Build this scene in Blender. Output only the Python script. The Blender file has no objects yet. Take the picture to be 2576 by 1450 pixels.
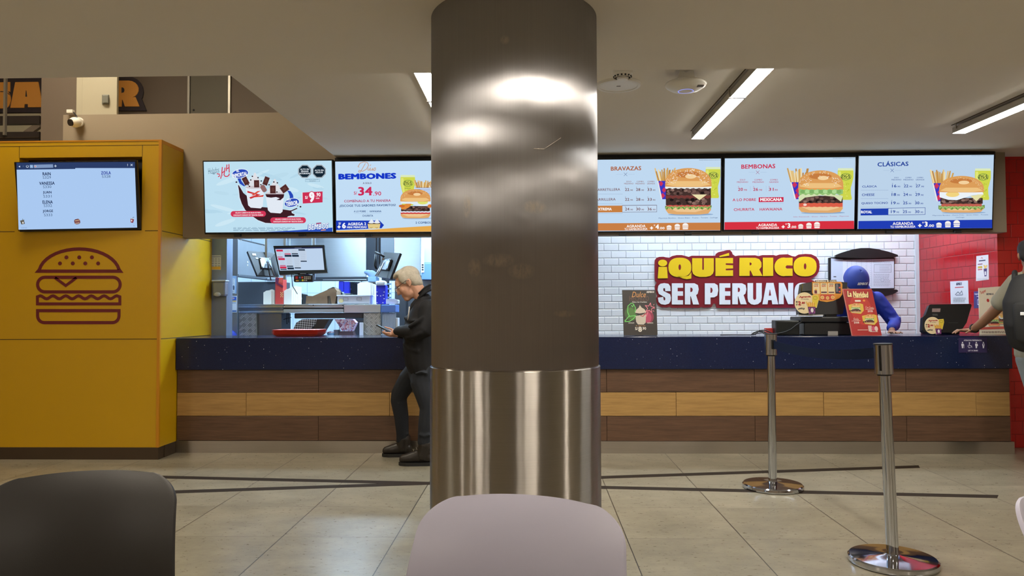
import bpy, bmesh, math, random
import numpy as np
from mathutils import Vector, Matrix, geometry

random.seed(7)
SC = bpy.context.scene
COL = SC.collection

# ---------------------------------------------------------------- camera
H, F, CX, CY = 1.25, 1880.0, 1288.0, 725.0          # eye height (m), focal length in pixels of the 2576 x 1450 frame
VPX, VPY, ROLL = 1341.0, 780.0, 0.0038               # where the room's depth direction vanishes, horizon slope
_v = Vector(((VPX - CX) / F, -(VPY - CY) / F, -1)).normalized()
_h = Vector((1, ROLL, 0))
_x = (_h - _h.dot(_v) * _v).normalized()
_z = _x.cross(_v)
CAMROT = Matrix((_x, _v, _z))                        # camera axes -> world axes
cam_data = bpy.data.cameras.new('camera')
cam = bpy.data.objects.new('camera', cam_data)
COL.objects.link(cam)
cam.matrix_world = Matrix.Translation((0, 0, H)) @ CAMROT.to_4x4()
cam_data.sensor_width = 36.0
cam_data.lens = F / 2576.0 * 36.0
cam_data.clip_start = 0.05
SC.camera = cam

# ---------------------------------------------------------------- world, exposure, main light levels
world = bpy.data.worlds.new('world')
SC.world = world
world.use_nodes = True
world.node_tree.nodes['Background'].inputs[0].default_value = (0.50, 0.45, 0.38, 1)
world.node_tree.nodes['Background'].inputs[1].default_value = 0.02
SC.view_settings.view_transform = 'Standard'
SC.view_settings.look = 'None'
SC.view_settings.exposure = 0.42
SC.view_settings.gamma = 1.0
SC.view_settings.use_curve_mapping = False
STRIP_POWER = 60.0      # suspended linear lamps over the queue (emission strength)
DINING_POWER = 74.0     # recessed panels over the tables
KITCHEN_POWER = 48.0    # cool panels over the kitchen and behind the till
VOID_POWER = 30.0  # strength of the added, unseen lamp in the void
SCREEN = 0.73


def area_light(name, loc, size, power, col, rot=(0, 0, 0), parent=None):
    d = bpy.data.lights.new(name, 'AREA')
    d.shape = 'RECTANGLE'
    d.size, d.size_y = size
    d.energy = power
    d.color = col
    o = bpy.data.objects.new(name, d)
    COL.objects.link(o)
    o.location = loc
    o.rotation_euler = rot
    return o


# ---------------------------------------------------------------- pixel -> place helpers
def ray(px, py):
    d = CAMROT @ Vector(((px - CX) / F, -(py - CY) / F, -1))
    return d / d.y


def at(px, py, Y):
    d = ray(px, py)
    return Vector((d.x * Y, Y, H + d.z * Y))


def flo(px, py, z=0.0):
    d = ray(px, py)
    t = (z - H) / d.z
    return Vector((d.x * t, t, z))


def on_x(px, py, X):
    d = ray(px, py)
    t = X / d.x
    return Vector((X, t, H + d.z * t))


def lin(c):
    def f(x):
        x = max(0.0, x / 255.0)
        return x / 12.92 if x <= 0.04045 else ((x + 0.055) / 1.055) ** 2.4
    return (f(c[0]), f(c[1]), f(c[2]), 1.0)


# ---------------------------------------------------------------- materials
_M = {}


def _nt(name):
    m = bpy.data.materials.new(name)
    m.use_nodes = True
    nt = m.node_tree
    for n in list(nt.nodes):
        nt.nodes.remove(n)
    out = nt.nodes.new('ShaderNodeOutputMaterial')
    return m, nt, out


def nd(nt, kind, **kw):
    n = nt.nodes.new(kind)
    for k, v in kw.items():
        setattr(n, k, v)
    return n


def mathn(nt, op, a, b=None, c=None):
    n = nt.nodes.new('ShaderNodeMath')
    n.operation = op
    for i, v in enumerate((a, b, c)):
        if v is None:
            continue
        if hasattr(v, 'is_linked'):
            nt.links.new(v, n.inputs[i])
        else:
            n.inputs[i].default_value = v
    return n.outputs[0]


def mixc(nt, fac, a, b):
    n = nt.nodes.new('ShaderNodeMix')
    n.data_type = 'RGBA'
    for i, v in ((0, fac), (6, a), (7, b)):
        if hasattr(v, 'is_linked'):
            nt.links.new(v, n.inputs[i])
        else:
            n.inputs[i].default_value = v
    return n.outputs[2]


def noise(nt, vec, scale, detail=3, rough=0.5):
    n = nt.nodes.new('ShaderNodeTexNoise')
    n.inputs['Scale'].default_value = scale
    n.inputs['Detail'].default_value = detail
    n.inputs['Roughness'].default_value = rough
    if vec is not None:
        nt.links.new(vec, n.inputs['Vector'])
    return n.outputs['Fac']


def mapped(nt, vec, scale=(1, 1, 1), loc=(0, 0, 0), rot=(0, 0, 0)):
    n = nt.nodes.new('ShaderNodeMapping')
    n.inputs['Scale'].default_value = scale
    n.inputs['Location'].default_value = loc
    n.inputs['Rotation'].default_value = rot
    nt.links.new(vec, n.inputs['Vector'])
    return n.outputs[0]


def bumpn(nt, height, strength, dist=0.01):
    n = nt.nodes.new('ShaderNodeBump')
    n.inputs['Strength'].default_value = strength
    n.inputs['Distance'].default_value = dist
    nt.links.new(height, n.inputs['Height'])
    return n.outputs[0]


def principled(nt, out):
    b = nt.nodes.new('ShaderNodeBsdfPrincipled')
    nt.links.new(b.outputs[0], out.inputs[0])
    return b


def scaled(c, k):
    return (c[0] * k, c[1] * k, c[2] * k, 1)


def pm(name, col, rough=0.5, metal=0.0, var=0.05, scale=9.0, bump=0.0, bscale=80.0, spec=0.5, coat=0.0, trans=0.0, sheen=0.0):
    if name in _M:
        return _M[name]
    m, nt, out = _nt(name)
    b = principled(nt, out)
    tc = nd(nt, 'ShaderNodeTexCoord')
    c = lin(col)
    f = noise(nt, tc.outputs['Object'], scale)
    cc = mixc(nt, f, scaled(c, 1 - var), scaled(c, 1 + var))
    nt.links.new(cc, b.inputs['Base Color'])
    b.inputs['Roughness'].default_value = rough
    b.inputs['Metallic'].default_value = metal
    b.inputs['Specular IOR Level'].default_value = spec
    b.inputs['Coat Weight'].default_value = coat
    b.inputs['Transmission Weight'].default_value = trans
    b.inputs['Sheen Weight'].default_value = sheen
    if bump > 0:
        g = noise(nt, tc.outputs['Object'], bscale, 4)
        nt.links.new(bumpn(nt, g, bump, 0.004), b.inputs['Normal'])
    _M[name] = m
    return m


def em(col, k=None):
    k = SCREEN if k is None else k
    key = ('em', tuple(col), k)
    if key in _M:
        return _M[key]
    m, nt, out = _nt('screen_colour')
    e = nd(nt, 'ShaderNodeEmission')
    e.inputs[0].default_value = lin(col)
    e.inputs[1].default_value = k
    nt.links.new(e.outputs[0], out.inputs[0])
    _M[key] = m
    return m


def lamp(name, col, k):
    m, nt, out = _nt(name)
    e = nd(nt, 'ShaderNodeEmission')
    e.inputs[0].default_value = (col[0], col[1], col[2], 1)
    e.inputs[1].default_value = k
    nt.links.new(e.outputs[0], out.inputs[0])
    return m


def pr(col, rough=0.45):
    """printed ink or paint"""
    return pm('print_%d_%d_%d' % tuple(col), col, rough=rough, var=0.03, scale=20)


def steel(name, col=(170, 170, 172), rough=0.28, vertical=True, aniso=0.75, stretch=160.0, bump=0.05):
    """brushed stainless sheet; the grain runs vertically or horizontally"""
    if name in _M:
        return _M[name]
    m, nt, out = _nt(name)
    b = principled(nt, out)
    tc = nd(nt, 'ShaderNodeTexCoord')
    sc = (stretch, stretch, 2.0) if vertical else (2.0, 2.0, stretch)
    v = mapped(nt, tc.outputs['Object'], sc)
    g = noise(nt, v, 1.0, 3)
    big = noise(nt, tc.outputs['Object'], 2.2, 4)
    c = lin(col)
    k = mathn(nt, 'ADD', mathn(nt, 'MULTIPLY', g, 0.5), mathn(nt, 'MULTIPLY', big, 0.5))
    nt.links.new(mixc(nt, k, scaled(c, 0.82), scaled(c, 1.15)), b.inputs['Base Color'])
    b.inputs['Metallic'].default_value = 1.0
    nt.links.new(mathn(nt, 'ADD', mathn(nt, 'MULTIPLY', big, 0.16), rough - 0.08), b.inputs['Roughness'])
    b.inputs['Anisotropic'].default_value = aniso
    tg = nd(nt, 'ShaderNodeTangent')
    tg.direction_type = 'RADIAL'
    tg.axis = 'Z'
    nt.links.new(tg.outputs[0], b.inputs['Tangent'])
    b.inputs['Anisotropic Rotation'].default_value = 0.0 if vertical else 0.25
    nt.links.new(bumpn(nt, g, bump, 0.002), b.inputs['Normal'])
    _M[name] = m
    return m


# ---------------------------------------------------------------- mesh builder
WORG = {}      # world origin of every object built here (all unrotated unless local)


class MB:
    def __init__(self):
        self.v, self.f, self.mi, self.sm, self.mats = [], [], [], [], []

    def add(self, verts, faces, mat, smooth=False):
        o = len(self.v)
        if mat not in self.mats:
            self.mats.append(mat)
        i = self.mats.index(mat)
        self.v += [tuple(p) for p in verts]
        self.f += [tuple(o + k for k in f) for f in faces]
        self.mi += [i] * len(faces)
        self.sm += [smooth] * len(faces)
        return self

    def box(self, x0, x1, y0, y1, z0, z1, mat, bev=0.0, seg=2):
        x0, x1 = min(x0, x1), max(x0, x1)
        y0, y1 = min(y0, y1), max(y0, y1)
        z0, z1 = min(z0, z1), max(z0, z1)
        bev = min(bev, 0.45 * min(x1 - x0, y1 - y0, z1 - z0))
        if bev <= 0:
            vs = [(x0, y0, z0), (x1, y0, z0), (x1, y1, z0), (x0, y1, z0), (x0, y0, z1), (x1, y0, z1), (x1, y1, z1), (x0, y1, z1)]
            fs = [(0, 3, 2, 1), (4, 5, 6, 7), (0, 1, 5, 4), (1, 2, 6, 5), (2, 3, 7, 6), (3, 0, 4, 7)]
            return self.add(vs, fs, mat)
        bm = bmesh.new()
        bmesh.ops.create_cube(bm, size=1.0)
        for q in bm.verts:
            q.co = Vector((x0 + (q.co.x + .5) * (x1 - x0), y0 + (q.co.y + .5) * (y1 - y0), z0 + (q.co.z + .5) * (z1 - z0)))
        bmesh.ops.bevel(bm, geom=bm.edges[:], offset=bev, segments=seg, affect='EDGES', profile=0.5)
        return self.frombm(bm, mat, False)

    def obox(self, c, ax, ay, az, mat, bev=0.0):
        """box centred on c with half-axis vectors ax, ay, az"""
        t = MB()
        la, lb, lc = ax.length, ay.length, az.length
        t.box(-la, la, -lb, lb, -lc, lc, mat, bev)
        R = Matrix((ax / la, ay / lb, az / lc)).transposed()
        return self.add([R @ Vector(p) + c for p in t.v], t.f, mat)

    def frombm(self, bm, mat, smooth=False):
        bm.verts.ensure_lookup_table()
        bm.verts.index_update()
        vs = [v.co.copy() for v in bm.verts]
        fs = [[v.index for v in f.verts] for f in bm.faces]
        bm.free()
        return self.add(vs, fs, mat, smooth)

    def quad(self, a, b, c, d, mat):
        return self.add([a, b, c, d], [(0, 1, 2, 3)], mat)

    def cyl(self, p0, p1, r0, r1=None, n=24, mat=None, caps=True, smooth=True):
        r1 = r0 if r1 is None else r1
        p0, p1 = Vector(p0), Vector(p1)
        d = (p1 - p0).normalized()
        u = d.orthogonal().normalized()
        w = d.cross(u)
        vs, fs = [], []
        for p, r in ((p0, r0), (p1, r1)):
            for k in range(n):
                a = 2 * math.pi * k / n
                vs.append(p + r * (math.cos(a) * u + math.sin(a) * w))
        for k in range(n):
            fs.append((k, (k + 1) % n, n + (k + 1) % n, n + k))
        self.add(vs, fs, mat, smooth)
        if caps:
            self.add(vs[:n], [tuple(range(n))[::-1]], mat)
            self.add(vs[n:], [tuple(range(n))], mat)
        return self

    def tube(self, pts, r, n=10, mat=None):
        pts = [Vector(p) for p in pts]
        vs, fs = [], []
        u = None
        for i, p in enumerate(pts):
            d = (pts[min(i + 1, len(pts) - 1)] - pts[max(i - 1, 0)]).normalized()
            if u is None:
                u = d.orthogonal().normalized()
            u = (u - u.dot(d) * d).normalized()
            w = d.cross(u)
            rr = r[i] if isinstance(r, (list, tuple)) else r
            for k in range(n):
                a = 2 * math.pi * k / n
                vs.append(p + rr * (math.cos(a) * u + math.sin(a) * w))
        for i in range(len(pts) - 1):
            for k in range(n):
                fs.append((i * n + k, i * n + (k + 1) % n, (i + 1) * n + (k + 1) % n, (i + 1) * n + k))
        fs.append(tuple(range(n))[::-1])
        fs.append(tuple((len(pts) - 1) * n + k for k in range(n)))
        return self.add(vs, fs, mat, True)

    def lathe(self, prof, c, n=40, mat=None, smooth=True, sharp=True):
        """prof: list of (radius, z); sharp splits the shading at every profile corner"""
        c = Vector(c)
        segs = [(prof[i], prof[i + 1]) for i in range(len(prof) - 1)] if sharp else None
        def ring(r, z):
            return [c + Vector((r * math.cos(2 * math.pi * k / n), r * math.sin(2 * math.pi * k / n), z)) for k in range(n)]
        if sharp:
            for a, b in segs:
                vs = ring(*a) + ring(*b)
                self.add(vs, [(k, (k + 1) % n, n + (k + 1) % n, n + k) for k in range(n)], mat, smooth)
        else:
            vs, fs = [], []
            for a in prof:
                vs += ring(*a)
            for i in range(len(prof) - 1):
                fs += [(i * n + k, i * n + (k + 1) % n, (i + 1) * n + (k + 1) % n, (i + 1) * n + k) for k in range(n)]
            self.add(vs, fs, mat, smooth)
        return self

    def ell(self, c, r, mat, n=20, m=12, R=None):
        c = Vector(c)
        vs, fs = [], []
        for i in range(m + 1):
            t = math.pi * i / m
            for k in range(n):
                a = 2 * math.pi * k / n
                p = Vector((r[0] * math.sin(t) * math.cos(a), r[1] * math.sin(t) * math.sin(a), r[2] * math.cos(t)))
                vs.append(c + (R @ p if R else p))
        for i in range(m):
            for k in range(n):
                fs.append((i * n + k, (i + 1) * n + k, (i + 1) * n + (k + 1) % n, i * n + (k + 1) % n))
        return self.add(vs, fs, mat, True)

    def prism(self, pts, off, mat, side=None):
        """closed polygon of 3-D points extruded by the vector off (front face = pts + off)"""
        n = len(pts)
        a = [Vector(p) for p in pts]
        b = [p + off for p in a]
        self.add(b, [tuple(range(n))], mat)
        self.add(a, [tuple(range(n))[::-1]], side or mat)
        self.add(a + b, [(k, (k + 1) % n, n + (k + 1) % n, n + k) for k in range(n)], side or mat)
        return self

    def loft(self, rings, mat, n=16, caps=True):
        """rings: (centre, half-axis A, half-axis B); rounded ends"""
        R = []
        rings = [(Vector(c), Vector(A), Vector(B)) for c, A, B in rings]
        if caps:
            c, A, B = rings[0]
            d = (c - rings[1][0]).normalized()
            k = min(A.length, B.length)
            for t in (0.97, 0.8, 0.5):
                R.append((c + d * k * t * 0.9, A * math.sqrt(1 - t * t), B * math.sqrt(1 - t * t)))
        R += rings
        if caps:
            c, A, B = rings[-1]
            d = (c - rings[-2][0]).normalized()
            k = min(A.length, B.length)
            for t in (0.5, 0.8, 0.97):
                R.append((c + d * k * t * 0.9, A * math.sqrt(1 - t * t), B * math.sqrt(1 - t * t)))
        vs, fs = [], []
        for c, A, B in R:
            for k in range(n):
                a = 2 * math.pi * k / n
                vs.append(c + A * math.cos(a) + B * math.sin(a))
        for i in range(len(R) - 1):
            for k in range(n):
                fs.append((i * n + k, i * n + (k + 1) % n, (i + 1) * n + (k + 1) % n, (i + 1) * n + k))
        fs.append(tuple(range(n))[::-1])
        fs.append(tuple((len(R) - 1) * n + k for k in range(n)))
        return self.add(vs, fs, mat, True)

    def limb(self, pts, mat, n=14):
        """pts: (point, radius) chain with round ends"""
        P = [Vector(p) for p, r in pts]
        rings = []
        u = None
        for i, (p, r) in enumerate(pts):
            d = (P[min(i + 1, len(P) - 1)] - P[max(i - 1, 0)]).normalized()
            if u is None:
                u = d.orthogonal().normalized()
            u = (u - u.dot(d) * d).normalized()
            rings.append((P[i], u * r, d.cross(u) * r))
        return self.loft(rings, mat, n)

    def mesh(self, name, org=(0, 0, 0)):
        me = bpy.data.meshes.new(name)
        o = Vector(org)
        me.from_pydata([tuple(Vector(p) - o) for p in self.v], [], self.f)
        for m in self.mats:
            me.materials.append(m)
        me.polygons.foreach_set('material_index', self.mi)
        me.polygons.foreach_set('use_smooth', self.sm)
        me.update()
        return me

    def fuse(self, voxel=0.012, smooth=2, mat=None):
        """merge everything into one continuous skin"""
        me = self.mesh('tmp')
        ob = bpy.data.objects.new('tmp', me)
        COL.objects.link(ob)
        r = ob.modifiers.new('r', 'REMESH')
        r.mode = 'VOXEL'
        r.voxel_size = voxel
        if smooth:
            s = ob.modifiers.new('s', 'SMOOTH')
            s.factor = 0.5
            s.iterations = smooth
        dg = bpy.context.evaluated_depsgraph_get()
        e = ob.evaluated_get(dg)
        em_ = e.to_mesh()
        vs = [v.co.copy() for v in em_.vertices]
        fs = [tuple(p.vertices) for p in em_.polygons]
        e.to_mesh_clear()
        bpy.data.objects.remove(ob)
        bpy.data.meshes.remove(me)
        t = MB()
        t.add(vs, fs, mat or self.mats[0], True)
        return t

    def build(self, name, parent=None, org=None, local=False):
        if parent is not None:
            o = Vector((0, 0, 0)) if local else WORG.get(parent.name, Vector((0, 0, 0)))
        else:
            o = Vector(org) if org is not None else self.base()
        me = self.mesh(name, o)
        ob = bpy.data.objects.new(name, me)
        COL.objects.link(ob)
        if parent is not None:
            ob.parent = parent
            WORG[ob.name] = o
        else:
            ob.location = o
            WORG[ob.name] = o
        return ob

    def base(self):
        xs = [p[0] for p in self.v]
        ys = [p[1] for p in self.v]
        zs = [p[2] for p in self.v]
        return Vector(((min(xs) + max(xs)) / 2, (min(ys) + max(ys)) / 2, min(zs)))


def tag(o, label=None, cat=None, group=None, kind=None):
    if label:
        o['label'] = label
    if cat:
        o['category'] = cat
    if group:
        o['group'] = group
    if kind:
        o['kind'] = kind
    return o


def thing(name, loc, label, cat, group=None, rz=0.0):
    o = bpy.data.objects.new(name, None)
    o.empty_display_size = 0.1
    COL.objects.link(o)
    o.location = Vector(loc)
    o.rotation_euler = (0, 0, rz)
    WORG[o.name] = Vector(loc)
    return tag(o, label, cat, group)


def struct(mb, name, label=None):
    o = mb.build(name, org=(0, 0, 0))
    return tag(o, label, None, None, 'structure')


def copy_thing(root, loc, label, group=None, rz=None):
    r = root.copy()
    COL.objects.link(r)
    r.location = Vector(loc)
    if rz is not None:
        r.rotation_euler = (0, 0, rz)
    WORG[r.name] = Vector(loc)
    tag(r, label, None, group)
    for ch in root.children:
        c = ch.copy()
        COL.objects.link(c)
        c.parent = r
        for g in ch.children:
            d = g.copy()
            COL.objects.link(d)
            d.parent = c
    return r


# ---------------------------------------------------------------- lettering and flat artwork
_T = {}


def text2d(body, bold=0.0, shear=0.0, space=1.0, res=2):
    key = (body, bold, shear, space, res)
    if key in _T:
        return _T[key]
    if bold > 0.0:          # heavier lettering: the same outline laid over itself, shifted a little each way
        vs, fs = text2d(body, 0.0, shear, space + bold * 1.2, res)
        V, F_ = [], []
        ring = ((0, 0), (.7, .7), (-.7, .7), (.7, -.7), (-.7, -.7))
        if bold > 0.045:
            ring += ((1, 0), (-1, 0), (0, 1), (0, -1), (.45, 0), (-.45, 0), (0, .45), (0, -.45))
        for li, (sx, sy) in enumerate(ring):
            o = len(V)
            V += [(p_[0] + sx * bold * 1.1, p_[1] + sy * bold * .8, li * 2.5e-5) for p_ in vs]
            F_ += [tuple(o + k for k in f) for f in fs]
        _T[key] = (V, F_)
        return _T[key]
    cu = bpy.data.curves.new('t', 'FONT')
    cu.body = body
    cu.size = 1.0
    cu.offset = bold
    cu.shear = shear
    cu.space_character = space
    cu.resolution_u = res
    cu.align_x = 'LEFT'
    ob = bpy.data.objects.new('t', cu)
    COL.objects.link(ob)
    dg = bpy.context.evaluated_depsgraph_get()
    e = ob.evaluated_get(dg)
    me = e.to_mesh()
    vs = [(v.co.x, v.co.y) for v in me.vertices]
    fs = [tuple(p.vertices) for p in me.polygons]
    e.to_mesh_clear()
    bpy.data.objects.remove(ob)
    bpy.data.curves.remove(cu)
    if not vs:
        vs, fs = [(0, 0), (1, 0), (1, 1)], []
    _T[key] = (vs, fs)
    return _T[key]


class Plane:
    def __init__(self, O, U, V):
        self.O, self.U, self.V = Vector(O), Vector(U).normalized(), Vector(V).normalized()
        self.N = self.U.cross(self.V).normalized()

    def uv(self, px, py):
        d = ray(px, py)
        C = Vector((0, 0, H))
        t = (self.O - C).dot(self.N) / d.dot(self.N)
        p = C + d * t - self.O
        return p.dot(self.U), p.dot(self.V)

    def pt(self, u, v, n=0.0):
        return self.O + self.U * u + self.V * v + self.N * n


class Art:
    """flat print on a plane; shapes are given in photograph pixels or in plane units"""
    def __init__(self, plane, mk=em, lift=0.0012, step=0.00006):
        self.p, self.mk, self.n, self.step, self.mb = plane, mk, lift, step, MB()

    def _m(self, col):
        return self.mk(col) if isinstance(col, tuple) else col

    def polyuv(self, uv, col, k=1):
        L = getattr(self, 'lim', None)
        if L:
            uv = [(min(max(u, L[0]), L[1]), min(max(v, L[2]), L[3])) for u, v in uv]
        self.mb.add([self.p.pt(u, v, self.n) for u, v in uv], [tuple(range(len(uv)))], self._m(col))
        self.n += self.step * k

    def poly(self, pts, col):
        uv = [self.p.uv(*q) for q in pts]
        a = sum(uv[i][0] * uv[(i + 1) % len(uv)][1] - uv[(i + 1) % len(uv)][0] * uv[i][1] for i in range(len(uv)))
        if a < 0:
            uv.reverse()
        self.polyuv(uv, col)

    def frame(self, cx, cy):
        """plane position of a pixel and metres per pixel there"""
        u0, v0 = self.p.uv(cx, cy)
        u1, _ = self.p.uv(cx + 4, cy)
        _, v1 = self.p.uv(cx, cy - 4)
        return u0, v0, abs(u1 - u0) / 4, abs(v1 - v0) / 4

    def rect(self, x0, y0, x1, y1, col, r=0.0, rot=0.0):
        cx, cy = (x0 + x1) / 2, (y0 + y1) / 2
        u, v, su, sv = self.frame(cx, cy)
        a, b = (x1 - x0) / 2 * su, (y1 - y0) / 2 * sv
        rr = min(r * su, a, b)
        pts = []
        if rr <= 0:
            pts = [(-a, -b), (a, -b), (a, b), (-a, b)]
        else:
            for (sx, sy, t0) in ((1, -1, -90), (1, 1, 0), (-1, 1, 90), (-1, -1, 180)):
                for k in range(5):
                    t = math.radians(t0 + k * 22.5)
                    pts.append((sx * (a - rr) + rr * math.cos(t), sy * (b - rr) + rr * math.sin(t)))
        self._put(pts, u, v, rot, col)

    def _put(self, pts, u, v, rot, col):
        c, s = math.cos(math.radians(rot)), math.sin(math.radians(rot))
        self.polyuv([(u + x * c - y * s, v + x * s + y * c) for x, y in pts], col)

    def ell(self, cx, cy, rx, ry, col, n=20, rot=0.0, a0=0, a1=360):
        u, v, su, sv = self.frame(cx, cy)
        full = (a1 - a0) >= 360
        m = n if full else n + 1
        pts = [(rx * su * math.cos(math.radians(a0 + (a1 - a0) * k / n)), ry * sv * math.sin(math.radians(a0 + (a1 - a0) * k / n))) for k in range(m)]
        self._put(pts, u, v, rot, col)

    def line(self, pts, w, col):
        uv = [Vector(self.p.uv(*q)) for q in pts]
        _, _, su, _ = self.frame(*pts[0])
        h = w * su / 2
        for a, b in zip(uv[:-1], uv[1:]):
            d = (b - a)
            if d.length < 1e-9:
                continue
            d.normalize()
            nrm = Vector((-d.y, d.x)) * h
            a2, b2 = a - d * h * 0.5, b + d * h * 0.5
            self.polyuv([a2 - nrm, b2 - nrm, b2 + nrm, a2 + nrm], col, 0)
        self.n += self.step

    def text(self, body, cx, cy, h, col, w=None, bold=0.0, shear=0.0, rot=0.0, space=1.0, halo=None, hw=0.05):
        """h: height of the lettering's box in pixels, w: its width (kept in proportion if None)"""
        u, v, su, sv = self.frame(cx, cy)
        passes = [(bold, col)] if halo is None else [(bold + hw, halo), (bold, col)]
        vs0, _ = text2d(body, bold, shear, space)
        xs, ys = [p[0] for p in vs0], [p[1] for p in vs0]
        mx, my = (min(xs) + max(xs)) / 2, (min(ys) + max(ys)) / 2
        ky = h * sv / max(1e-6, max(ys) - min(ys))
        kx = ky if w is None else w * su / max(1e-6, max(xs) - min(xs))
        c, s = math.cos(math.radians(rot)), math.sin(math.radians(rot))
        for bd, cl in passes:
            vs, fs = text2d(body, bd, shear, space)
            out = []
            for q in vs:
                X, Y = (q[0] - mx) * kx, (q[1] - my) * ky
                out.append(self.p.pt(u + X * c - Y * s, v + X * s + Y * c, self.n + (q[2] if len(q) > 2 else 0)))
            self.mb.add(out, fs, self._m(cl))
            self.n += self.step + (3.5e-4 if bd > .045 else 1.5e-4 if bd > 0 else 0)

    def bars(self, x0, y0, x1, n, gap, h, col, seed=1):
        """lines of print too small to read"""
        rnd = random.Random(seed)
        for k in range(n):
            x = x0
            y = y0 + k * gap
            e = x1 - rnd.random() * 0.15 * (x1 - x0)
            while x < e:
                w = min((0.04 + 0.08 * rnd.random()) * (x1 - x0), e - x)
                self.rect(x, y - h / 2, x + w, y + h / 2, col)
                self.n -= self.step
                x += w + 0.02 * (x1 - x0)
        self.n += self.step
# ================================================================ key planes of the place
YF = 6.56          # counter cladding
YB = 6.65          # face of the screen bulkhead
XL = -3.163        # side of the yellow block
YY = 6.25          # front of the yellow block
ZC = 1.012         # counter top
ZF, ZB = 2.52, 2.62  # front and rear ceiling
YE = 3.95          # edge of the front ceiling
XS = -1.753        # edge of the rear ceiling slab
YW = 8.23          # white tile wall
XR = 4.19          # red tile wall, side face
YR = 6.86          # red tile wall, face towards the room
TILE = 0.633


# ---------------------------------------------------------------- materials of the setting
def floor_mat():
    m, nt, out = _nt('floor_tiles')
    b = principled(nt, out)
    tc = nd(nt, 'ShaderNodeTexCoord')
    sp = nd(nt, 'ShaderNodeSeparateXYZ')
    nt.links.new(tc.outputs['Object'], sp.inputs[0])
    gx = mathn(nt, 'DIVIDE', mathn(nt, 'ADD', sp.outputs[0], 0.1275), TILE)
    gy = mathn(nt, 'DIVIDE', mathn(nt, 'ADD', sp.outputs[1], -4.135), TILE)
    def groove(g, w):
        f = mathn(nt, 'FRACT', mathn(nt, 'ADD', g, 100.5))
        return mathn(nt, 'LESS_THAN', mathn(nt, 'ABSOLUTE', mathn(nt, 'SUBTRACT', f, 0.5)), w)
    lx, ly = groove(gx, 0.0045), groove(gy, 0.0034)
    cb = nd(nt, 'ShaderNodeCombineXYZ')
    nt.links.new(mathn(nt, 'FLOOR', gx), cb.inputs[0])
    nt.links.new(mathn(nt, 'FLOOR', gy), cb.inputs[1])
    wn = nd(nt, 'ShaderNodeTexWhiteNoise')
    nt.links.new(cb.outputs[0], wn.inputs['Vector'])
    off = nd(nt, 'ShaderNodeVectorMath', operation='ADD')
    sc = nd(nt, 'ShaderNodeVectorMath', operation='SCALE')
    sc.inputs['Scale'].default_value = 7.0
    nt.links.new(wn.outputs['Color'], sc.inputs[0])
    nt.links.new(tc.outputs['Object'], off.inputs[0])
    nt.links.new(sc.outputs[0], off.inputs[1])
    cloud = noise(nt, mapped(nt, off.outputs[0], (1.0, 1.5, 1.0)), 3.4, 12, 0.72)
    fine = noise(nt, mapped(nt, off.outputs[0], (14, 26, 14)), 2.0, 8, 0.75)
    f = mathn(nt, 'ADD', mathn(nt, 'MULTIPLY', cloud, 0.7), mathn(nt, 'MULTIPLY', fine, 0.3))
    r = nd(nt, 'ShaderNodeMapRange')
    r.inputs[1].default_value, r.inputs[2].default_value = 0.36, 0.64
    nt.links.new(f, r.inputs[0])
    c = mixc(nt, r.outputs[0], lin((118, 111, 94)), lin((152, 144, 124)))
    v = nd(nt, 'ShaderNodeMapRange')
    v.inputs[3].default_value, v.inputs[4].default_value = 0.93, 1.05
    nt.links.new(wn.outputs['Value'], v.inputs[0])
    hs = nd(nt, 'ShaderNodeHueSaturation')
    nt.links.new(v.outputs[0], hs.inputs['Value'])
    nt.links.new(c, hs.inputs['Color'])
    c2 = mixc(nt, ly, hs.outputs[0], lin((96, 88, 74)))
    c3 = mixc(nt, lx, c2, lin((52, 46, 38)))
    nt.links.new(c3, b.inputs['Base Color'])
    rr = mathn(nt, 'ADD', mathn(nt, 'MULTIPLY', fine, 0.22), 0.19)
    nt.links.new(rr, b.inputs['Roughness'])
    b.inputs['Specular IOR Level'].default_value = 0.5
    line = mathn(nt, 'MAXIMUM', lx, ly)
    hgt = mathn(nt, 'ADD', mathn(nt, 'MULTIPLY', line, -1.0), mathn(nt, 'MULTIPLY', fine, 0.12))
    nt.links.new(bumpn(nt, hgt, 0.25, 0.004), b.inputs['Normal'])
    return m


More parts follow.
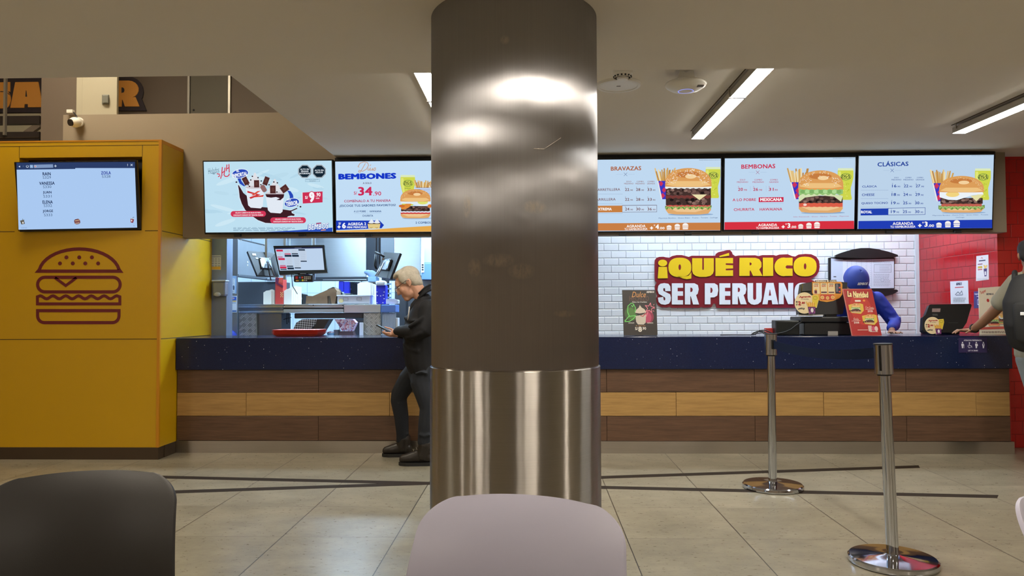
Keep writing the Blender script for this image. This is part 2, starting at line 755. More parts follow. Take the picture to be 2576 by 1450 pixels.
def tile_mat(name, w, h, col, grout, axes, off=0.5, rough=0.12, mortar=0.0022, bev=0.009, origin=(0, 0), var=0.03, bstr=0.7):
    """glazed wall tiles with a bevelled edge; axes picks the object axes that run along and up the wall"""
    m, nt, out = _nt(name)
    b = principled(nt, out)
    tc = nd(nt, 'ShaderNodeTexCoord')
    sp = nd(nt, 'ShaderNodeSeparateXYZ')
    nt.links.new(tc.outputs['Object'], sp.inputs[0])
    cb = nd(nt, 'ShaderNodeCombineXYZ')
    nt.links.new(mathn(nt, 'SUBTRACT', sp.outputs[axes[0]], origin[0] - 20 * w), cb.inputs[0])
    nt.links.new(mathn(nt, 'SUBTRACT', sp.outputs[axes[1]], origin[1] - 20 * h), cb.inputs[1])
    def brick(size, smooth, c1, c2, cm):
        t = nd(nt, 'ShaderNodeTexBrick')
        t.offset = off
        t.inputs['Scale'].default_value = 1.0
        t.inputs['Mortar Size'].default_value = size
        t.inputs['Mortar Smooth'].default_value = smooth
        t.inputs['Brick Width'].default_value = w
        t.inputs['Row Height'].default_value = h
        t.inputs['Color1'].default_value = c1
        t.inputs['Color2'].default_value = c2
        t.inputs['Mortar'].default_value = cm
        nt.links.new(cb.outputs[0], t.inputs['Vector'])
        return t
    c = lin(col)
    t = brick(mortar, 0.0, scaled(c, 1 - var), scaled(c, 1 + var), lin(grout))
    nt.links.new(t.outputs['Color'], b.inputs['Base Color'])
    t2 = brick(bev, 1.0, (1, 1, 1, 1), (1, 1, 1, 1), (0, 0, 0, 1))
    nt.links.new(bumpn(nt, mathn(nt, 'MULTIPLY', t2.outputs['Fac'], -1.0), bstr, 0.006), b.inputs['Normal'])
    nt.links.new(mathn(nt, 'ADD', mathn(nt, 'MULTIPLY', t.outputs['Fac'], 0.5), rough), b.inputs['Roughness'])
    return m


def wood_mat(name, c1, c2, seed):
    m, nt, out = _nt(name)
    b = principled(nt, out)
    tc = nd(nt, 'ShaderNodeTexCoord')
    v = mapped(nt, tc.outputs['Object'], (1.6, 1.6, 26.0), (seed, seed * 2.3, seed * 5.1))
    g = noise(nt, v, 2.0, 9, 0.68)
    v2 = mapped(nt, tc.outputs['Object'], (3.0, 3.0, 120.0), (seed, 0, 0))
    g2 = noise(nt, v2, 2.0, 4, 0.6)
    f = mathn(nt, 'ADD', mathn(nt, 'MULTIPLY', g, 0.75), mathn(nt, 'MULTIPLY', g2, 0.25))
    r = nd(nt, 'ShaderNodeMapRange')
    r.inputs[1].default_value, r.inputs[2].default_value = 0.32, 0.68
    nt.links.new(f, r.inputs[0])
    nt.links.new(mixc(nt, r.outputs[0], lin(c1), lin(c2)), b.inputs['Base Color'])
    b.inputs['Roughness'].default_value = 0.42
    nt.links.new(bumpn(nt, f, 0.2, 0.003), b.inputs['Normal'])
    return m


def granite_mat():
    m, nt, out = _nt('speckled_navy_stone')
    b = principled(nt, out)
    tc = nd(nt, 'ShaderNodeTexCoord')
    vo = nd(nt, 'ShaderNodeTexVoronoi')
    vo.inputs['Scale'].default_value = 55.0
    nt.links.new(tc.outputs['Object'], vo.inputs['Vector'])
    sel = nd(nt, 'ShaderNodeSeparateColor')
    nt.links.new(vo.outputs['Color'], sel.inputs[0])
    rad = mathn(nt, 'MULTIPLY', mathn(nt, 'POWER', sel.outputs[0], 6.0), 0.17)
    spot = mathn(nt, 'LESS_THAN', vo.outputs['Distance'], rad)
    n = noise(nt, tc.outputs['Object'], 90.0, 4, 0.7)
    base = mixc(nt, n, lin((14, 21, 46)), lin((30, 42, 80)))
    nt.links.new(mixc(nt, spot, base, lin((205, 210, 220))), b.inputs['Base Color'])
    b.inputs['Roughness'].default_value = 0.16
    return m


M_floor = floor_mat()
M_ceil = pm('ceiling_paint', (222, 215, 203), rough=0.9, var=0.02, scale=3, bump=0.05, bscale=200)
M_wallp = pm('beige_wall_paint', (150, 136, 118), rough=0.85, var=0.03, scale=4, bump=0.05, bscale=200)
M_hall = pm('hall_wall_paint', (172, 158, 140), rough=0.85, var=0.05, scale=2)
M_brown = pm('brown_wall_panel', (112, 98, 85), rough=0.6, var=0.03, scale=5)
M_yellow = pm('yellow_panel', (196, 152, 7), rough=0.34, var=0.02, scale=3)
M_yedge = pm('yellow_panel_edge', (196, 130, 12), rough=0.4, var=0.02)
M_seam = pm('panel_joint', (70, 52, 12), rough=0.8)
M_skirt = steel('skirting_steel', (178, 171, 162), 0.33, vertical=False, aniso=0.5)
M_bronze = pm('bronze_skirting', (82, 68, 54), rough=0.42, metal=0.6, var=0.08, scale=6)
M_white_t = tile_mat('white_subway_tiles', 0.1602, 0.0802, (230, 234, 240), (172, 179, 189), (0, 2), origin=(0.62, 1.012))
M_red_side = tile_mat('red_tiles_side', 0.13, 0.118, (176, 26, 34), (112, 14, 20), (1, 2), off=0.5, rough=0.16, mortar=0.0016, bev=0.005, bstr=0.35)
M_red_front = tile_mat('red_tiles_front', 0.125, 0.118, (186, 26, 26), (120, 14, 16), (0, 2), off=0.5, rough=0.16, mortar=0.0016, bev=0.005, bstr=0.35)
M_ktile = tile_mat('kitchen_wall_tiles', 0.20, 0.30, (214, 226, 240), (150, 170, 196), (0, 2), off=0.0, rough=0.2, mortar=0.003, bev=0.006, bstr=0.3)
M_kwhite = pm('kitchen_white_paint', (214, 222, 230), rough=0.6, var=0.02)
M_darkfr = pm('dark_steel_frame', (46, 38, 36), rough=0.5, metal=0.3)
M_black = pm('black_plastic', (24, 24, 26), rough=0.42, var=0.08)
M_blackg = pm('black_gloss_plastic', (16, 16, 18), rough=0.2, var=0.05)
M_grey = pm('grey_panel', (104, 98, 84), rough=0.55, var=0.03)
M_alu = pm('aluminium_trim', (176, 170, 158), rough=0.35, metal=0.8)
M_whitepl = pm('white_plastic', (226, 222, 212), rough=0.4, var=0.02)
M_offwhite = pm('off_white_metal', (176, 168, 146), rough=0.45, var=0.02)
M_tape = pm('dark_floor_inlay', (44, 34, 25), rough=0.85, spec=0.15, var=0.06)
M_steel = steel('kitchen_steel', (196, 202, 210), 0.36, vertical=True, aniso=0.6)
M_steel_h = steel('kitchen_steel_brushed', (206, 212, 216), 0.36, vertical=False, aniso=0.6)
M_steel_d = steel('dull_kitchen_steel', (140, 145, 152), 0.42, vertical=True, aniso=0.5)
M_granite = granite_mat()

# ---------------------------------------------------------------- floor, ceilings
b = MB(); b.box(-7, 7.5, -4, 11, -0.1, 0, M_floor); struct(b, 'floor')
b = MB(); b.box(-7, 7.5, -4, YE, ZF, 4.6, M_ceil); struct(b, 'ceiling')
b = MB(); b.box(XS, 7.5, YE + 0.001, 11, ZB, 4.6, M_ceil); struct(b, 'ceiling_rear')
b = MB(); b.box(-7, 7.5, YE, 11, 4.6, 4.7, M_ceil); struct(b, 'ceiling_upper')

# inlaid dark strips crossing on the floor
for i, (p, q, w) in enumerate((((300, 1199), (2500, 1250), 0.085), ((300, 1246), (2305, 1175), 0.085))):
    a, c = flo(*p), flo(*q)
    if i == 0:
        a = flo(405, 1201) + (flo(405, 1201) - flo(2500, 1250)) * 0.12
    else:
        a = flo(425, 1239) + (flo(425, 1239) - flo(2305, 1175)) * 0.12
    d = (c - a).normalized(); n = Vector((-d.y, d.x, 0)) * w / 2
    s = MB(); s.prism([a - n, c - n, c + d * 0.05 + n, a + n], Vector((0, 0, 0.0012 + 0.0004 * i)), M_tape)
    struct(s, 'trim_%d' % (i + 1))

# ---------------------------------------------------------------- walls behind the camera
b = MB(); b.box(-7, 7.5, -4.1, -4, 0, ZF, M_hall); struct(b, 'wall_front')
b = MB(); b.box(-7.1, -7, -4, 11, 0, 4.6, M_hall); struct(b, 'wall_far_left')
b = MB(); b.box(7.5, 7.6, -4, 11, 0, 4.6, M_hall); struct(b, 'wall_far_right')

# ---------------------------------------------------------------- yellow block (front and side panels) with its screen niche
ZY = 2.715
n0, n1 = at(45, 400, YY), at(358, 580, YY)          # niche
nx0, nx1, nz1, nz0 = at(47, 490, YY).x, at(357, 490, YY).x, at(200, 396, YY).z, at(200, 581, YY).z
zs1, zs2 = at(200, 582, YY).z, at(200, 854, YY).z
zk = 0.102
b = MB()
b.box(-7, nx0, YY, YY + 0.12, zk, ZY, M_yellow)
b.box(nx1, XL, YY, YY + 0.12, zk, ZY, M_yellow)
b.box(nx0, nx1, YY, YY + 0.12, nz1, ZY, M_yellow)
b.box(nx0, nx1, YY, YY + 0.12, zk, nz0, M_yellow)
b.box(nx0, nx1, YY + 0.12, YY + 0.14, nz0, nz1, M_blackg)
b.box(XL - 0.1, XL, YY + 0.12, 7.27, zk, ZY, M_yellow)
b.box(-7, XL - 0.1, YY + 0.12, YY + 0.2, ZY - 0.02, ZY, M_yellow)
# panel joints and edge trims
for z in (zs1, zs2):
    b.box(-7, nx0 - 0.03 if z == zs1 else XL, YY - 0.001, YY, z - 0.003, z + 0.003, M_seam)
    b.box(XL, XL + 0.001, YY, 7.25, z - 0.003, z + 0.003, M_seam)
b.box(nx1 + 0.03, XL, YY - 0.001, YY, zs1 - 0.003, zs1 + 0.003, M_seam)
for x in (nx0, nx1):
    b.box(x - 0.002, x + 0.002, YY - 0.001, YY, nz1, ZY - 0.045, M_seam)
b.box(-7, XL, YY - 0.001, YY, ZY - 0.048, ZY - 0.044, M_seam)
b.box(XL - 0.02, XL + 0.004, YY - 0.004, YY + 0.016, zk, ZY, M_yedge)
b.box(-7, XL, YY - 0.003, YY, ZY - 0.012, ZY, M_yedge)
b.box(XL, XL + 0.003, YY, 6.64, ZY - 0.03, ZY, M_yedge)
struct(b, 'wall_left')
b = MB()
b.box(-7, XL, YY - 0.004, YY + 0.1, 0, zk, M_bronze)
b.box(XL - 0.09, XL + 0.004, YY + 0.1, YF, 0, zk, M_bronze)
struct(b, 'baseboard_left')

# ---------------------------------------------------------------- screen bulkhead and the void above it
zb = 1.915
b = MB()
b.box(XL + 0.002, 4.152, YB, YB + 0.14, zb, ZB - 0.001, M_wallp)
b.box(XL + 0.002, XS - 0.001, YB, YB + 0.14, ZB - 0.001, 3.045, M_wallp)
xp = at(159, 300, YB).x
b.box(xp, XL + 0.002, YB, YB + 0.14, ZY + 0.003, 3.045, M_wallp)
b.box(xp, XL - 0.11, YB, YB + 0.14, 2.2, ZY + 0.003, M_wallp)
struct(b, 'wall_bulkhead')
xa, xb = at(103, 300, 7.0).x, at(197, 300, 7.0).x
b = MB(); b.box(xa, xb, 7.0, 7.35, 2.0, 4.6, M_brown); struct(b, 'wall_pier')
b = MB(); b.box(-7, XS, 8.3, 8.45, ZB + 0.1, 4.6, M_brown); struct(b, 'wall_upper')
b = MB(); b.box(-7, XS, YB + 0.15, 10.9, ZB, ZB + 0.1, M_ceil); struct(b, 'ceiling_kitchen')
for i, px in enumerate((476, 578)):
    p = at(px, 240, 8.29)
    s = MB(); s.box(p.x - 0.012, p.x + 0.012, 8.27, 8.299, ZB + 0.1, 4.6, M_alu); struct(s, 'trim_%d' % (i + 3))
s = MB(); s.box(at(479, 240, 8.28).x, at(575, 240, 8.28).x, 8.285, 8.299, ZB + 0.1, 4.6, M_grey)
s.ell(at(487, 277, 8.28), (0.012, 0.006, 0.012), M_black, 10, 6)
struct(s, 'wall_upper_panel')
# railing frame left of the pier
r = thing('railing', at(50, 330, 7.6), 'dark horizontal railing bars with a slim metal post above the yellow block', 'railing')
b = MB(); b.box(-6.9, at(103, 300, 7.2).x - 0.002, 7.18, 7.24, at(50, 313, 7.2).z, at(50, 293, 7.2).z, M_darkfr); b.build('rail', r)
b = MB(); b.box(-6.9, at(103, 300, 7.2).x - 0.002, 7.18, 7.24, at(50, 356, 7.2).z, at(50, 333, 7.2).z, M_darkfr)
b.box(-6.9, at(103, 300, 7.2).x - 0.002, 7.17, 7.18, at(50, 347, 7.2).z - .006, at(50, 347, 7.2).z, M_bronze); b.build('rail', r)
b = MB(); b.box(at(10, 250, 7.15).x, at(15, 250, 7.15).x, 7.14, 7.17, at(12, 340, 7.15).z, 4.55, M_alu); b.build('post', r)
b = MB()
a, c = at(66, 338, 7.4), at(100, 314, 7.4)
b.obox((a + c) / 2, (c - a) / 2, Vector((0, 0.02, 0)), Vector((-(c - a).z, 0, (c - a).x)).normalized() * 0.03, M_brown); b.build('brace', r)
s = MB(); s.box(-6.95, xa - 0.01, 8.0, 8.1, at(50, 292, 8.0).z - 0.9, at(50, 286, 8.0).z, M_offwhite); struct(s, 'wall_ledge')

# ---------------------------------------------------------------- walls behind the counter
XD = 0.30
b = MB(); b.box(XD, XR, YW, YW + 0.12, 0, ZB, M_white_t); struct(b, 'wall_back')
b = MB(); b.box(XR - 0.04, XR + 0.0, YW - 0.015, YW - 0.001, 0, ZB, M_kwhite); struct(b, 'trim_5')
b = MB(); b.box(XR, XR + 0.1, YR, YW + 0.12, 0, ZB, M_red_side); struct(b, 'wall_right')
b = MB(); b.box(XR + 0.0, 7.5, YR - 0.01, YR, 0, ZB, M_red_front); struct(b, 'wall_right_front')
b = MB(); b.box(XD - 0.1, XD, YW - 0.4, 10.6, 0, ZB, M_kwhite); struct(b, 'wall_divider')
b = MB(); b.box(-5.5, XD, 10.5, 10.6, 0, ZB, M_ktile); struct(b, 'wall_kitchen_back')
b = MB(); b.box(-5.5, -3.9, 7.3, 7.4, 0, ZB, M_kwhite); b.box(-5.6, -5.5, 7.3, 10.6, 0, ZB, M_kwhite); struct(b, 'wall_kitchen_side')

# ---------------------------------------------------------------- lamps
def hanging_strip(x, y0, y1, z, label):
    t = thing('linear_ceiling_lamp', (x, (y0 + y1) / 2, z), label, 'ceiling lamp', 'suspended linear lamps over the queue')
    w = 0.048
    b = MB(); b.box(x - w, x + w, y0, y1, z + 0.006, z + 0.05, M_alu, 0.004); b.build('housing', t)
    b = MB(); b.box(x - w + 0.003, x + w - 0.003, y0 + 0.003, y1 - 0.003, z + 0.0052, z + 0.006, strip_m); b.build('diffuser', t)
    yj = y0 + 0.6
    b = MB(); b.box(x - w - 0.006, x + w + 0.006, yj - 0.012, yj + 0.012, z + 0.002, z + 0.052, M_alu)
    b.build('joint_bracket', t)
    for yy in (yj, y1 - 0.06):
        b = MB(); b.cyl((x - w - .004, yy, z + 0.03), (x - w - .004, yy, ZB), 0.004, n=8, mat=M_alu); b.build('hanger', t)
    b = MB(); b.box(x - w - 0.006, x - w - 0.001, y0, y1, ZB - 0.004, ZB - 0.0005, M_seam); b.build('ceiling_line', t)  # thin dark line on the ceiling along the lamp's left edge
    return t


strip_m = lamp('strip_glow', (1.0, 0.96, 0.86), STRIP_POWER)
kit_m = lamp('kitchen_panel_glow', (0.52, 0.76, 1.0), KITCHEN_POWER)
din_m = lamp('dining_panel_glow', (1.0, 0.88, 0.72), DINING_POWER)
void_m = lamp('added_void_glow', (1.0, 0.88, 0.68), VOID_POWER)
hanging_strip(1.268, 4.02, 5.735, 2.55, 'lit linear lamp hanging from the ceiling just right of the round steel column')
hanging_strip(3.185, 4.02, 5.64, 2.55, 'lit linear lamp at the far right, its end above the last blue menu screen')
hanging_strip(-0.603, 4.02, 5.70, 2.55, 'lit linear lamp mostly hidden behind the left side of the steel column')


def panel_lamp(x, y, sx, sy, z, m, label, group):
    t = thing('ceiling_panel_lamp', (x, y, z), label, 'ceiling lamp', group)
    b = MB()
    for (a, c, d, e) in ((x - sx - .02, x + sx + .02, y - sy - .02, y - sy), (x - sx - .02, x + sx + .02, y + sy, y + sy + .02), (x - sx - .02, x - sx, y - sy, y + sy), (x + sx, x + sx + .02, y - sy, y + sy)):
        b.box(a, c, d, e, z - 0.02, z - 0.0005, M_whitepl)
    b.build('frame', t)
    b = MB(); b.box(x - sx, x + sx, y - sy, y + sy, z - 0.014, z - 0.0005, m); b.build('diffuser', t)


for (x, y) in ((-2.05, 1.55), (0.62, 1.75), (3.9, 1.9), (-5.0, 1.6), (-3.4, -1.5), (0.5, -1.5), (3.05, -3.2), (-6.2, -0.8), (6.6, 1.0)):
    panel_lamp(x, y, 0.30, 0.09, ZF, din_m, 'warm recessed panel lamp over the dining tables, out of the picture', 'dining ceiling panels')
for (x, y) in ((-2.3, 7.6), (-0.9, 8.2), (-2.2, 9.7), (-4.4, 8.6)):
    panel_lamp(x, y, 0.5, 0.16, ZB, kit_m, 'cool panel lamp on the kitchen ceiling, hidden behind the screens', 'kitchen ceiling panels')
aisle_m = lamp('aisle_panel_glow', (0.74, 0.87, 1.0), KITCHEN_POWER * 0.56)
for (x, y) in ((1.3, 7.5), (2.6, 7.5), (3.6, 7.5)):
    panel_lamp(x, y, 0.5, 0.1, ZB, aisle_m, 'cool panel lamp over the till aisle, hidden behind the screens', 'till aisle ceiling panels')
panel_lamp(-4.0, 5.6, 0.5, 0.3, 4.6, void_m, 'added panel lamp, unseen, lighting the double height void from high up', 'added void lamps')  # lamp added out of view so the orange lettering is lit

# ---------------------------------------------------------------- things on the ceiling
t = thing('wifi_access_point', at(1725, 178, 4.3), 'round white access point with a blue light ring hanging on a bracket', 'access point')
c = at(1725, 218, 4.3)
b = MB(); b.lathe([(0.0, -0.028), (0.045, -0.027), (0.085, -0.018), (0.112, 0.0), (0.119, 0.012), (0.112, 0.021), (0.08, 0.028), (0.0, 0.03)], c, 40, M_whitepl, sharp=False)
b.build('body', t)
b = MB(); ring = lamp('blue_ring', (0.25, 0.3, 1.0), 1.2)
vs = [(c + Vector((r_ * math.cos(a), r_ * math.sin(a), -0.0285 + (r_ - .04) * .1))) for r_ in (0.041, 0.044) for a in [2 * math.pi * k / 40 for k in range(40)]]
b.add(vs, [(k, 40 + k, 40 + (k + 1) % 40, (k + 1) % 40) for k in range(40)], ring); b.build('light_ring', t)
b = MB(); b.prism([c + Vector(q) for q in ((-0.062, 0, .02), (0.055, 0, .02), (0.042, 0, ZB - c.z), (0.014, 0, ZB - c.z), (0.0, 0, .075), (-0.02, 0, ZB - c.z), (-0.035, 0, ZB - c.z))], Vector((0, -0.02, 0)), M_whitepl)
b.build('bracket', t)
b = MB(); b.box(c.x + .05, c.x + .085, c.y - .09, c.y - .055, c.z - .021, c.z - .017, M_grey); b.build('logo_plate', t)

q = flo(1556, 212, ZB)
t = thing('ceiling_speaker', q, 'flat round white disc on the ceiling beside the steel column', 'speaker')
b = MB(); b.lathe([(0.0, -0.012), (0.112, -0.012), (0.115, -0.016), (0.132, -0.014), (0.136, -0.0005)], q, 40, M_whitepl); b.build('grille', t)
b = MB(); b.box(q.x - .012, q.x + .012, q.y - .006, q.y + .006, q.z - .0135, q.z - .0118, M_grey); b.build('badge', t)
q = flo(1565, 178, ZB); q.z = ZB
q = Vector((at(1566, 190, 4.24).x, 4.24, ZB))
t = thing('smoke_detector', q, 'small white smoke detector hanging above the flat ceiling disc', 'smoke detector')
b = MB(); b.lathe([(0.058, -0.0005), (0.058, -0.028), (0.05, -0.036)], q, 32, M_whitepl); b.build('mount', t)
b = MB(); b.lathe([(0.05, -0.036), (0.046, -0.05)], q, 32, M_whitepl); b.lathe([(0.034, -0.05), (0.03, -0.06), (0.0, -0.062)], q, 32, M_whitepl)
for k in range(14):
    a = 2 * math.pi * k / 14
    b.ell(q + Vector((.0485 * math.cos(a), .0485 * math.sin(a), -.043)), (.006, .006, .005), M_black, 8, 5)
b.build('sensor_head', t)

# ---------------------------------------------------------------- upper left: lettering, cabinet, camera
def letter_plate(b, pl, polys, col, side, n0, n1):
    for poly in polys:
        uv = [pl.uv(*q) for q in poly]
        a = sum(uv[i][0] * uv[(i + 1) % len(uv)][1] - uv[(i + 1) % len(uv)][0] * uv[i][1] for i in range(len(uv)))
        if a < 0:
            uv.reverse()
        b.prism([pl.pt(u, v, n0) for u, v in uv], pl.N * (n1 - n0), col, side)


def arc(cx, cy, rx, ry, a0, a1, n=10):
    return [(cx + rx * math.cos(math.radians(a0 + (a1 - a0) * k / n)), cy - ry * math.sin(math.radians(a0 + (a1 - a0) * k / n))) for k in range(n + 1)]


up = Plane((0, 8.3, 3.0), (1, 0, 0), (0, 0, 1))
t = thing('wall_lettering', at(200, 285, 8.29), 'large orange wall lettering with dark outline, partly hidden by the off-white cabinet', 'lettering')
inkO = pm('orange_letter', (250, 176, 84), rough=0.5, var=0.02)
inkD = pm('dark_letter_outline', (62, 54, 62), rough=0.5, var=0.02)
X = lambda x: x / 6.44
L = lambda pts: [(x / 6.44, 180 + y / 6.44) for x, y in pts]
b = MB()
letter_plate(b, up, [L([(-260, 110), (60, 120), (170, 110), (720, 100), (760, 200), (900, 640), (900, 672), (-260, 672)])], inkD, inkD, 0.001, 0.02)
b.build('outline', t)
b = MB()
letter_plate(b, up, [L([(1500, 85), (2080, 85)] + [(2080 + 255 * math.sin(math.radians(k * 18)), 340 - 255 * math.cos(math.radians(k * 18))) for k in range(0, 7)] + [(2305, 450), (2385, 642), (1500, 642)])], inkD, inkD, 0.001, 0.02)
b.build('outline', t)
b = MB()
letter_plate(b, up, [L([(275, 185), (645, 180), (720, 590), (480, 590), (478, 540), (425, 540), (418, 598), (195, 600)])], inkO, inkO, 0.02, 0.03)
letter_plate(b, up, [L([(440, 420), (468, 420), (458, 330), (450, 315)])], inkD, inkD, 0.03, 0.031)
b.build('letter', t)
b = MB()
letter_plate(b, up, [L([(-220, 200), (190, 182), (190, 340), (150, 330)] + [(120 + 80 * math.sin(math.radians(k * 20)), 460 - 140 * math.cos(math.radians(k * 20))) for k in range(0, 10)] + [(60, 612), (-220, 600)])], inkO, inkO, 0.02, 0.03)
letter_plate(b, up, [L([(30, 345), (40, 330), (110, 335), (180, 375), (190, 400), (150, 365), (100, 345)])], inkD, inkD, 0.03, 0.031)
b.build('letter', t)
b = MB()
letter_plate(b, up, [L([(1560, 160), (2110, 160)] + [(2110 + 155 * math.sin(math.radians(k * 20)), 300 - 140 * math.cos(math.radians(k * 20))) for k in range(1, 9)] + [(2215, 425), (2280, 578), (2045, 578), (2010, 470), (1995, 470), (1990, 580), (1560, 580)])], inkO, inkO, 0.02, 0.03)
letter_plate(b, up, [L([(1992, 270), (2015, 272), (2035, 290), (2040, 320), (2028, 350), (1992, 360)])], inkD, inkD, 0.03, 0.031)
b.build('letter', t)

t = thing('electrical_cabinet', at(250, 285, 6.7), 'off-white metal cabinet with a grey latch standing on the beige parapet', 'cabinet')
cx0, cx1, cz = at(206, 250, 6.68).x, at(294, 250, 6.68).x, 3.046
b = MB(); b.box(at(195, 250, 6.72).x, cx1 - .01, 6.7, 6.73, cz, cz + 0.75, M_offwhite, 0.004); b.build('body', t)
b = MB(); b.box(cx0, cx1, 6.68, 6.70, cz, cz + 0.75, M_offwhite, 0.004); d = b.build('door', t)
b = MB(); p = at(267, 251, 6.68)
b.box(p.x - .035, p.x + .03, 6.668, 6.681, p.z - .045, p.z + .045, pm('grey_latch', (112, 112, 102), rough=0.5), 0.006)
b.box(p.x - .02, p.x + .034, 6.65, 6.67, p.z - .04, p.z + .035, pm('grey_latch', (112, 112, 102)), 0.006)
b.build('latch', d)

t = thing('security_camera', at(196, 310, 6.64), 'white ball security camera on the beige wall above the yellow block', 'security camera')
M_lens = pm('camera_lens', (40, 34, 34), rough=0.25)
c = at(189, 308, 6.52)
b = MB(); b.cyl(at(199, 308, YB) , at(197, 308, 6.585), 0.046, 0.036, 28, M_whitepl); b.build('mount', t)
b = MB(); b.ell(c, (.052, .052, .046), M_whitepl, 28, 16); body = b.build('head', t)
b = MB(); d = Vector((-0.35, -0.9, -0.25)).normalized(); b.cyl(c + d * .03, c + d * .0535, 0.031, 0.03, 24, M_lens); b.build('lens', body)
b = MB(); b.tube([at(193, 299, 6.56), at(192, 292, 6.58), at(187, 285, 6.62), at(184, 282, 6.64)], 0.007, 8, M_black); b.build('cable', t)
b = MB(); b.box(at(170, 280, 6.63).x, at(185, 280, 6.63).x, 6.61, YB, at(178, 285, 6.62).z, at(178, 276, 6.62).z, M_whitepl, 0.004); b.build('junction_box', t)

# burger emblem on the yellow wall
def ring_band(outer, inner):
    return outer, inner


yp = Plane((0, YY, 1.0), (1, 0, 0), (0, 0, 1))
inkB = pm('burgundy_vinyl', (104, 20, 26), rough=0.45, var=0.03)
art = Art(yp, mk=lambda c: inkB, lift=0.0008)
E = lambda x, y: (x / 2.4167, 580 + y / 2.4167)
def stroke(pts, w, closed=True):
    P = [Vector(yp.uv(*E(*q))) for q in pts]
    k = abs(yp.uv(101, 700)[0] - yp.uv(100, 700)[0]) / 2.4167 * w / 2
    n = len(P)
    L_, R_ = [], []
    for i in range(n):
        a, c = (P[i - 1] if i or closed else P[i]), (P[(i + 1) % n] if i < n - 1 or closed else P[i])
        d1, d2 = (P[i] - a), (c - P[i])
        d1 = d1.normalized() if d1.length else d2.normalized()
        d2 = d2.normalized() if d2.length else d1
        t_ = (d1 + d2).normalized()
        nn = Vector((-t_.y, t_.x))
        m_ = k / max(0.35, nn.dot(Vector((-d1.y, d1.x))))
        L_.append(P[i] + nn * m_); R_.append(P[i] - nn * m_)
    rng = range(n) if closed else range(n - 1)
    for i in rng:
        j = (i + 1) % n
        art.mb.add([yp.pt(*R_[i], art.n), yp.pt(*R_[j], art.n), yp.pt(*L_[j], art.n), yp.pt(*L_[i], art.n)], [(0, 1, 2, 3)], inkB)
rr = lambda x0, y0, x1, y1, r: [(x1 - r + r * math.sin(math.radians(k * 15)), y0 + r - r * math.cos(math.radians(k * 15))) for k in range(7)] + [(x1 - r + r * math.cos(math.radians(k * 15)), y1 - r + r * math.sin(math.radians(k * 15))) for k in range(7)] + [(x0 + r - r * math.sin(math.radians(k * 15)), y1 - r + r * math.cos(math.radians(k * 15))) for k in range(7)] + [(x0 + r - r * math.cos(math.radians(k * 15)), y0 + r - r * math.sin(math.radians(k * 15))) for k in range(7)]
stroke([(232, 248)] + [(482 - 245 * math.cos(math.radians(k * 9)) , 262 - 149 * math.sin(math.radians(k * 9))) for k in range(1, 20)] + [(731, 248)], 20)
for x, y in ((404, 164), (482, 164), (559, 164), (365, 201), (443, 201), (519, 201), (597, 201)):
    art.ell(*E(x, y), 12 / 2.4167, 12 / 2.4167, (1, 1, 1))
stroke(rr(229, 285, 731, 374, 44), 19)
stroke([(335, 288), (400, 336), (465, 288)], 17, False)
wav = [(228, 447), (228, 404)] + [(245 + 466 * k / 48, 407 + 9 * math.cos(2 * math.pi * k / 48 * 6.0 + math.pi)) for k in range(49)] + [(729, 404), (729, 447)]
stroke(wav, 18)
stroke([(229, 488), (724, 488), (724, 515)] + [(684 + 40 * math.cos(math.radians(k * 15)), 520 + 41 * math.sin(math.radians(k * 15))) for k in range(7)] + [(270 - 41 * math.sin(math.radians(k * 15)), 520 + 41 * math.cos(math.radians(k * 15))) for k in range(7)], 19)
o = art.mb.build('burger_emblem')
tag(o, 'dark red outline drawing of a burger on the yellow wall', 'wall emblem')

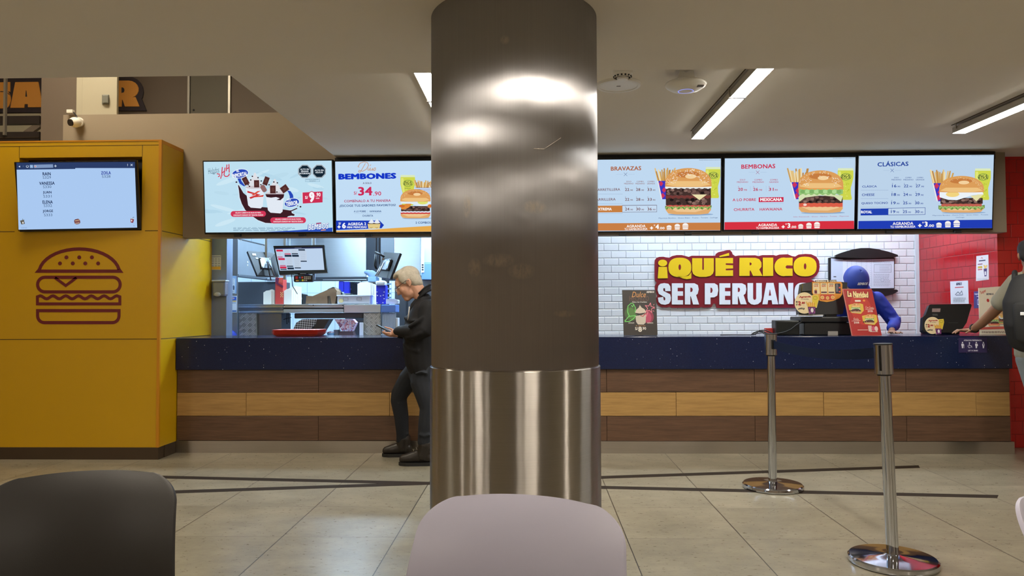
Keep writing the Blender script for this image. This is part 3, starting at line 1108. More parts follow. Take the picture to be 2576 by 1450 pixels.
# ---------------------------------------------------------------- steel column
colx, coly, colr = at(1295, 700, 3.25).x, 3.25, 0.3615
def column_mat(name, vertical, rough, smudge):
    m = steel(name, (166, 166, 170) if vertical else (176, 173, 170), rough, vertical, 1.0, 330.0, 0.05)
    nt = m.node_tree
    b = [n for n in nt.nodes if n.type == 'BSDF_PRINCIPLED'][0]
    tc = [n for n in nt.nodes if n.type == 'TEX_COORD'][0]
    # faint wavy dents in the sheet
    w = noise(nt, mapped(nt, tc.outputs['Object'], (2.5, 2.5, 2.0)), 2.0, 2)
    old = b.inputs['Normal'].links[0].from_socket
    bn = bumpn(nt, w, 0.06, 0.02)
    nt.links.new(old, bn.node.inputs['Normal'])
    bc = b.inputs['Base Color'].links[0].from_socket
    rc = b.inputs['Roughness'].links[0].from_socket
    fac = mathn(nt, 'ADD', 0.0, 0.0)
    ro = mathn(nt, 'ADD', rc, 0.0)
    if smudge:
        sp = nd(nt, 'ShaderNodeSeparateXYZ'); nt.links.new(tc.outputs['Object'], sp.inputs[0])
        gn = noise(nt, mapped(nt, tc.outputs['Object'], (30, 30, 14), rot=(0, 0.6, 0)), 2.0, 6, 0.7)
        tot = None
        for (px, py, wx, wz) in ((1192, 672, .03, .04), (1255, 655, .07, .03), (1312, 682, .055, .035), (1422, 790, .05, .015), (1270, 100, .02, .02), (1172, 515, .02, .05), (1345, 520, .05, .03)):
            p = at(px, py, coly - colr)
            dx = mathn(nt, 'DIVIDE', mathn(nt, 'SUBTRACT', sp.outputs[0], p.x - colx), wx)
            dz = mathn(nt, 'DIVIDE', mathn(nt, 'SUBTRACT', sp.outputs[2], p.z), wz)
            fr = mathn(nt, 'LESS_THAN', sp.outputs[1], 0.0)
            r2 = mathn(nt, 'ADD', mathn(nt, 'MULTIPLY', dx, dx), mathn(nt, 'MULTIPLY', dz, dz))
            k = mathn(nt, 'MULTIPLY', mathn(nt, 'MAXIMUM', mathn(nt, 'SUBTRACT', 1.0, r2), 0.0), fr)
            tot = k if tot is None else mathn(nt, 'MAXIMUM', tot, k)
        r = nd(nt, 'ShaderNodeMapRange'); r.inputs[1].default_value, r.inputs[2].default_value = 0.35, 0.6
        nt.links.new(gn, r.inputs[0])
        tot = mathn(nt, 'MULTIPLY', tot, r.outputs[0])
        fac = mathn(nt, 'MAXIMUM', fac, mathn(nt, 'MULTIPLY', tot, 1.0))
        ro = mathn(nt, 'ADD', ro, mathn(nt, 'MULTIPLY', tot, 0.35))
    g = nd(nt, 'ShaderNodeBsdfAnisotropic')
    g.inputs['Anisotropy'].default_value = -0.80 if vertical else 0.80
    nt.links.new(mixc(nt, fac, bc, lin((206, 200, 190))), g.inputs['Color'])
    nt.links.new(mathn(nt, 'ADD', mathn(nt, 'MULTIPLY', mathn(nt, 'SUBTRACT', ro, rough), 0.5), 0.30 if vertical else 0.30), g.inputs['Roughness'])
    nt.links.new(bn, g.inputs['Normal'])
    tg = [n for n in nt.nodes if n.type == 'TANGENT'][0]
    nt.links.new(tg.outputs[0], g.inputs['Tangent'])
    o_ = [n for n in nt.nodes if n.type == 'OUTPUT_MATERIAL'][0]
    nt.links.new(g.outputs[0], o_.inputs[0])
    nt.nodes.remove(b)
    return m


zsp = at(1295, 936, coly - colr).z
t = thing('steel_column', (colx, coly, 0), 'round column clad in brushed steel in the middle of the picture, reaching the ceiling', 'column', None)
t['kind'] = 'thing'
b = MB(); b.lathe([(colr, zsp + 0.004), (colr, ZF - 0.001)], (colx, coly, 0), 128, column_mat('column_steel_upper', True, 0.22, True))
b.lathe([(colr - 0.01, zsp - 0.01), (colr, zsp + 0.004)], (colx, coly, 0), 128, M_skirt)
b.build('upper_sleeve', t)
b = MB(); b.lathe([(colr + 0.006, 0.0005), (colr + 0.006, zsp - 0.003), (colr + 0.003, zsp), (colr - 0.012, zsp)], (colx, coly, 0), 128, column_mat('column_steel_lower', False, 0.24, False))
b.build('lower_sleeve', t)
b = MB()
for (p, q, w) in (((1343, 374), (1369, 375), .0018), ((1369, 375), (1411, 347), .0012)):
    def onc(px, py):
        x = at(px, py, coly - colr).x
        y = coly - math.sqrt(max(0, (colr + .0006) ** 2 - (x - colx) ** 2))
        pt = at(px, py, y)
        return Vector((pt.x, y, pt.z))
    pts = [onc(p[0] + (q[0] - p[0]) * k / 5, p[1] + (q[1] - p[1]) * k / 5) for k in range(6)]
    b.tube(pts, w * .6, 6, pm('bright_scratch', (240, 232, 222), rough=0.3, metal=0.6))
b.build('scratch', t)
# ================================================================ counter
t = thing('service_counter', (0.5, YF, 0), 'long service counter with a speckled navy top and wood plank front', 'counter')
XE = 4.10
b = MB(); zn = at(700, 931, YF - 0.03).z
b.box(XL + 0.006, XE, YF - 0.03, YF + 0.62, zn, ZC, M_granite, 0.004)
b.build('countertop', t)
rows = [(931, 988), (988, 1047.5), (1047.5, 1109)]
dark = [wood_mat('dark_walnut_plank_%d' % k, (72, 51, 38), (112, 82, 61), 3.1 + k * 2.7) for k in range(4)]
lite = [wood_mat('honey_oak_plank_%d' % k, (150, 113, 64), (188, 149, 90), 11.3 + k * 3.1) for k in range(4)]
b = MB()
zs = [zn, at(700, 988, YF).z, at(700, 1047.5, YF).z, 0.105]
jx_d = [XL + 0.006] + [at(x, 960, YF).x for x in (801, 1163, 1526, 1898, 2279)] + [XE - 0.01]
jx_l = [XL + 0.006] + [at(x, 1017, YF).x for x in (619, 980, 1341, 1701, 2072, 2456)] + [XE - 0.01]
for r_ in range(3):
    js = jx_l if r_ == 1 else jx_d
    ms = lite if r_ == 1 else dark
    for k in range(len(js) - 1):
        b.box(js[k] + 0.0015, js[k + 1] - 0.0015, YF, YF + 0.03, zs[r_ + 1] + 0.002, zs[r_] - 0.002, ms[(k + r_) % 4], 0.0015, 1)
b.build('plank_cladding', t)
b = MB(); b.box(XL + 0.006, XE - 0.01, YF + 0.03, YF + 0.55, 0.0, zn, pm('counter_carcass', (34, 26, 20), rough=0.8)); b.build('carcass', t)
b = MB(); b.box(XL + 0.006, XE + 0.012, YF - 0.012, YF + 0.002, 0.0005, 0.105, M_skirt)
b.box(XE - 0.009, XE + 0.012, YF + 0.0025, YF + 0.3, 0.0005, 0.105, M_skirt); b.build('kick_plate', t)
b = MB(); b.box(XE - 0.009, XE, YF + 0.005, YF + 0.55, 0.106, zn, pm('counter_end_red', (170, 24, 24), rough=0.4)); b.build('end_panel', t)


class PC:
    """a plane addressed in the pixels of an enlarged crop of the photograph"""
    def __init__(self, p, ox, oy, s):
        self.p, self.ox, self.oy, self.s = p, ox, oy, s
        self.pt, self.N, self.U, self.V, self.O = p.pt, p.N, p.U, p.V, p.O

    def uv(self, x, y):
        return self.p.uv(self.ox + x * self.s, self.oy + y * self.s)


# ---------------------------------------------------------------- food drawings shown on the screens
def burger(a, cx, y0, y1, w, style):
    """cx, top, bottom and width in the art's pixels; style picks the filling"""
    h = y1 - y0
    Yb = lambda f: y1 - f * h
    hw = w / 2
    rnd = random.Random(style)
    def band(f0, f1, k, col, wav=0, n=26, ph=0.0):
        up_, lo = [], []
        for i in range(n + 1):
            x = cx - hw * k + 2 * hw * k * i / n
            e = math.sin(i * 1.9 + ph) * wav * h
            up_.append((x, Yb(f1) + e * .4)); lo.append((x, Yb(f0) + e))
        a.poly(up_ + lo[::-1], col)
    bun, bunh, bunl = (222, 160, 92), (246, 212, 160), (190, 116, 54)
    a.ell(cx + 0.05 * w, y1, hw * 0.98, h * 0.025, (140, 170, 205))
    # bottom bun
    pts = [(cx - hw * .96, Yb(.17)), (cx - hw * .98, Yb(.1)), (cx - hw * .86, Yb(.02)), (cx - hw * .5, Yb(0)), (cx + hw * .5, Yb(0)), (cx + hw * .86, Yb(.02)), (cx + hw * .98, Yb(.1)), (cx + hw * .96, Yb(.17))]
    a.poly(pts, (226, 172, 112))
    a.poly([(cx - hw * .9, Yb(.15)), (cx - hw * .5, Yb(.06)), (cx + hw * .3, Yb(.05)), (cx + hw * .8, Yb(.12)), (cx + hw * .9, Yb(.17))], (240, 200, 148))
    def patty(f0, f1, k=.97):
        band(f0, f1, k, (70, 50, 46), .006)
        for _ in range(26):
            x = cx + (rnd.random() * 2 - 1) * hw * k * .9
            y = Yb(f0 + (f1 - f0) * (.15 + .7 * rnd.random()))
            a.ell(x, y, hw * .09, h * .03, rnd.choice([(122, 92, 84), (150, 118, 108), (104, 78, 72), (34, 24, 24)]), 8); a.n -= a.step
        a.n += a.step
    if style == 3:      # two patties, bacon, cheese, lettuce
        band(.13, .19, 1.0, (96, 140, 62), .03); band(.16, .22, .95, (206, 90, 80), .0); band(.14, .17, .98, (150, 186, 100), .03, 40, 1)
        patty(.2, .36); band(.35, .41, .98, (120, 60, 56), .015)
        patty(.41, .57)
        a.poly([(cx + hw * .15, Yb(.43)), (cx + hw * .8, Yb(.43)), (cx + hw * .48, Yb(.31))], (238, 226, 176))
        band(.56, .63, 1.0, (236, 242, 240), .012); d0 = .60
    elif style == 4:    # guacamole, cheese, tomato
        band(.14, .235, .97, (222, 96, 74), .006); a.ell(cx - hw * .7, Yb(.19), hw * .08, h * .03, (248, 214, 200))
        patty(.23, .4)
        a.poly([(cx - hw * 1.0, Yb(.36)), (cx - hw * .95, Yb(.26)), (cx - hw * .7, Yb(.36)), (cx, Yb(.41)), (cx + hw * .6, Yb(.38)), (cx + hw * .9, Yb(.26)), (cx + hw * .98, Yb(.4)), (cx, Yb(.5)), (cx - hw * .9, Yb(.45))], (214, 226, 180))
        band(.43, .56, .98, (150, 196, 120), .02)
        for k in range(9):
            a.ell(cx - hw * .8 + k * hw * .2, Yb(.5), hw * .11, h * .045, (176, 220, 150) if k % 2 else (128, 178, 104), 10)
        band(.55, .6, 1.0, (232, 160, 84), .01, ph=2); d0 = .58
    elif style == 5:    # fried egg, cheese, lettuce
        band(.1, .2, 1.03, (108, 148, 70), .03); band(.17, .25, .9, (196, 100, 84), .006); band(.12, .17, 1.0, (160, 190, 110), .03, 40, 1)
        patty(.24, .4, .94)
        a.poly([(cx + hw * .38, Yb(.46)), (cx + hw * .98, Yb(.5)), (cx + hw * .66, Yb(.31))], (232, 226, 170))
        a.poly([(cx - hw * .98, Yb(.58)), (cx - hw * .98, Yb(.42)), (cx - hw * .6, Yb(.35)), (cx - hw * .2, Yb(.34)), (cx + hw * .2, Yb(.42)), (cx + hw * .5, Yb(.48)), (cx + hw * .98, Yb(.5)), (cx + hw * .9, Yb(.6))], (238, 244, 250))
        a.ell(cx - hw * .4, Yb(.5), hw * .3, h * .075, (244, 214, 128)); d0 = .56
    else:               # egg and plantain
        band(.15, .2, .98, (206, 62, 60), .004); band(.2, .25, .98, (226, 236, 248), .01)
        patty(.24, .42, .95)
        a.ell(cx - hw * .62, Yb(.41), hw * .36, h * .08, (226, 140, 60), rot=25); a.ell(cx - hw * .9, Yb(.42), hw * .2, h * .05, (206, 110, 50)); a.ell(cx + hw * .95, Yb(.42), hw * .15, h * .06, (220, 130, 60))
        a.poly([(cx - hw * .98, Yb(.58)), (cx - hw * .95, Yb(.5)), (cx - hw * .3, Yb(.5)), (cx + hw * .2, Yb(.42)), (cx + hw * .7, Yb(.42)), (cx + hw * .96, Yb(.5)), (cx + hw * .98, Yb(.62))], (226, 238, 246))
        a.ell(cx + hw * .48, Yb(.55), hw * .34, h * .075, (226, 230, 120)); d0 = .58
    # top bun
    dome = [(cx - hw, Yb(d0))] + [(cx - hw * math.cos(math.radians(k * 9)), Yb(d0 + .05) - (h * (.95 - d0)) * math.sin(math.radians(k * 9)) ** .8) for k in range(0, 21)] + [(cx + hw, Yb(d0))]
    dome += [(cx + hw * .5, Yb(d0 - .01)), (cx - hw * .5, Yb(d0 - .01))]
    a.poly(dome, bun)
    a.poly([(cx - hw * .95, Yb(d0 + .04)), (cx - hw * .7, Yb(d0 + .12)), (cx + hw * .7, Yb(d0 + .12)), (cx + hw * .95, Yb(d0 + .04)), (cx + hw * .5, Yb(d0)), (cx - hw * .5, Yb(d0))], (240, 196, 130))
    a.ell(cx - hw * .02, Yb(.86), hw * .5, h * .07, (200, 126, 66))
    a.ell(cx + hw * .1, Yb(.82), hw * .24, h * .05, bunh)
    if style in (3, 4):
        for _ in range(110 if style == 3 else 70):
            th = rnd.random() * math.pi
            r_ = .55 + .42 * rnd.random()
            x, y = cx - hw * math.cos(th) * r_, Yb(d0 + .06) - (h * (.93 - d0)) * math.sin(th) * r_
            a.ell(x, y, w * .011, w * .007, (250, 238, 220), 6, rot=rnd.random() * 180); a.n -= a.step
        a.n += a.step
    else:
        for _ in range(60):
            th = rnd.random() * math.pi
            r_ = .8 + .18 * rnd.random()
            a.ell(cx - hw * math.cos(th) * r_, Yb(d0 + .05) - (h * (.93 - d0)) * math.sin(th) * r_, w * .008, w * .006, (240, 206, 160), 6); a.n -= a.step
        a.n += a.step


def fries(a, x0, x1, ytop, ymid, ybot, stripes=False):
    rnd = random.Random(int(x0))
    w = x1 - x0
    for k in range(16):
        bx = x0 + w * (.1 + .8 * k / 15)
        tx = x0 + w * (-.1 + 1.2 * k / 15) + rnd.uniform(-.05, .05) * w
        ty = ytop + rnd.random() * .35 * (ymid - ytop)
        a.line([(bx, ymid + (ymid - ytop) * .2), (tx, ty)], w * .075, rnd.choice([(228, 194, 130), (206, 160, 88), (244, 222, 170), (190, 138, 70)]))
    if stripes:
        a.poly([(x0, ymid), (x1, ymid), (x1 - w * .05, ybot), (x0 + w * .05, ybot)], (226, 236, 250))
        for k in range(7):
            y = ymid + (ybot - ymid) * k / 7
            a.line([(x0 + 2, y), (x1 - 2, y)], w * .03, (60, 120, 200))
    else:
        P = lambda f, g: (x0 + w * (.02 + .22 * g) + (w * (.96 - .3 * g)) * f, ymid + (ybot - ymid) * g)
        a.poly([P(0, 0), P(1, 0), P(1, 1), P(0, 1)], (62, 56, 190))
        for f, g in ((.2, .15), (.7, .2), (.35, .5), (.8, .6), (.2, .8), (.6, .9)):
            c = P(f, g)
            a.poly([(c[0] - w * .13, c[1]), (c[0], c[1] - w * .16), (c[0] + w * .13, c[1]), (c[0], c[1] + w * .16)], (206, 54, 92))
        a.poly([P(0, 0), P(.06, 0), P(.1, 1), P(0, 1)], (240, 236, 236))


def soda(a, x0, x1, y0, y1, fs):
    w, h = x1 - x0, y1 - y0
    cx = (x0 + x1) / 2
    prof = [(.48, 0), (.5, .12), (.5, .3), (.4, .5), (.33, .62), (.34, .8), (.4, .95), (.36, 1.0)]
    a.poly([(cx - w * p, y0 + h * q) for p, q in prof] + [(cx + w * p, y0 + h * q) for p, q in prof[::-1]], (208, 216, 78))
    a.poly([(cx - w * p, y0 + h * q) for p, q in prof[:1] + [(.49, .07)]] + [(cx + w * .49, y0 + h * .07), (cx + w * .48, y0)], (222, 236, 190))
    a.poly([(cx - w * .46, y0 + h * .1), (cx - w * .3, y0 + h * .1), (cx - w * .2, y0 + h * .6), (cx - w * .3, y0 + h * .6), (cx - w * .46, y0 + h * .3)], (226, 232, 120))
    a.ell(cx + w * .02, y0 + h * .27, w * .34, h * .11, (96, 140, 60)); a.ell(cx + w * .02, y0 + h * .27, w * .31, h * .095, (214, 222, 90))
    a.text('INCA', cx + w * .02, y0 + h * .235, fs, (36, 60, 40), bold=.02)
    a.text('KOLA', cx + w * .02, y0 + h * .3, fs, (36, 60, 40), bold=.02)
    rnd = random.Random(3)
    for _ in range(14):
        a.ell(cx + rnd.uniform(-.25, .25) * w, y0 + h * rnd.uniform(.45, .92), w * .035, w * .03, rnd.choice([(176, 188, 52), (226, 232, 120)]), 8)


def mini_burger(a, cx, y1, w, h):
    wht = (250, 244, 240)
    a.poly([(cx - w / 2, y1 - h * .55)] + [(cx - w / 2 * math.cos(math.radians(k * 15)), y1 - h * .6 - h * .4 * math.sin(math.radians(k * 15))) for k in range(13)] + [(cx + w / 2, y1 - h * .55)], wht)
    a.rect(cx - w / 2, y1 - h * .48, cx + w / 2, y1 - h * .3, wht, w * .08)
    a.rect(cx - w * .46, y1 - h * .24, cx + w * .46, y1, wht, w * .1)


def footer(a, x0, x1, yl0, yl1, yr0, yr1, col, price, tx, ty, k=1.0):
    a.poly([(x0, yl0), (x1, yr0), (x1, yr1), (x0, yl1)], col)
    a.text('AGRANDA', tx, ty, 44 * k, (255, 250, 246), w=300 * k, bold=.03, rot=.6)
    a.text('TU HAMBURGUESA', tx - 2 * k, ty + 47 * k, 34 * k, (255, 250, 246), w=365 * k, bold=.03, rot=.6)
    a.text('+', tx + 245 * k, ty + 30 * k, 50 * k, (255, 250, 246), bold=.06)
    a.text('S/', tx + 292 * k, ty - 14 * k, 22 * k, (255, 250, 246), bold=.04)
    a.text(price, tx + 335 * k, ty + 10 * k, 78 * k, (255, 250, 246), bold=.05)
    a.text('.00', tx + 407 * k, ty + 32 * k, 38 * k, (255, 250, 246), w=88 * k, bold=.03)
    mini_burger(a, tx + 522 * k, ty + 58 * k, 80 * k, 72 * k)
    mini_burger(a, tx + 652 * k, ty + 56 * k, 86 * k, 92 * k)
    mini_burger(a, tx + 780 * k, ty + 52 * k, 94 * k, 100 * k)


def crossed(a, cx, cy, s, col):
    a.line([(cx - s, cy + s), (cx + s, cy - s)], 5, col); a.line([(cx - s, cy - s), (cx + s, cy + s)], 5, col)
    a.line([(cx - s * 5.5, cy), (cx - s * 1.6, cy)], 2.5, (150, 175, 205)); a.line([(cx + s * 1.6, cy), (cx + s * 5.5, cy)], 2.5, (150, 175, 205))


def heads(a, cols, y, fs, col, dy=33):
    for (x, p, q, w) in cols:
        a.text(p, x, y, fs, col, bold=.01); a.text(q, x, y + dy, fs, col, w=w, bold=.01)


def price(a, x, y, n, col, s=44):
    a.text(n, x - s * .35, y, s, col, w=s * 1.55, bold=.02)
    a.text('.90', x + s * 1.15, y + s * .2, s * .55, col, w=s * 1.15, bold=.01)
    a.text('S/', x - s * .95, y - s * .85, s * .3, col, bold=.02)


TILT = math.radians(4.8)
tvU, tvV = Vector((1, 0, 0)), Vector((0, -math.sin(TILT), math.cos(TILT)))


def television(px0, px1, pyt, pyb, label, paint, crop, bg, bez=3.2, Yb=6.575):
    """px0/px1: left and right edges at mid height, pyt/pyb: top and bottom at the middle"""
    mx, my = (px0 + px1) / 2, (pyt + pyb) / 2
    pl = Plane(at(mx, pyb, Yb), tvU, tvV)
    u0, u1 = pl.uv(px0, my)[0], pl.uv(px1, my)[0]
    v0, v1 = pl.uv(mx, pyb)[1], pl.uv(mx, pyt)[1]
    t = thing('menu_screen', pl.O, label, 'screen', 'menu screens over the counter')
    kx = (u1 - u0) / (px1 - px0) * bez
    c = pl.pt((u0 + u1) / 2, (v0 + v1) / 2, -0.022)
    b = MB(); b.obox(c, tvU * (u1 - u0) / 2, tvV * (v1 - v0) / 2, pl.N * 0.02, M_blackg, 0.004)
    b.obox(pl.pt((u0 + u1) / 2, v0 + .1, -0.046), tvU * (u1 - u0) * .3, tvV * 0.07, pl.N * 0.006, M_black, 0.003)
    fr = b.build('casing', t)
    for s in (0.25, 0.75):
        b = MB(); b.obox(pl.pt(u0 + (u1 - u0) * s, v0 - 0.012, -0.022), tvU * 0.03, tvV * 0.012, pl.N * 0.016, M_black, 0.003)
        b.build('bracket', t)
    a = Art(PC(pl, *crop), em, lift=-0.0015)
    a.polyuv([(u0 + kx, v0 + kx * 1.5), (u1 - kx, v0 + kx * 1.5), (u1 - kx, v1 - kx), (u0 + kx, v1 - kx)], bg)
    a.lim = (u0 + kx, u1 - kx, v0 + kx * 1.5, v1 - kx)
    paint(a)
    a.mb.build('display', t)
    return t


def clampx(a, pts):
    return pts


def paint_ice(a):
    rnd = random.Random(5)
    for k in range(26):   # pale camouflage waves
        x, y = 220 + rnd.random() * 1800, 300 + rnd.random() * 920
        a.ell(x, y, 90 + 130 * rnd.random(), 16 + 22 * rnd.random(), rnd.choice([(182, 218, 237), (206, 234, 247), (188, 222, 239)]), 18, rot=rnd.uniform(-20, 25)); a.n -= a.step
    a.n += a.step
    a.text('Helados', 295, 372, 92, (46, 84, 104), w=180, shear=.35, rot=8, bold=-.012)
    a.line([(275, 422), (322, 414)], 6, (46, 84, 104)); a.line([(288, 434), (318, 429)], 5, (46, 84, 104))
    red = (214, 58, 84)
    for pts in ([(436, 322), (430, 380), (428, 460)], [(478, 330), (470, 400), (462, 440), (480, 466), (512, 468), (540, 450), (546, 425)], [(432, 412), (474, 380)], [(508, 282), (504, 330), (500, 380)], [(540, 276), (543, 330), (546, 402)], [(504, 350), (542, 326)]):
        a.line(pts, 15, red)
    for pts in ([(352, 424), (395, 434)], [(372, 472), (400, 452)], [(410, 500), (418, 466)]):
        a.line(pts, 15, red)
    # chocolate splash
    choc = (62, 30, 38)
    for d, c in ((14, (214, 232, 246)), (0, choc)):
        a.poly([(700 - d, 690), (712 - d, 800), (745 - d, 900), (800 - d, 1000), (900 - d, 1090), (1000, 1160 + d), (1120, 1205 + d), (1220, 1210 + d), (1400, 1180), (1480, 1100 + d), (1530, 1090 + d), (1575, 1095 + d), (1585 + d, 1070), (1540 + d, 1050), (1530 + d, 1010 - d), (1390, 990), (1150, 960), (900, 940), (830, 780), (770, 730), (730 + d, 660), (700, 610 - d), (684 - d, 604)], c)
    a.ell(660, 558, 15, 12, choc); a.ell(1676, 948, 15, 13, choc); a.ell(1632, 936, 9, 7, choc)
    a.line([(1420, 1030), (1540, 1010), (1620, 975)], 16, choc)
    # speech tail and sundaes
    blue = (40, 74, 186)
    a.poly([(668, 480), (720, 470), (740, 540), (800, 620), (780, 625), (710, 580)], blue)
    for d, c in ((8, (236, 244, 252)), (0, blue)):
        a.ell(718, 422, 128 + d, 66 + d, c, rot=9)
    a.text('EL', 684, 380, 34, (244, 250, 255), bold=.05, rot=9)
    a.text('INMORTAL', 716, 440, 66, (244, 250, 255), w=240, bold=.05, rot=9)
    for (cx, top, bot, sauce) in ((955, 640, 975, True), (1270, 740, 1055, False)):
        for k, r_ in enumerate((125, 105, 78, 48, 22)):
            a.ell(cx, top - 20 - k * 42, r_, 44, (226 - 4 * (k % 2), 226, 232))
        w = 150
        a.poly([(cx - w, top), (cx + w, top), (cx + w * .82, bot - 30), (cx + w * .6, bot), (cx - w * .45, bot - 12), (cx - w * .72, bot - 50)], (228, 236, 246))
        a.ell(cx, top, w, 24, (206, 200, 206))
        if sauce:
            a.poly([(cx - 120, top + 55), (cx + 90, top + 120), (cx - 70, top + 185), (cx - 90, top + 160), (cx + 20, top + 120), (cx - 120, top + 85)], (206, 54, 58))
            a.poly([(cx + 40, top + 60), (cx + 92, top + 55), (cx - 20, top + 130), (cx - 60, top + 125)], (222, 88, 70))
            a.poly([(cx + 140, top + 120), (cx + 130, top + 150), (cx - 10, top + 160), (cx, top + 148)], (214, 70, 62))
        else:
            a.poly([(cx - w, top + 10), (cx + w, top + 10), (cx + w - 10, top + 60), (cx + 90, top + 105), (cx + 25, top + 100), (cx + 80, top + 75), (cx + 20, top + 55), (cx - 60, top + 65), (cx - 130, top + 55)], (58, 28, 36))
    def bar(x, y, w, h, r_):
        a.rect(x - w / 2 - 4, y - h / 2 - 4, x + w / 2 + 4, y + h / 2 + 4, (150, 110, 112), rot=r_); a.rect(x - w / 2, y - h / 2, x + w / 2, y + h / 2, (78, 42, 42), rot=r_); a.rect(x - w / 4, y - h / 4, x + w / 4, y + h / 4, (98, 58, 54), rot=r_)
    bar(808, 540, 76, 120, 27); bar(982, 585, 76, 110, 0); bar(1132, 540, 72, 128, -22); bar(1240, 675, 84, 120, 0); bar(1425, 664, 110, 96, 35)
    a.rect(1055, 600, 1130, 720, (146, 104, 104), 30, rot=30)
    for x, y in ((915, 466), (1005, 488), (1056, 540), (1050, 600), (1256, 556), (1312, 570), (890, 524), (1180, 600), (850, 600), (870, 625), (1305, 715)):
        a.ell(x, y, 13, 11, (52, 32, 40), 10)
    a.poly([(1468, 690), (1520, 700), (1560, 760), (1570, 830), (1510, 840), (1508, 780), (1490, 730)], blue)
    for d, c in ((8, (236, 244, 252)), (0, blue)):
        a.ell(1542, 885, 116 + d, 64 + d, c, rot=12)
    a.text('TU', 1495, 838, 34, (244, 250, 255), bold=.05, rot=8)
    a.text('TERROR', 1542, 895, 72, (244, 250, 255), w=190, bold=.05, rot=8)
    # warnings
    for cx, lines in ((1746, ('ALTO EN', 'GRASAS', 'SATURADAS')), (1976, ('ALTO EN', 'AZUCAR'))):
        oc = lambda r_: [(cx + r_ * math.cos(math.radians(22.5 + 45 * k)), 388 - r_ * math.sin(math.radians(22.5 + 45 * k))) for k in range(8)]
        a.poly(oc(116), (226, 240, 250)); a.poly(oc(111), (26, 46, 60)); a.poly(oc(104), (226, 240, 250)); a.poly(oc(99), (20, 38, 52))
        for i, s in enumerate(lines):
            a.text(s, cx, 388 + (i - (len(lines) - 1) / 2) * 33, 24, (230, 240, 248), w=min(172, 20 * len(s)), bold=.04)
    a.rect(1756, 505, 1986, 553, (90, 130, 160)); a.rect(1759, 508, 1983, 550, (190, 224, 242))
    a.text('EVITAR SU CONSUMO', 1870, 520, 15, (40, 70, 96), w=200); a.text('EXCESIVO', 1872, 540, 15, (40, 70, 96), w=96)
    # price tag
    a.poly([(1700, 722), (1720, 730), (1726, 890), (1712, 896)], (236, 240, 246)); a.poly([(1712, 724), (2030, 706), (2030, 880), (1716, 898)], (206, 48, 84))
    a.text('S/', 1776, 802, 46, (250, 244, 250), bold=.04); a.text('9', 1860, 795, 190, (206, 48, 84), bold=.12, w=118); a.text('9', 1860, 795, 168, (250, 246, 252), bold=.07, w=88)
    a.text('.90', 1960, 757, 62, (250, 244, 250), w=78, bold=.04); a.text('C/UNO', 1952, 815, 22, (250, 244, 250), w=56, bold=.03)
    # ribbons
    for (x0, x1, y0, y1, l1, l2) in ((574, 1134, 1016, 1108, 'HELADO CUBIERTO DE SALSA DE FRESA,', 'CHOCOLATE CRUNCHY HH Y BOLITAS CRUNCH'), (1202, 1768, 1118, 1212, 'HELADO CUBIERTO DE SALSA FUDGE,', 'CHOCOLATE CRUNCHY HH Y BOLITAS CRUNCH')):
        a.rect(x0, y0, x1, y1, (212, 54, 88), 46)
        a.text(l1, (x0 + x1) / 2, y0 + 30, 24, (246, 240, 246), w=410, bold=.03); a.text(l2, (x0 + x1) / 2, y0 + 66, 24, (246, 240, 246), w=470, bold=.03)
    a.bars(616, 1281, 1620, 4, 16, 5, (96, 130, 160), 4)
    # logo and blue sweep
    a.poly([(1100, 1366), (1500, 1330), (2190, 1280), (2186, 1356), (1100, 1366)], (44, 82, 190))
    a.text('BEMBOS', 1962, 1262, 98, (44, 82, 180), w=346, bold=.09, shear=.25, rot=4.5); a.text('BEMBOS', 1964, 1262, 92, (238, 246, 255), w=330, bold=.03, shear=.25, rot=4.5)
    a.rect(1930, 1203, 2012, 1222, (160, 60, 110), rot=5); a.rect(2006, 1310, 2084, 1326, (226, 150, 110), rot=5)


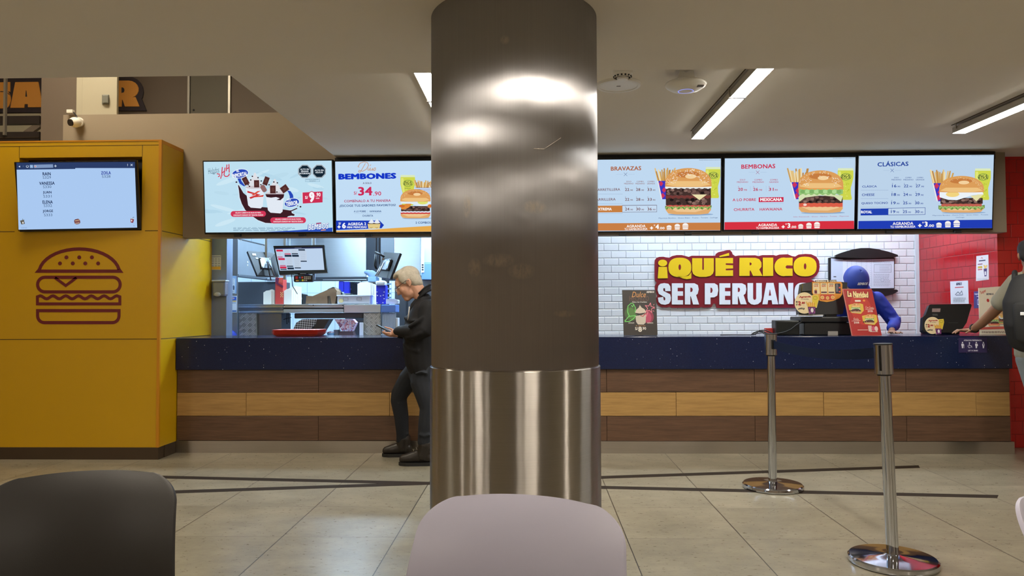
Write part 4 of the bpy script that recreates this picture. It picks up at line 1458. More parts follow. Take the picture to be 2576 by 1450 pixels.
def paint_duo(a):
    blue = (22, 56, 200)
    tan = (204, 152, 110)
    a.line([(560, 262), (510, 350), (480, 400), (452, 396), (462, 370), (520, 385), (580, 350), (612, 290), (596, 250), (540, 236), (480, 255), (444, 310), (460, 320)], 9, tan)
    a.line([(606, 330), (600, 368), (622, 370), (640, 330), (638, 372), (662, 366), (676, 335), (674, 372), (690, 360), (700, 335), (722, 330), (724, 360), (700, 376), (694, 350)], 8, tan); a.line([(634, 300), (650, 280)], 8, tan)
    a.text('BEMBONES', 592, 464, 94, blue, w=920, bold=.07, rot=.4)
    a.text('A SOLO', 590, 573, 30, (90, 60, 100), w=136, bold=.015)
    a.text('S/', 404, 731, 50, (206, 44, 90), bold=.02); a.text('34', 560, 702, 138, (206, 44, 90), w=226, bold=.04); a.text('.90', 750, 738, 66, (206, 44, 90), w=126, bold=.015)
    a.text('COMBÍNALO A TU MANERA', 594, 850, 50, (180, 40, 90), w=740, bold=.02, rot=.4)
    a.text('¡ESCOGE TUS SABORES FAVORITOS!', 598, 932, 44, (22, 70, 130), w=886, bold=.02, rot=.4)
    a.text('A LO POBRE', 476, 1022, 30, (22, 70, 130), w=192, bold=.02); a.text('HAWAIANA', 722, 1021, 30, (22, 70, 130), w=186, bold=.02)
    a.line([(598, 1000), (598, 1056)], 2, (130, 160, 200)); a.line([(384, 1056), (812, 1054)], 2, (130, 160, 200))
    a.text('CHURRITA', 600, 1091, 30, (22, 70, 130), w=170, bold=.02)
    soda(a, 1118, 1350, 445, 930, 36)
    a.text('IMPERIAL', 1238, 656, 14, (60, 80, 60), w=100)
    fries(a, 1355, 1590, 530, 650, 800, True); fries(a, 1600, 1760, 540, 650, 800, True)
    burger(a, 1358, 670, 1132, 480, 2)
    burger(a, 1850, 670, 1132, 480, 2)
    a.text('2 COMBOS BEMBONES', 1610, 1200, 34, (22, 70, 130), w=500, bold=.02)
    a.poly([(88, 1322), (700, 1306), (1700, 1246), (2080, 1222), (2080, 1348), (92, 1352)], (232, 172, 78))
    a.poly([(88, 1168), (790, 1168), (860, 1240), (820, 1290), (90, 1318)], (28, 60, 186))
    a.poly([(88, 1320), (700, 1302), (1200, 1274), (700, 1310), (90, 1330)], (200, 226, 246))
    a.text('S/', 160, 1214, 36, (246, 250, 255), bold=.03); a.text('+', 148, 1268, 50, (246, 250, 255), bold=.05); a.text('6', 226, 1248, 92, (246, 250, 255), bold=.05)
    a.text('AGREGA 2', 432, 1222, 46, (246, 250, 255), w=290, bold=.04, rot=.6); a.text('MINI PRINCESAS', 430, 1273, 32, (246, 250, 255), w=310, bold=.04, rot=.6)
    for cx in (654, 742):
        a.poly([(cx - 54, 1212), (cx + 62, 1212), (cx + 48, 1296), (cx - 42, 1296)], (228, 206, 140)); a.rect(cx - 54, 1206, cx + 60, 1222, (60, 40, 44), 6)
        for k, r_ in enumerate((50, 38, 22, 8)):
            a.ell(cx + 8, 1200 - k * 15, r_, 13, (232, 238, 246))
        a.line([(cx - 14, 1276), (cx + 4, 1286), (cx + 24, 1276)], 5, (110, 80, 50))


def paint_bravazas(a):
    br = (176, 100, 62)
    dk = (122, 78, 76)
    a.text('BRAVAZAS', 472, 340, 66, br, w=482, bold=.03, rot=.5)
    crossed(a, 464, 434, 26, (90, 110, 150))
    heads(a, [(516, 'SOLO', 'MEDIANO', 148), (696, 'COMBO', 'MEDIANO', 148), (868, 'COMBO', 'GRANDE', 126)], 548, 22, (150, 100, 96))
    for y, nm, w, ps, x0 in ((676, 'CARRETILLERA', 396, ('22', '28', '33'), 180), (832, 'PARRILLERA', 340, ('22', '28', '33'), 136)):
        a.text(nm, x0, y, 40, dk, w=w, bold=.012, rot=.4)
        for x, p in zip((505, 680, 860), ps):
            price(a, x, y, p, dk)
    a.rect(408, 922, 960, 1036, (110, 100, 120)); a.rect(413, 930, 954, 1030, (200, 222, 244))
    a.rect(-60, 932, 412, 1038, (200, 128, 66)); a.text('EXTREMA', 122, 986, 44, (250, 246, 240), w=246, bold=.05)
    for x, p in zip((505, 680, 860), ('24', '30', '36')):
        price(a, x, 986, p, dk)
    for y in (747, 903, 1056):
        for k in range(40):
            a.rect(-60 + k * 12, y - 2, -53 + k * 12, y + 2, (120, 140, 170)); a.n -= a.step
        a.n += a.step
    a.text('IMAGENES REFERENCIALES DE LOS PRODUCTOS', 1798, 208, 11, (60, 70, 100), w=340)
    soda(a, 1730, 1966, 320, 812, 38)
    fries(a, 960, 1230, 330, 540, 830)
    burger(a, 1456, 336, 1072, 735, 3)
    a.text('Mayonesa Bembos - Queso Edam - Tocino - Tomate - Lechuga', 1450, 1128, 24, (60, 80, 130), w=935, rot=.2, shear=.1)
    footer(a, -70, 1962, 1212, 1330, 1200, 1322, (202, 128, 70), '4', 628, 1256)


def paint_bembonas(a):
    rd = (206, 44, 78)
    a.text('BEMBONAS', 616, 308, 68, rd, w=540, bold=.03, rot=.6)
    crossed(a, 606, 402, 26, (160, 80, 120))
    heads(a, [(366, 'SOLO', 'MEDIANO', 176), (615, 'COMBO', 'MEDIANO', 178), (862, 'COMBO', 'GRANDE', 148)], 521, 24, (190, 70, 100), 36)
    for x, p in zip((350, 590, 836), ('20', '26', '31')):
        price(a, x, 672, p, (190, 40, 80), 50)
    for x in (488, 738):
        a.line([(x, 620), (x, 708)], 2, (140, 165, 205))
    a.text('A LO POBRE', 392, 838, 44, rd, w=370, bold=.02, rot=.3)
    a.rect(620, 798, 1014, 874, rd, rot=.3); a.text('MEXICANA', 818, 834, 50, (250, 246, 248), w=350, bold=.05, rot=.3)
    a.text('CHURRITA', 388, 992, 44, rd, w=326, bold=.02, rot=.4); a.text('HAWAIANA', 815, 988, 44, rd, w=358, bold=.02, rot=.4)
    for k in range(40):
        a.rect(620 + k * 10, 894, 625 + k * 10, 898, (140, 150, 190)); a.n -= a.step
    a.n += a.step
    a.text('IMAGENES REFERENCIALES DE LOS PRODUCTOS', 1972, 178, 11, (60, 70, 100), w=350)
    soda(a, 1872, 2122, 338, 840, 40)
    fries(a, 1115, 1420, 340, 560, 830)
    burger(a, 1602, 372, 1046, 715, 4)
    a.text('Salsa Guacamole - Queso - Nachos - Tomate - Mayonesa', 1604, 1106, 20, (190, 60, 100), w=880, rot=.4, shear=.1)
    footer(a, 58, 2128, 1194, 1322, 1172, 1308, (216, 50, 66), '3', 760, 1238)


def paint_clasicas(a):
    bl = (34, 66, 156)
    a.text('CLÁSICAS', 618, 242, 78, bl, w=452, bold=.03, rot=.8)
    crossed(a, 606, 342, 24, (70, 96, 160))
    heads(a, [(668, 'SOLO', 'MEDIANO', 144), (842, 'COMBO', 'MEDIANO', 146), (1012, 'COMBO', 'GRANDE', 124)], 447, 18, (60, 84, 150), 31)
    for y, nm, w, x0, ps in ((573, 'CLÁSICA', 214, 274, ('16', '22', '27')), (698, 'CHEESE', 184, 254, ('18', '24', '29')), (822, 'QUESO TOCINO', 386, 346, ('19', '25', '30'))):
        a.text(nm, x0, y, 36, bl, w=w, bold=.02, rot=.5)
        d = (y - 573) * -.06
        for x, p in zip((650 + d, 822 + d, 995 + d), ps):
            price(a, x, y - 4, p, bl, 42)
    for y in (630, 754, 880):
        for k in range(40):
            a.rect(146 + k * 10, y - 2, 152 + k * 10, y + 2, (120, 140, 185)); a.n -= a.step
        a.n += a.step
    a.rect(536, 889, 1084, 993, (40, 66, 150), rot=.5); a.rect(541, 895, 1078, 987, (196, 217, 238), rot=.5)
    a.rect(140, 900, 544, 998, (32, 64, 176), rot=.4); a.text('ROYAL', 226, 950, 42, (248, 250, 255), w=160, bold=.05)
    for x, p in zip((628, 800, 978), ('19', '25', '30')):
        price(a, x, 945, p, bl, 42)
    a.text('IMAGENES REFERENCIALES DE LOS PRODUCTOS', 1918, 128, 10, (110, 130, 160), w=330)
    soda(a, 1803, 2036, 316, 775, 38)
    fries(a, 1176, 1460, 330, 530, 795)
    burger(a, 1606, 424, 960, 655, 5)
    a.text('Mayonesa Bembos - Huevo Frito - Queso Edam - Tomate', 1586, 997, 18, (50, 76, 140), w=810, rot=.4, shear=.1); a.text('Lechuga', 1584, 1030, 18, (50, 76, 140), w=124, shear=.1)
    footer(a, 84, 2050, 1082, 1200, 1062, 1186, (34, 62, 182), '3', 752, 1118)


bgs = (194, 219, 243)
television(511.5, 839, 402.5, 589, 'menu screen with ice cream sundaes on pale blue', paint_ice, (490, 370, .1586), (192, 226, 243))
television(841.5, 1172, 402, 588.5, 'menu screen reading DUO BEMBONES with S/34.90, left of the steel column', paint_duo, (830, 370, .15864), (196, 223, 247))
television(1484, 1816, 397.5, 586, 'menu screen reading BRAVAZAS with an orange footer, right of the steel column', paint_bravazas, (1500, 370, .15865), bgs)
television(1819.5, 2153.5, 394, 582, 'menu screen reading BEMBONAS with a red footer', paint_bembonas, (1810, 370, .15859), (192, 217, 241))
television(2156, 2501, 388, 580, 'menu screen reading CLASICAS with a blue footer', paint_clasicas, (2140, 370, .1724), (190, 213, 236))
t = MB(); z1 = at(1660, 397, 6.56).z
t.box(at(842, 398, 6.6).x, at(2504, 386, 6.6).x, 6.60, YB - 0.001, z1 - 0.03, ZB - 0.002, M_black, 0.003)  # black filler, gives the gap between screens and ceiling its shade
tag(t.build('gap_shade_strip'), 'black strip standing in for the shaded gap above the four right menu screens', 'shade strip')


# order screen in the yellow wall (leans out of its niche)
def paint_orders(a):
    a.poly([(222, 374), (1820, 362), (1824, 446), (1018, 446), (1016, 458), (224, 468)], (44, 62, 104))
    wht = (214, 228, 246)
    a.poly([(250, 426), (272, 414), (274, 438)], wht); a.poly([(330, 420), (308, 408), (308, 434)], (70, 90, 130))
    a.ell(370, 424, 18, 18, wht); a.ell(370, 424, 12, 12, (44, 62, 104)); a.rect(362, 404, 374, 416, (44, 62, 104))
    a.rect(404, 402, 448, 446, (140, 172, 214), 4); a.ell(426, 424, 9, 9, (170, 200, 236))
    a.rect(458, 398, 718, 444, (128, 152, 192), 4, rot=.4); a.rect(466, 412, 492, 434, (206, 214, 232)); a.ell(478, 424, 8, 8, (210, 90, 80))
    a.text('+', 750, 418, 32, wht, bold=.02)
    for y in (392, 403, 414):
        a.rect(1721, y - 3, 1728, y + 3, wht)
    a.line([(1766, 392), (1790, 416)], 6, wht); a.line([(1790, 392), (1766, 416)], 6, wht)
    dk = (18, 40, 84)
    for nm, cd, x, y, w in (('RAIN', 'S329', 632, 524, 110), ('VANESSA', 'S330', 636, 651, 208), ('JUAN', 'S331', 640, 778, 116), ('ELENA', 'S332', 646, 905, 138), ('JORGE', 'S333', 650, 1031, 140)):
        a.text(nm, x, y, 44, dk, w=w, bold=.03); a.text(cd, x + 3, y + 48, 36, (70, 96, 130), w=112)
    a.text('ZOILA', 1433, 511, 44, (16, 40, 150), w=132, bold=.03); a.text('S328', 1436, 559, 36, (70, 96, 130), w=114)
    a.text('AURORA', 330, 1254, 18, (120, 150, 200), w=80)
    a.line([(1806, 1218), (1816, 1226), (1808, 1234)], 3, (100, 120, 160))
    a.poly([(276, 1160), (326, 1148), (340, 1198), (292, 1208)], (96, 92, 84)); a.ell(314, 1184, 10, 14, (230, 226, 220)); a.line([(306, 1150), (310, 1130)], 5, (90, 100, 90)); a.poly([(274, 1156), (330, 1142), (332, 1152), (276, 1166)], (110, 110, 100))
    a.rect(1006, 1134, 1086, 1204, (100, 44, 54), 26, rot=10); a.rect(1012, 1146, 1080, 1160, (196, 160, 130), 6, rot=10); a.rect(1012, 1170, 1082, 1178, (170, 120, 110), rot=10); a.rect(1018, 1186, 1080, 1196, (206, 180, 160), 5, rot=10)
    a.poly([(1766, 1122), (1814, 1132), (1800, 1186), (1768, 1180)], (130, 36, 52)); a.ell(1782, 1156, 9, 14, (236, 226, 226)); a.poly([(1762, 1118), (1816, 1130), (1814, 1140), (1762, 1130)], (190, 200, 210)); a.line([(1796, 1126), (1802, 1110), (1814, 1112)], 5, (90, 90, 90))


tvt = thing('order_screen', at(195, 582, YY - 0.02), 'order screen listing names and numbers, set into the yellow wall', 'screen')
p00, p10, p01 = at(43, 583, YY - 0.05), at(352, 577, YY - 0.012), None
U_ = (p10 - p00).normalized()
pl0 = Plane(p00, U_, Vector((0, -math.sin(math.radians(7)), math.cos(math.radians(7)))))
pl0.V = (pl0.V - pl0.U * pl0.V.dot(pl0.U)).normalized(); pl0.N = pl0.U.cross(pl0.V).normalized()
u0, u1 = pl0.uv(42, 500)[0], pl0.uv(349, 495)[0]
v0, v1 = pl0.uv(195, 581)[1], pl0.uv(190, 405)[1]
b = MB(); b.obox(pl0.pt((u0 + u1) / 2, (v0 + v1) / 2, -0.017), pl0.U * (u1 - u0) / 2, pl0.V * (v1 - v0) / 2, pl0.N * 0.015, M_blackg, 0.004); b.build('casing', tvt)
a = Art(PC(pl0, 0, 340, .18634), em, lift=0.0008)
a.poly([(222, 374), (1818, 362), (1852, 1250), (252, 1278)], (172, 203, 243)); paint_orders(a); a.mb.build('display', tvt)

# ================================================================ lettering on the white tiles
wp = Plane((0, YW, 1.0), (1, 0, 0), (0, 0, 1))
wc = PC(wp, 1500, 590, .20963)
inkR = pm('sign_burgundy', (132, 26, 40), rough=0.35, var=0.02)
inkY = pm('sign_yellow', (232, 194, 30), rough=0.35, var=0.02)
inkW = pm('sign_white', (232, 236, 242), rough=0.35, var=0.01)
inkN = pm('sign_dark_edge', (70, 16, 22), rough=0.4)
t = thing('wall_sign', at(1850, 775, YW - 0.02), 'large wall sign reading QUE RICO SER PERUANO in yellow and white on burgundy', 'sign')
b = MB()
outline = [(697, 340), (700, 310), (718, 285), (750, 272), (800, 270), (840, 280), (870, 285), (905, 262), (960, 250), (1020, 250), (1070, 262), (1105, 272), (1140, 258), (1425, 258), (1432, 235), (1460, 215), (1570, 190), (1600, 192), (1622, 215), (1630, 240), (1660, 262), (1700, 255), (1900, 252), (1940, 262), (1985, 250), (2120, 250), (2150, 258), (2190, 244), (2290, 240), (2340, 262), (2380, 268), (2420, 244), (2500, 236), (2570, 240), (2630, 268), (2665, 320), (2672, 390), (2660, 450), (2630, 495), (2590, 520), (2560, 540), (2600, 560), (2660, 590), (2690, 650), (2695, 720), (2685, 790), (2650, 850), (2580, 880), (1440, 884), (1432, 860), (1428, 835), (1400, 830), (1390, 850), (1375, 876), (1280, 880), (1258, 870), (1230, 882), (900, 880), (880, 868), (840, 878), (780, 874), (735, 850), (715, 800), (714, 770), (730, 740), (716, 700), (700, 660), (700, 620), (722, 580), (705, 560), (697, 530)]
letter_plate(b, wc, [outline], inkR, inkR, 0.001, 0.022)
b.build('backing_panel', t)
def sign_letter(name, polys, holes, col, grow=None):
    b = MB()
    letter_plate(b, wc, polys, col, inkN, 0.022, 0.032)
    letter_plate(b, wc, holes, inkR, inkR, 0.032, 0.0325)
    b.build('letter', t)
E2 = lambda cx, cy, rx, ry, p=1.0, n=28: [(cx + rx * math.copysign(abs(math.cos(2 * math.pi * k / n)) ** p, math.cos(2 * math.pi * k / n)), cy - ry * math.copysign(abs(math.sin(2 * math.pi * k / n)) ** p, math.sin(2 * math.pi * k / n))) for k in range(n)]
sign_letter('i', [E2(791, 346, 54, 40), [(742, 392), (842, 392), (852, 528), (732, 530)]], [], inkY)
sign_letter('Q', [E2(996, 398, 137, 116, .82), [(960, 500), (1040, 512), (1100, 498), (1135, 455), (1133, 532), (1080, 540), (1030, 530)]], [E2(995, 396, 15, 34)], inkY)
sign_letter('U', [[(1143, 288), (1402, 288), (1402, 440), (1390, 475), (1360, 500), (1310, 512), (1230, 512), (1185, 500), (1155, 475), (1143, 440)]], [[(1264, 287), (1283, 287), (1283, 420), (1278, 428), (1268, 428), (1264, 420)]], inkY)
sign_letter('E', [[(1422, 286), (1632, 286), (1632, 500), (1422, 502)], [(1468, 262), (1584, 224), (1586, 258), (1470, 276)]], [[(1545, 350), (1633, 350), (1633, 372), (1545, 368)], [(1545, 414), (1633, 410), (1633, 432), (1545, 434)]], inkY)
sign_letter('R', [[(1708, 284), (1900, 284), (1945, 300), (1972, 340), (1972, 390), (1945, 425), (1985, 500), (1870, 500), (1838, 430), (1832, 500), (1706, 500)]], [[(1830, 340), (1846, 342), (1856, 356), (1846, 372), (1830, 374)], [(1830, 445), (1836, 440), (1850, 470), (1862, 501), (1830, 501)]], inkY)
sign_letter('I', [[(1988, 282), (2112, 282), (2112, 500), (1988, 502)]], [], inkY)
sign_letter('C', [[(2344, 282)] + [(2236 + 110 * math.cos(math.radians(a_)), 392 - 112 * math.sin(math.radians(a_)) * 1.0) for a_ in range(75, 286, 15)] + [(2344, 500)]], [[(2262, 385), (2275, 374), (2345, 376), (2345, 412), (2275, 412), (2262, 402)]], inkY)
sign_letter('O', [E2(2493, 388, 138, 118, .82)], [E2(2493, 386, 15, 36)], inkY)
def block(x0, x1, y0=588, y1=842):
    return [(x0, y0), (x1, y0), (x1, y1), (x0, y1)]
sign_letter('S', [[(886, 682), (822, 682), (818, 650), (806, 645), (798, 655), (800, 680), (880, 720), (890, 760), (886, 800), (866, 832), (820, 846), (770, 838), (742, 812), (733, 760), (798, 752), (803, 790), (815, 794), (822, 780), (818, 758), (745, 715), (730, 670), (738, 620), (762, 594), (810, 586), (860, 594), (882, 625)]], [], inkW)
sign_letter('E', [block(900, 1034)], [[(970, 642), (1035, 642), (1035, 684), (970, 684)], [(970, 738), (1035, 738), (1035, 790), (970, 790)]], inkW)
sign_letter('R', [[(1056, 588), (1170, 588), (1212, 610), (1222, 660), (1210, 715), (1190, 730), (1226, 842), (1154, 842), (1128, 745), (1122, 745), (1122, 842), (1056, 842)]], [[(1122, 640), (1142, 644), (1150, 665), (1142, 690), (1122, 694)]], inkW)
sign_letter('P', [[(1294, 588), (1410, 588), (1448, 612), (1456, 672), (1444, 735), (1408, 756), (1362, 758), (1362, 840), (1294, 840)]], [[(1362, 640), (1380, 645), (1388, 672), (1380, 700), (1362, 704)]], inkW)
sign_letter('E', [block(1468, 1600)], [[(1536, 642), (1601, 642), (1601, 684), (1536, 684)], [(1536, 738), (1601, 738), (1601, 788), (1536, 788)]], inkW)
sign_letter('R', [[(1622, 588), (1738, 588), (1782, 610), (1792, 660), (1780, 712), (1758, 730), (1796, 840), (1722, 840), (1694, 745), (1690, 745), (1690, 840), (1622, 840)]], [[(1690, 640), (1708, 644), (1716, 665), (1708, 690), (1690, 694)]], inkW)
sign_letter('U', [[(1804, 586), (1976, 586), (1976, 760), (1966, 808), (1930, 838), (1886, 846), (1846, 838), (1814, 808), (1804, 760)]], [[(1872, 585), (1908, 585), (1908, 770), (1898, 786), (1882, 786), (1872, 770)]], inkW)
sign_letter('A', [[(2030, 584), (2116, 584), (2172, 840), (2100, 840), (2092, 790), (2052, 790), (2044, 840), (1982, 840)]], [[(2070, 665), (2075, 665), (2086, 735), (2060, 735)]], inkW)
sign_letter('N', [[(2178, 584), (2240, 584), (2290, 700), (2290, 584), (2352, 584), (2352, 838), (2290, 838), (2238, 712), (2238, 838), (2178, 838)]], [], inkW)
sign_letter('O', [E2(2470, 712, 105, 130, .7)], [E2(2470, 712, 22, 66, .7)], inkW)

# ================================================================ certificate frame on the tiles
pp = PC(wp, 1880, 600, .1793)
t = thing('certificate_frame', at(2168, 740, YW - 0.05), 'black wall frame with curved top holding white certificates behind the worker', 'wall frame')
b = MB()
letter_plate(b, pp, [[(1130, 275), (1165, 268), (2050, 270), (2050, 715), (1150, 715), (1132, 600)]], M_black, M_black, 0.001, 0.025); b.build('back_panel', t)
b = MB()
letter_plate(b, pp, [[(1212, 270), (1214, 240), (1300, 205), (1450, 160), (1560, 143), (1680, 142), (1800, 158), (1950, 195), (2072, 236), (2080, 262), (2010, 272), (1700, 288), (1400, 280)]], M_black, M_black, 0.02, 0.06); b.build('top_cap', t)
b = MB()
letter_plate(b, pp, [[(1700, 715), (2060, 722), (2084, 742), (2000, 790), (1880, 815), (1700, 830)], [(1230, 715), (1700, 715), (1700, 830), (1500, 840), (1300, 790)]], M_black, M_black, 0.02, 0.06); b.build('bottom_cap', t)
a = Art(pp, pr, lift=0.026)
a.poly([(1160, 282), (1330, 300), (1330, 700), (1160, 690)], (196, 206, 226)); a.poly([(1326, 306), (2040, 288), (2042, 700), (1326, 706)], (214, 220, 236))
for x in (1388, 1452, 1520, 1588, 1660, 1728):
    a.line([(x, 300), (x, 700)], 3, (168, 178, 200))
a.poly([(1760, 368), (2006, 368), (2004, 480), (1758, 482)], (120, 128, 146)); a.poly([(1764, 373), (2001, 373), (1999, 476), (1762, 478)], (208, 214, 230))
a.bars(1750, 320, 2010, 3, 14, 4, (140, 148, 168), 2); a.bars(1838, 390, 1990, 6, 14, 4, (150, 158, 178), 3); a.bars(1756, 505, 2000, 9, 15, 6, (160, 168, 186), 5); a.ell(1880, 586, 26, 24, (150, 168, 190)); a.ell(1880, 586, 21, 19, (206, 212, 228))
a.bars(1756, 640, 2005, 4, 10, 3, (150, 158, 178), 6)
for x in (1380, 1440, 1505, 1570, 1640, 1710):
    a.bars(x, 330, x + 10, 12, 30, 6, (160, 168, 190), x)
a.rect(1196, 534, 1232, 546, (60, 64, 80))
a.mb.build('certificate', t)

# ================================================================ poster on the counter: dulce hechizo
def stand_board(name, quad, Yb, Yt, thick, label, cat, paint, crop, edge, back=None, mk=pr):
    """upright board with four pixel corners (TL, TR, BR, BL); bottom at depth Yb, top leaning to Yt"""
    t = thing(name, at((quad[2][0] + quad[3][0]) / 2, quad[2][1], Yb), label, cat)
    bl, br = at(*quad[3], Yb), at(*quad[2], Yb)
    O = Vector((bl.x, Yb, ZC + 0.002))
    tl = at(*quad[0], Yt)
    V = Vector((0, Yt - Yb, tl.z - O.z)).normalized()
    pl = Plane(O, (1, 0, 0), V)
    uv = [pl.uv(*q) for q in (quad[3], quad[2], quad[1], quad[0])]
    uv = [(uv[0][0], max(0, uv[0][1])), (uv[1][0], max(0, uv[1][1])), uv[2], uv[3]]
    uv[0] = (uv[0][0], 0.0); uv[1] = (uv[1][0], 0.0)
    b = MB(); b.prism([pl.pt(u, v, -thick) for u, v in uv], pl.N * thick, edge); b.build('board', t)
    if back is not None:
        m_ = (uv[0][0] + uv[1][0]) / 2
        top = pl.pt(m_, uv[2][1] * .7, -thick)
        b = MB(); b.prism([top + Vector((-.03, 0.001, 0)), top + Vector((.03, 0.001, 0)), Vector((top.x + .04, Yb + back, ZC + .002)), Vector((top.x - .04, Yb + back, ZC + .002))], Vector((0, -0.004, 0.0)), edge); b.build('easel_leg', t)
    a = Art(PC(pl, *crop), mk, lift=0.0004, step=0.00004)
    paint(a)
    a.mb.build('print', t)
    return t, pl


def paint_dulce(a):
    bg = (52, 44, 40)
    a.poly([(318, 674), (716, 674), (736, 1206), (334, 1208)], bg)
    a.text('HECHIZO', 514, 770, 62, (96, 68, 58), w=236, bold=.03)
    a.text('Dulce', 510, 722, 66, (226, 158, 84), w=168, bold=.0, shear=.3)
    a.text('BEMBOS', 650, 692, 22, (230, 224, 216), w=92, bold=.05, shear=.2)
    a.text('Elado a los 2 hechizos', 520, 812, 15, (226, 220, 210), w=174, bold=.03)
    for c, rx, ry, o in (((70, 96, 50), 80, 90, 0), ((84, 130, 60), 50, 70, 8)):
        a.ell(420, 950, rx, ry, c, rot=o)
    g = (120, 220, 110)
    a.line([(396, 980), (375, 930), (380, 860), (420, 825), (450, 838), (436, 870), (420, 850)], 9, g); a.line([(450, 845), (470, 880), (466, 930)], 9, g); a.line([(345, 1040), (390, 985), (470, 975), (450, 1010), (400, 1045), (345, 1048), (345, 1030)], 10, g)
    a.ell(620, 990, 70, 80, (150, 50, 76)); a.ell(620, 1000, 42, 60, (196, 70, 104))
    p = (236, 130, 150)
    star = [(640 + (60 if k % 2 == 0 else 24) * math.sin(math.radians(k * 36 + 10)), 884 - (62 if k % 2 == 0 else 26) * math.cos(math.radians(k * 36 + 10))) for k in range(10)]
    a.line(star + [star[0]], 8, p); a.line([(620, 930), (600, 985)], 8, p)
    for q, r_ in (((685, 850), (694, 840)), ((690, 890), (700, 892)), ((680, 915), (692, 925))):
        a.line([q, r_], 7, p)
    a.poly([(470, 980), (598, 960), (592, 1060), (568, 1084), (500, 1082), (478, 1050)], (214, 202, 186)); a.poly([(466, 940), (480, 905), (510, 880), (522, 848), (545, 880), (580, 900), (600, 940), (560, 965), (490, 968)], (222, 206, 190))
    a.poly([(466, 942), (520, 950), (600, 938), (560, 962), (500, 976)], (44, 30, 30)); a.line([(600, 945), (560, 985), (530, 975)], 9, (200, 70, 80))
    a.text('CHOCOLATE', 420, 1064, 13, (226, 220, 210), w=70, bold=.04); a.text('FRAMBUESA', 648, 1064, 13, (226, 220, 210), w=72, bold=.04); a.text('A SOLO', 530, 1098, 12, (206, 150, 90), w=116, bold=.02)
    a.text('S/', 483, 1132, 34, (236, 230, 216), bold=.03); a.text('8', 525, 1140, 64, (236, 230, 216), bold=.05); a.text('.90', 572, 1130, 34, (236, 230, 216), w=52, bold=.04)


stand_board('promo_poster', ((1565, 730), (1650, 730), (1653, 843), (1569, 843)), 6.86, 6.93, 0.008, 'dark poster reading Dulce Hechizo standing on the counter beside the steel column', 'poster', paint_dulce, (1500, 590, .20963), M_black, 0.1)


def paint_navidad(a):
    a.poly([(1345, 716), (1748, 716), (1886, 1360), (1476, 1362)], (176, 36, 34))
    a.ell(1600, 1000, 150, 220, (196, 52, 40), rot=12)
    a.text('La Navidad', 1550, 790, 92, (120, 20, 20), w=312, bold=.12, rot=-3); a.text('La Navidad', 1550, 786, 84, (244, 222, 160), w=290, bold=.06, rot=-3)
    a.bars(1490, 832, 1640, 1, 10, 8, (244, 222, 160), 3)
    a.rect(1508, 866, 1590, 890, (240, 230, 216), 8); a.ell(1636, 874, 17, 14, (236, 150, 60))
    for (x, y) in ((1522, 985), (1712, 1140)):
        a.poly([(x - 105, y - 50), (x - 60, y - 62), (x + 60, y - 72), (x + 100, y - 60), (x + 112, y + 30), (x + 70, y + 76), (x - 60, y + 62), (x - 90, y + 30)], (226, 190, 74))
        burger(a, x, y - 75, y + 55, 130, 4)
        a.bars(x - 90, y + 34, x + 90, 1, 10, 18, (50, 30, 24), x)
    for (x, y, s, r_) in ((1714, 974, 'Con Combo', -6), (1522, 1134, 'Solo', -4)):
        a.text(s, x, y, 34, (244, 214, 200), w=120 if r_ == -6 else 76, shear=.3, rot=r_); a.line([(x - 60, y + 28), (x + 60, y + 22)], 4, (244, 214, 200)); a.text('S/19.90', x + 8, y + 50, 28, (250, 236, 228), w=70, bold=.04)
    a.rect(1545, 1284, 1690, 1291, (240, 210, 190))
    a.poly([(1690, 1226), (1740, 1226), (1746, 1308), (1700, 1308)], (220, 190, 180)); a.ell(1766, 1270, 28, 34, (214, 90, 120)); a.ell(1806, 1270, 24, 36, (236, 206, 200)); a.bars(1720, 1312, 1840, 1, 8, 8, (236, 210, 200), 9)


stand_board('promo_poster', ((2119, 727), (2192, 727), (2218, 846), (2143, 846)), 6.62, 6.70, 0.008, 'red poster with burgers leaning on the counter in front of the cashier in blue', 'poster', paint_navidad, (1880, 600, .1793), pm('red_board_edge', (200, 120, 110), rough=0.5), 0.05)

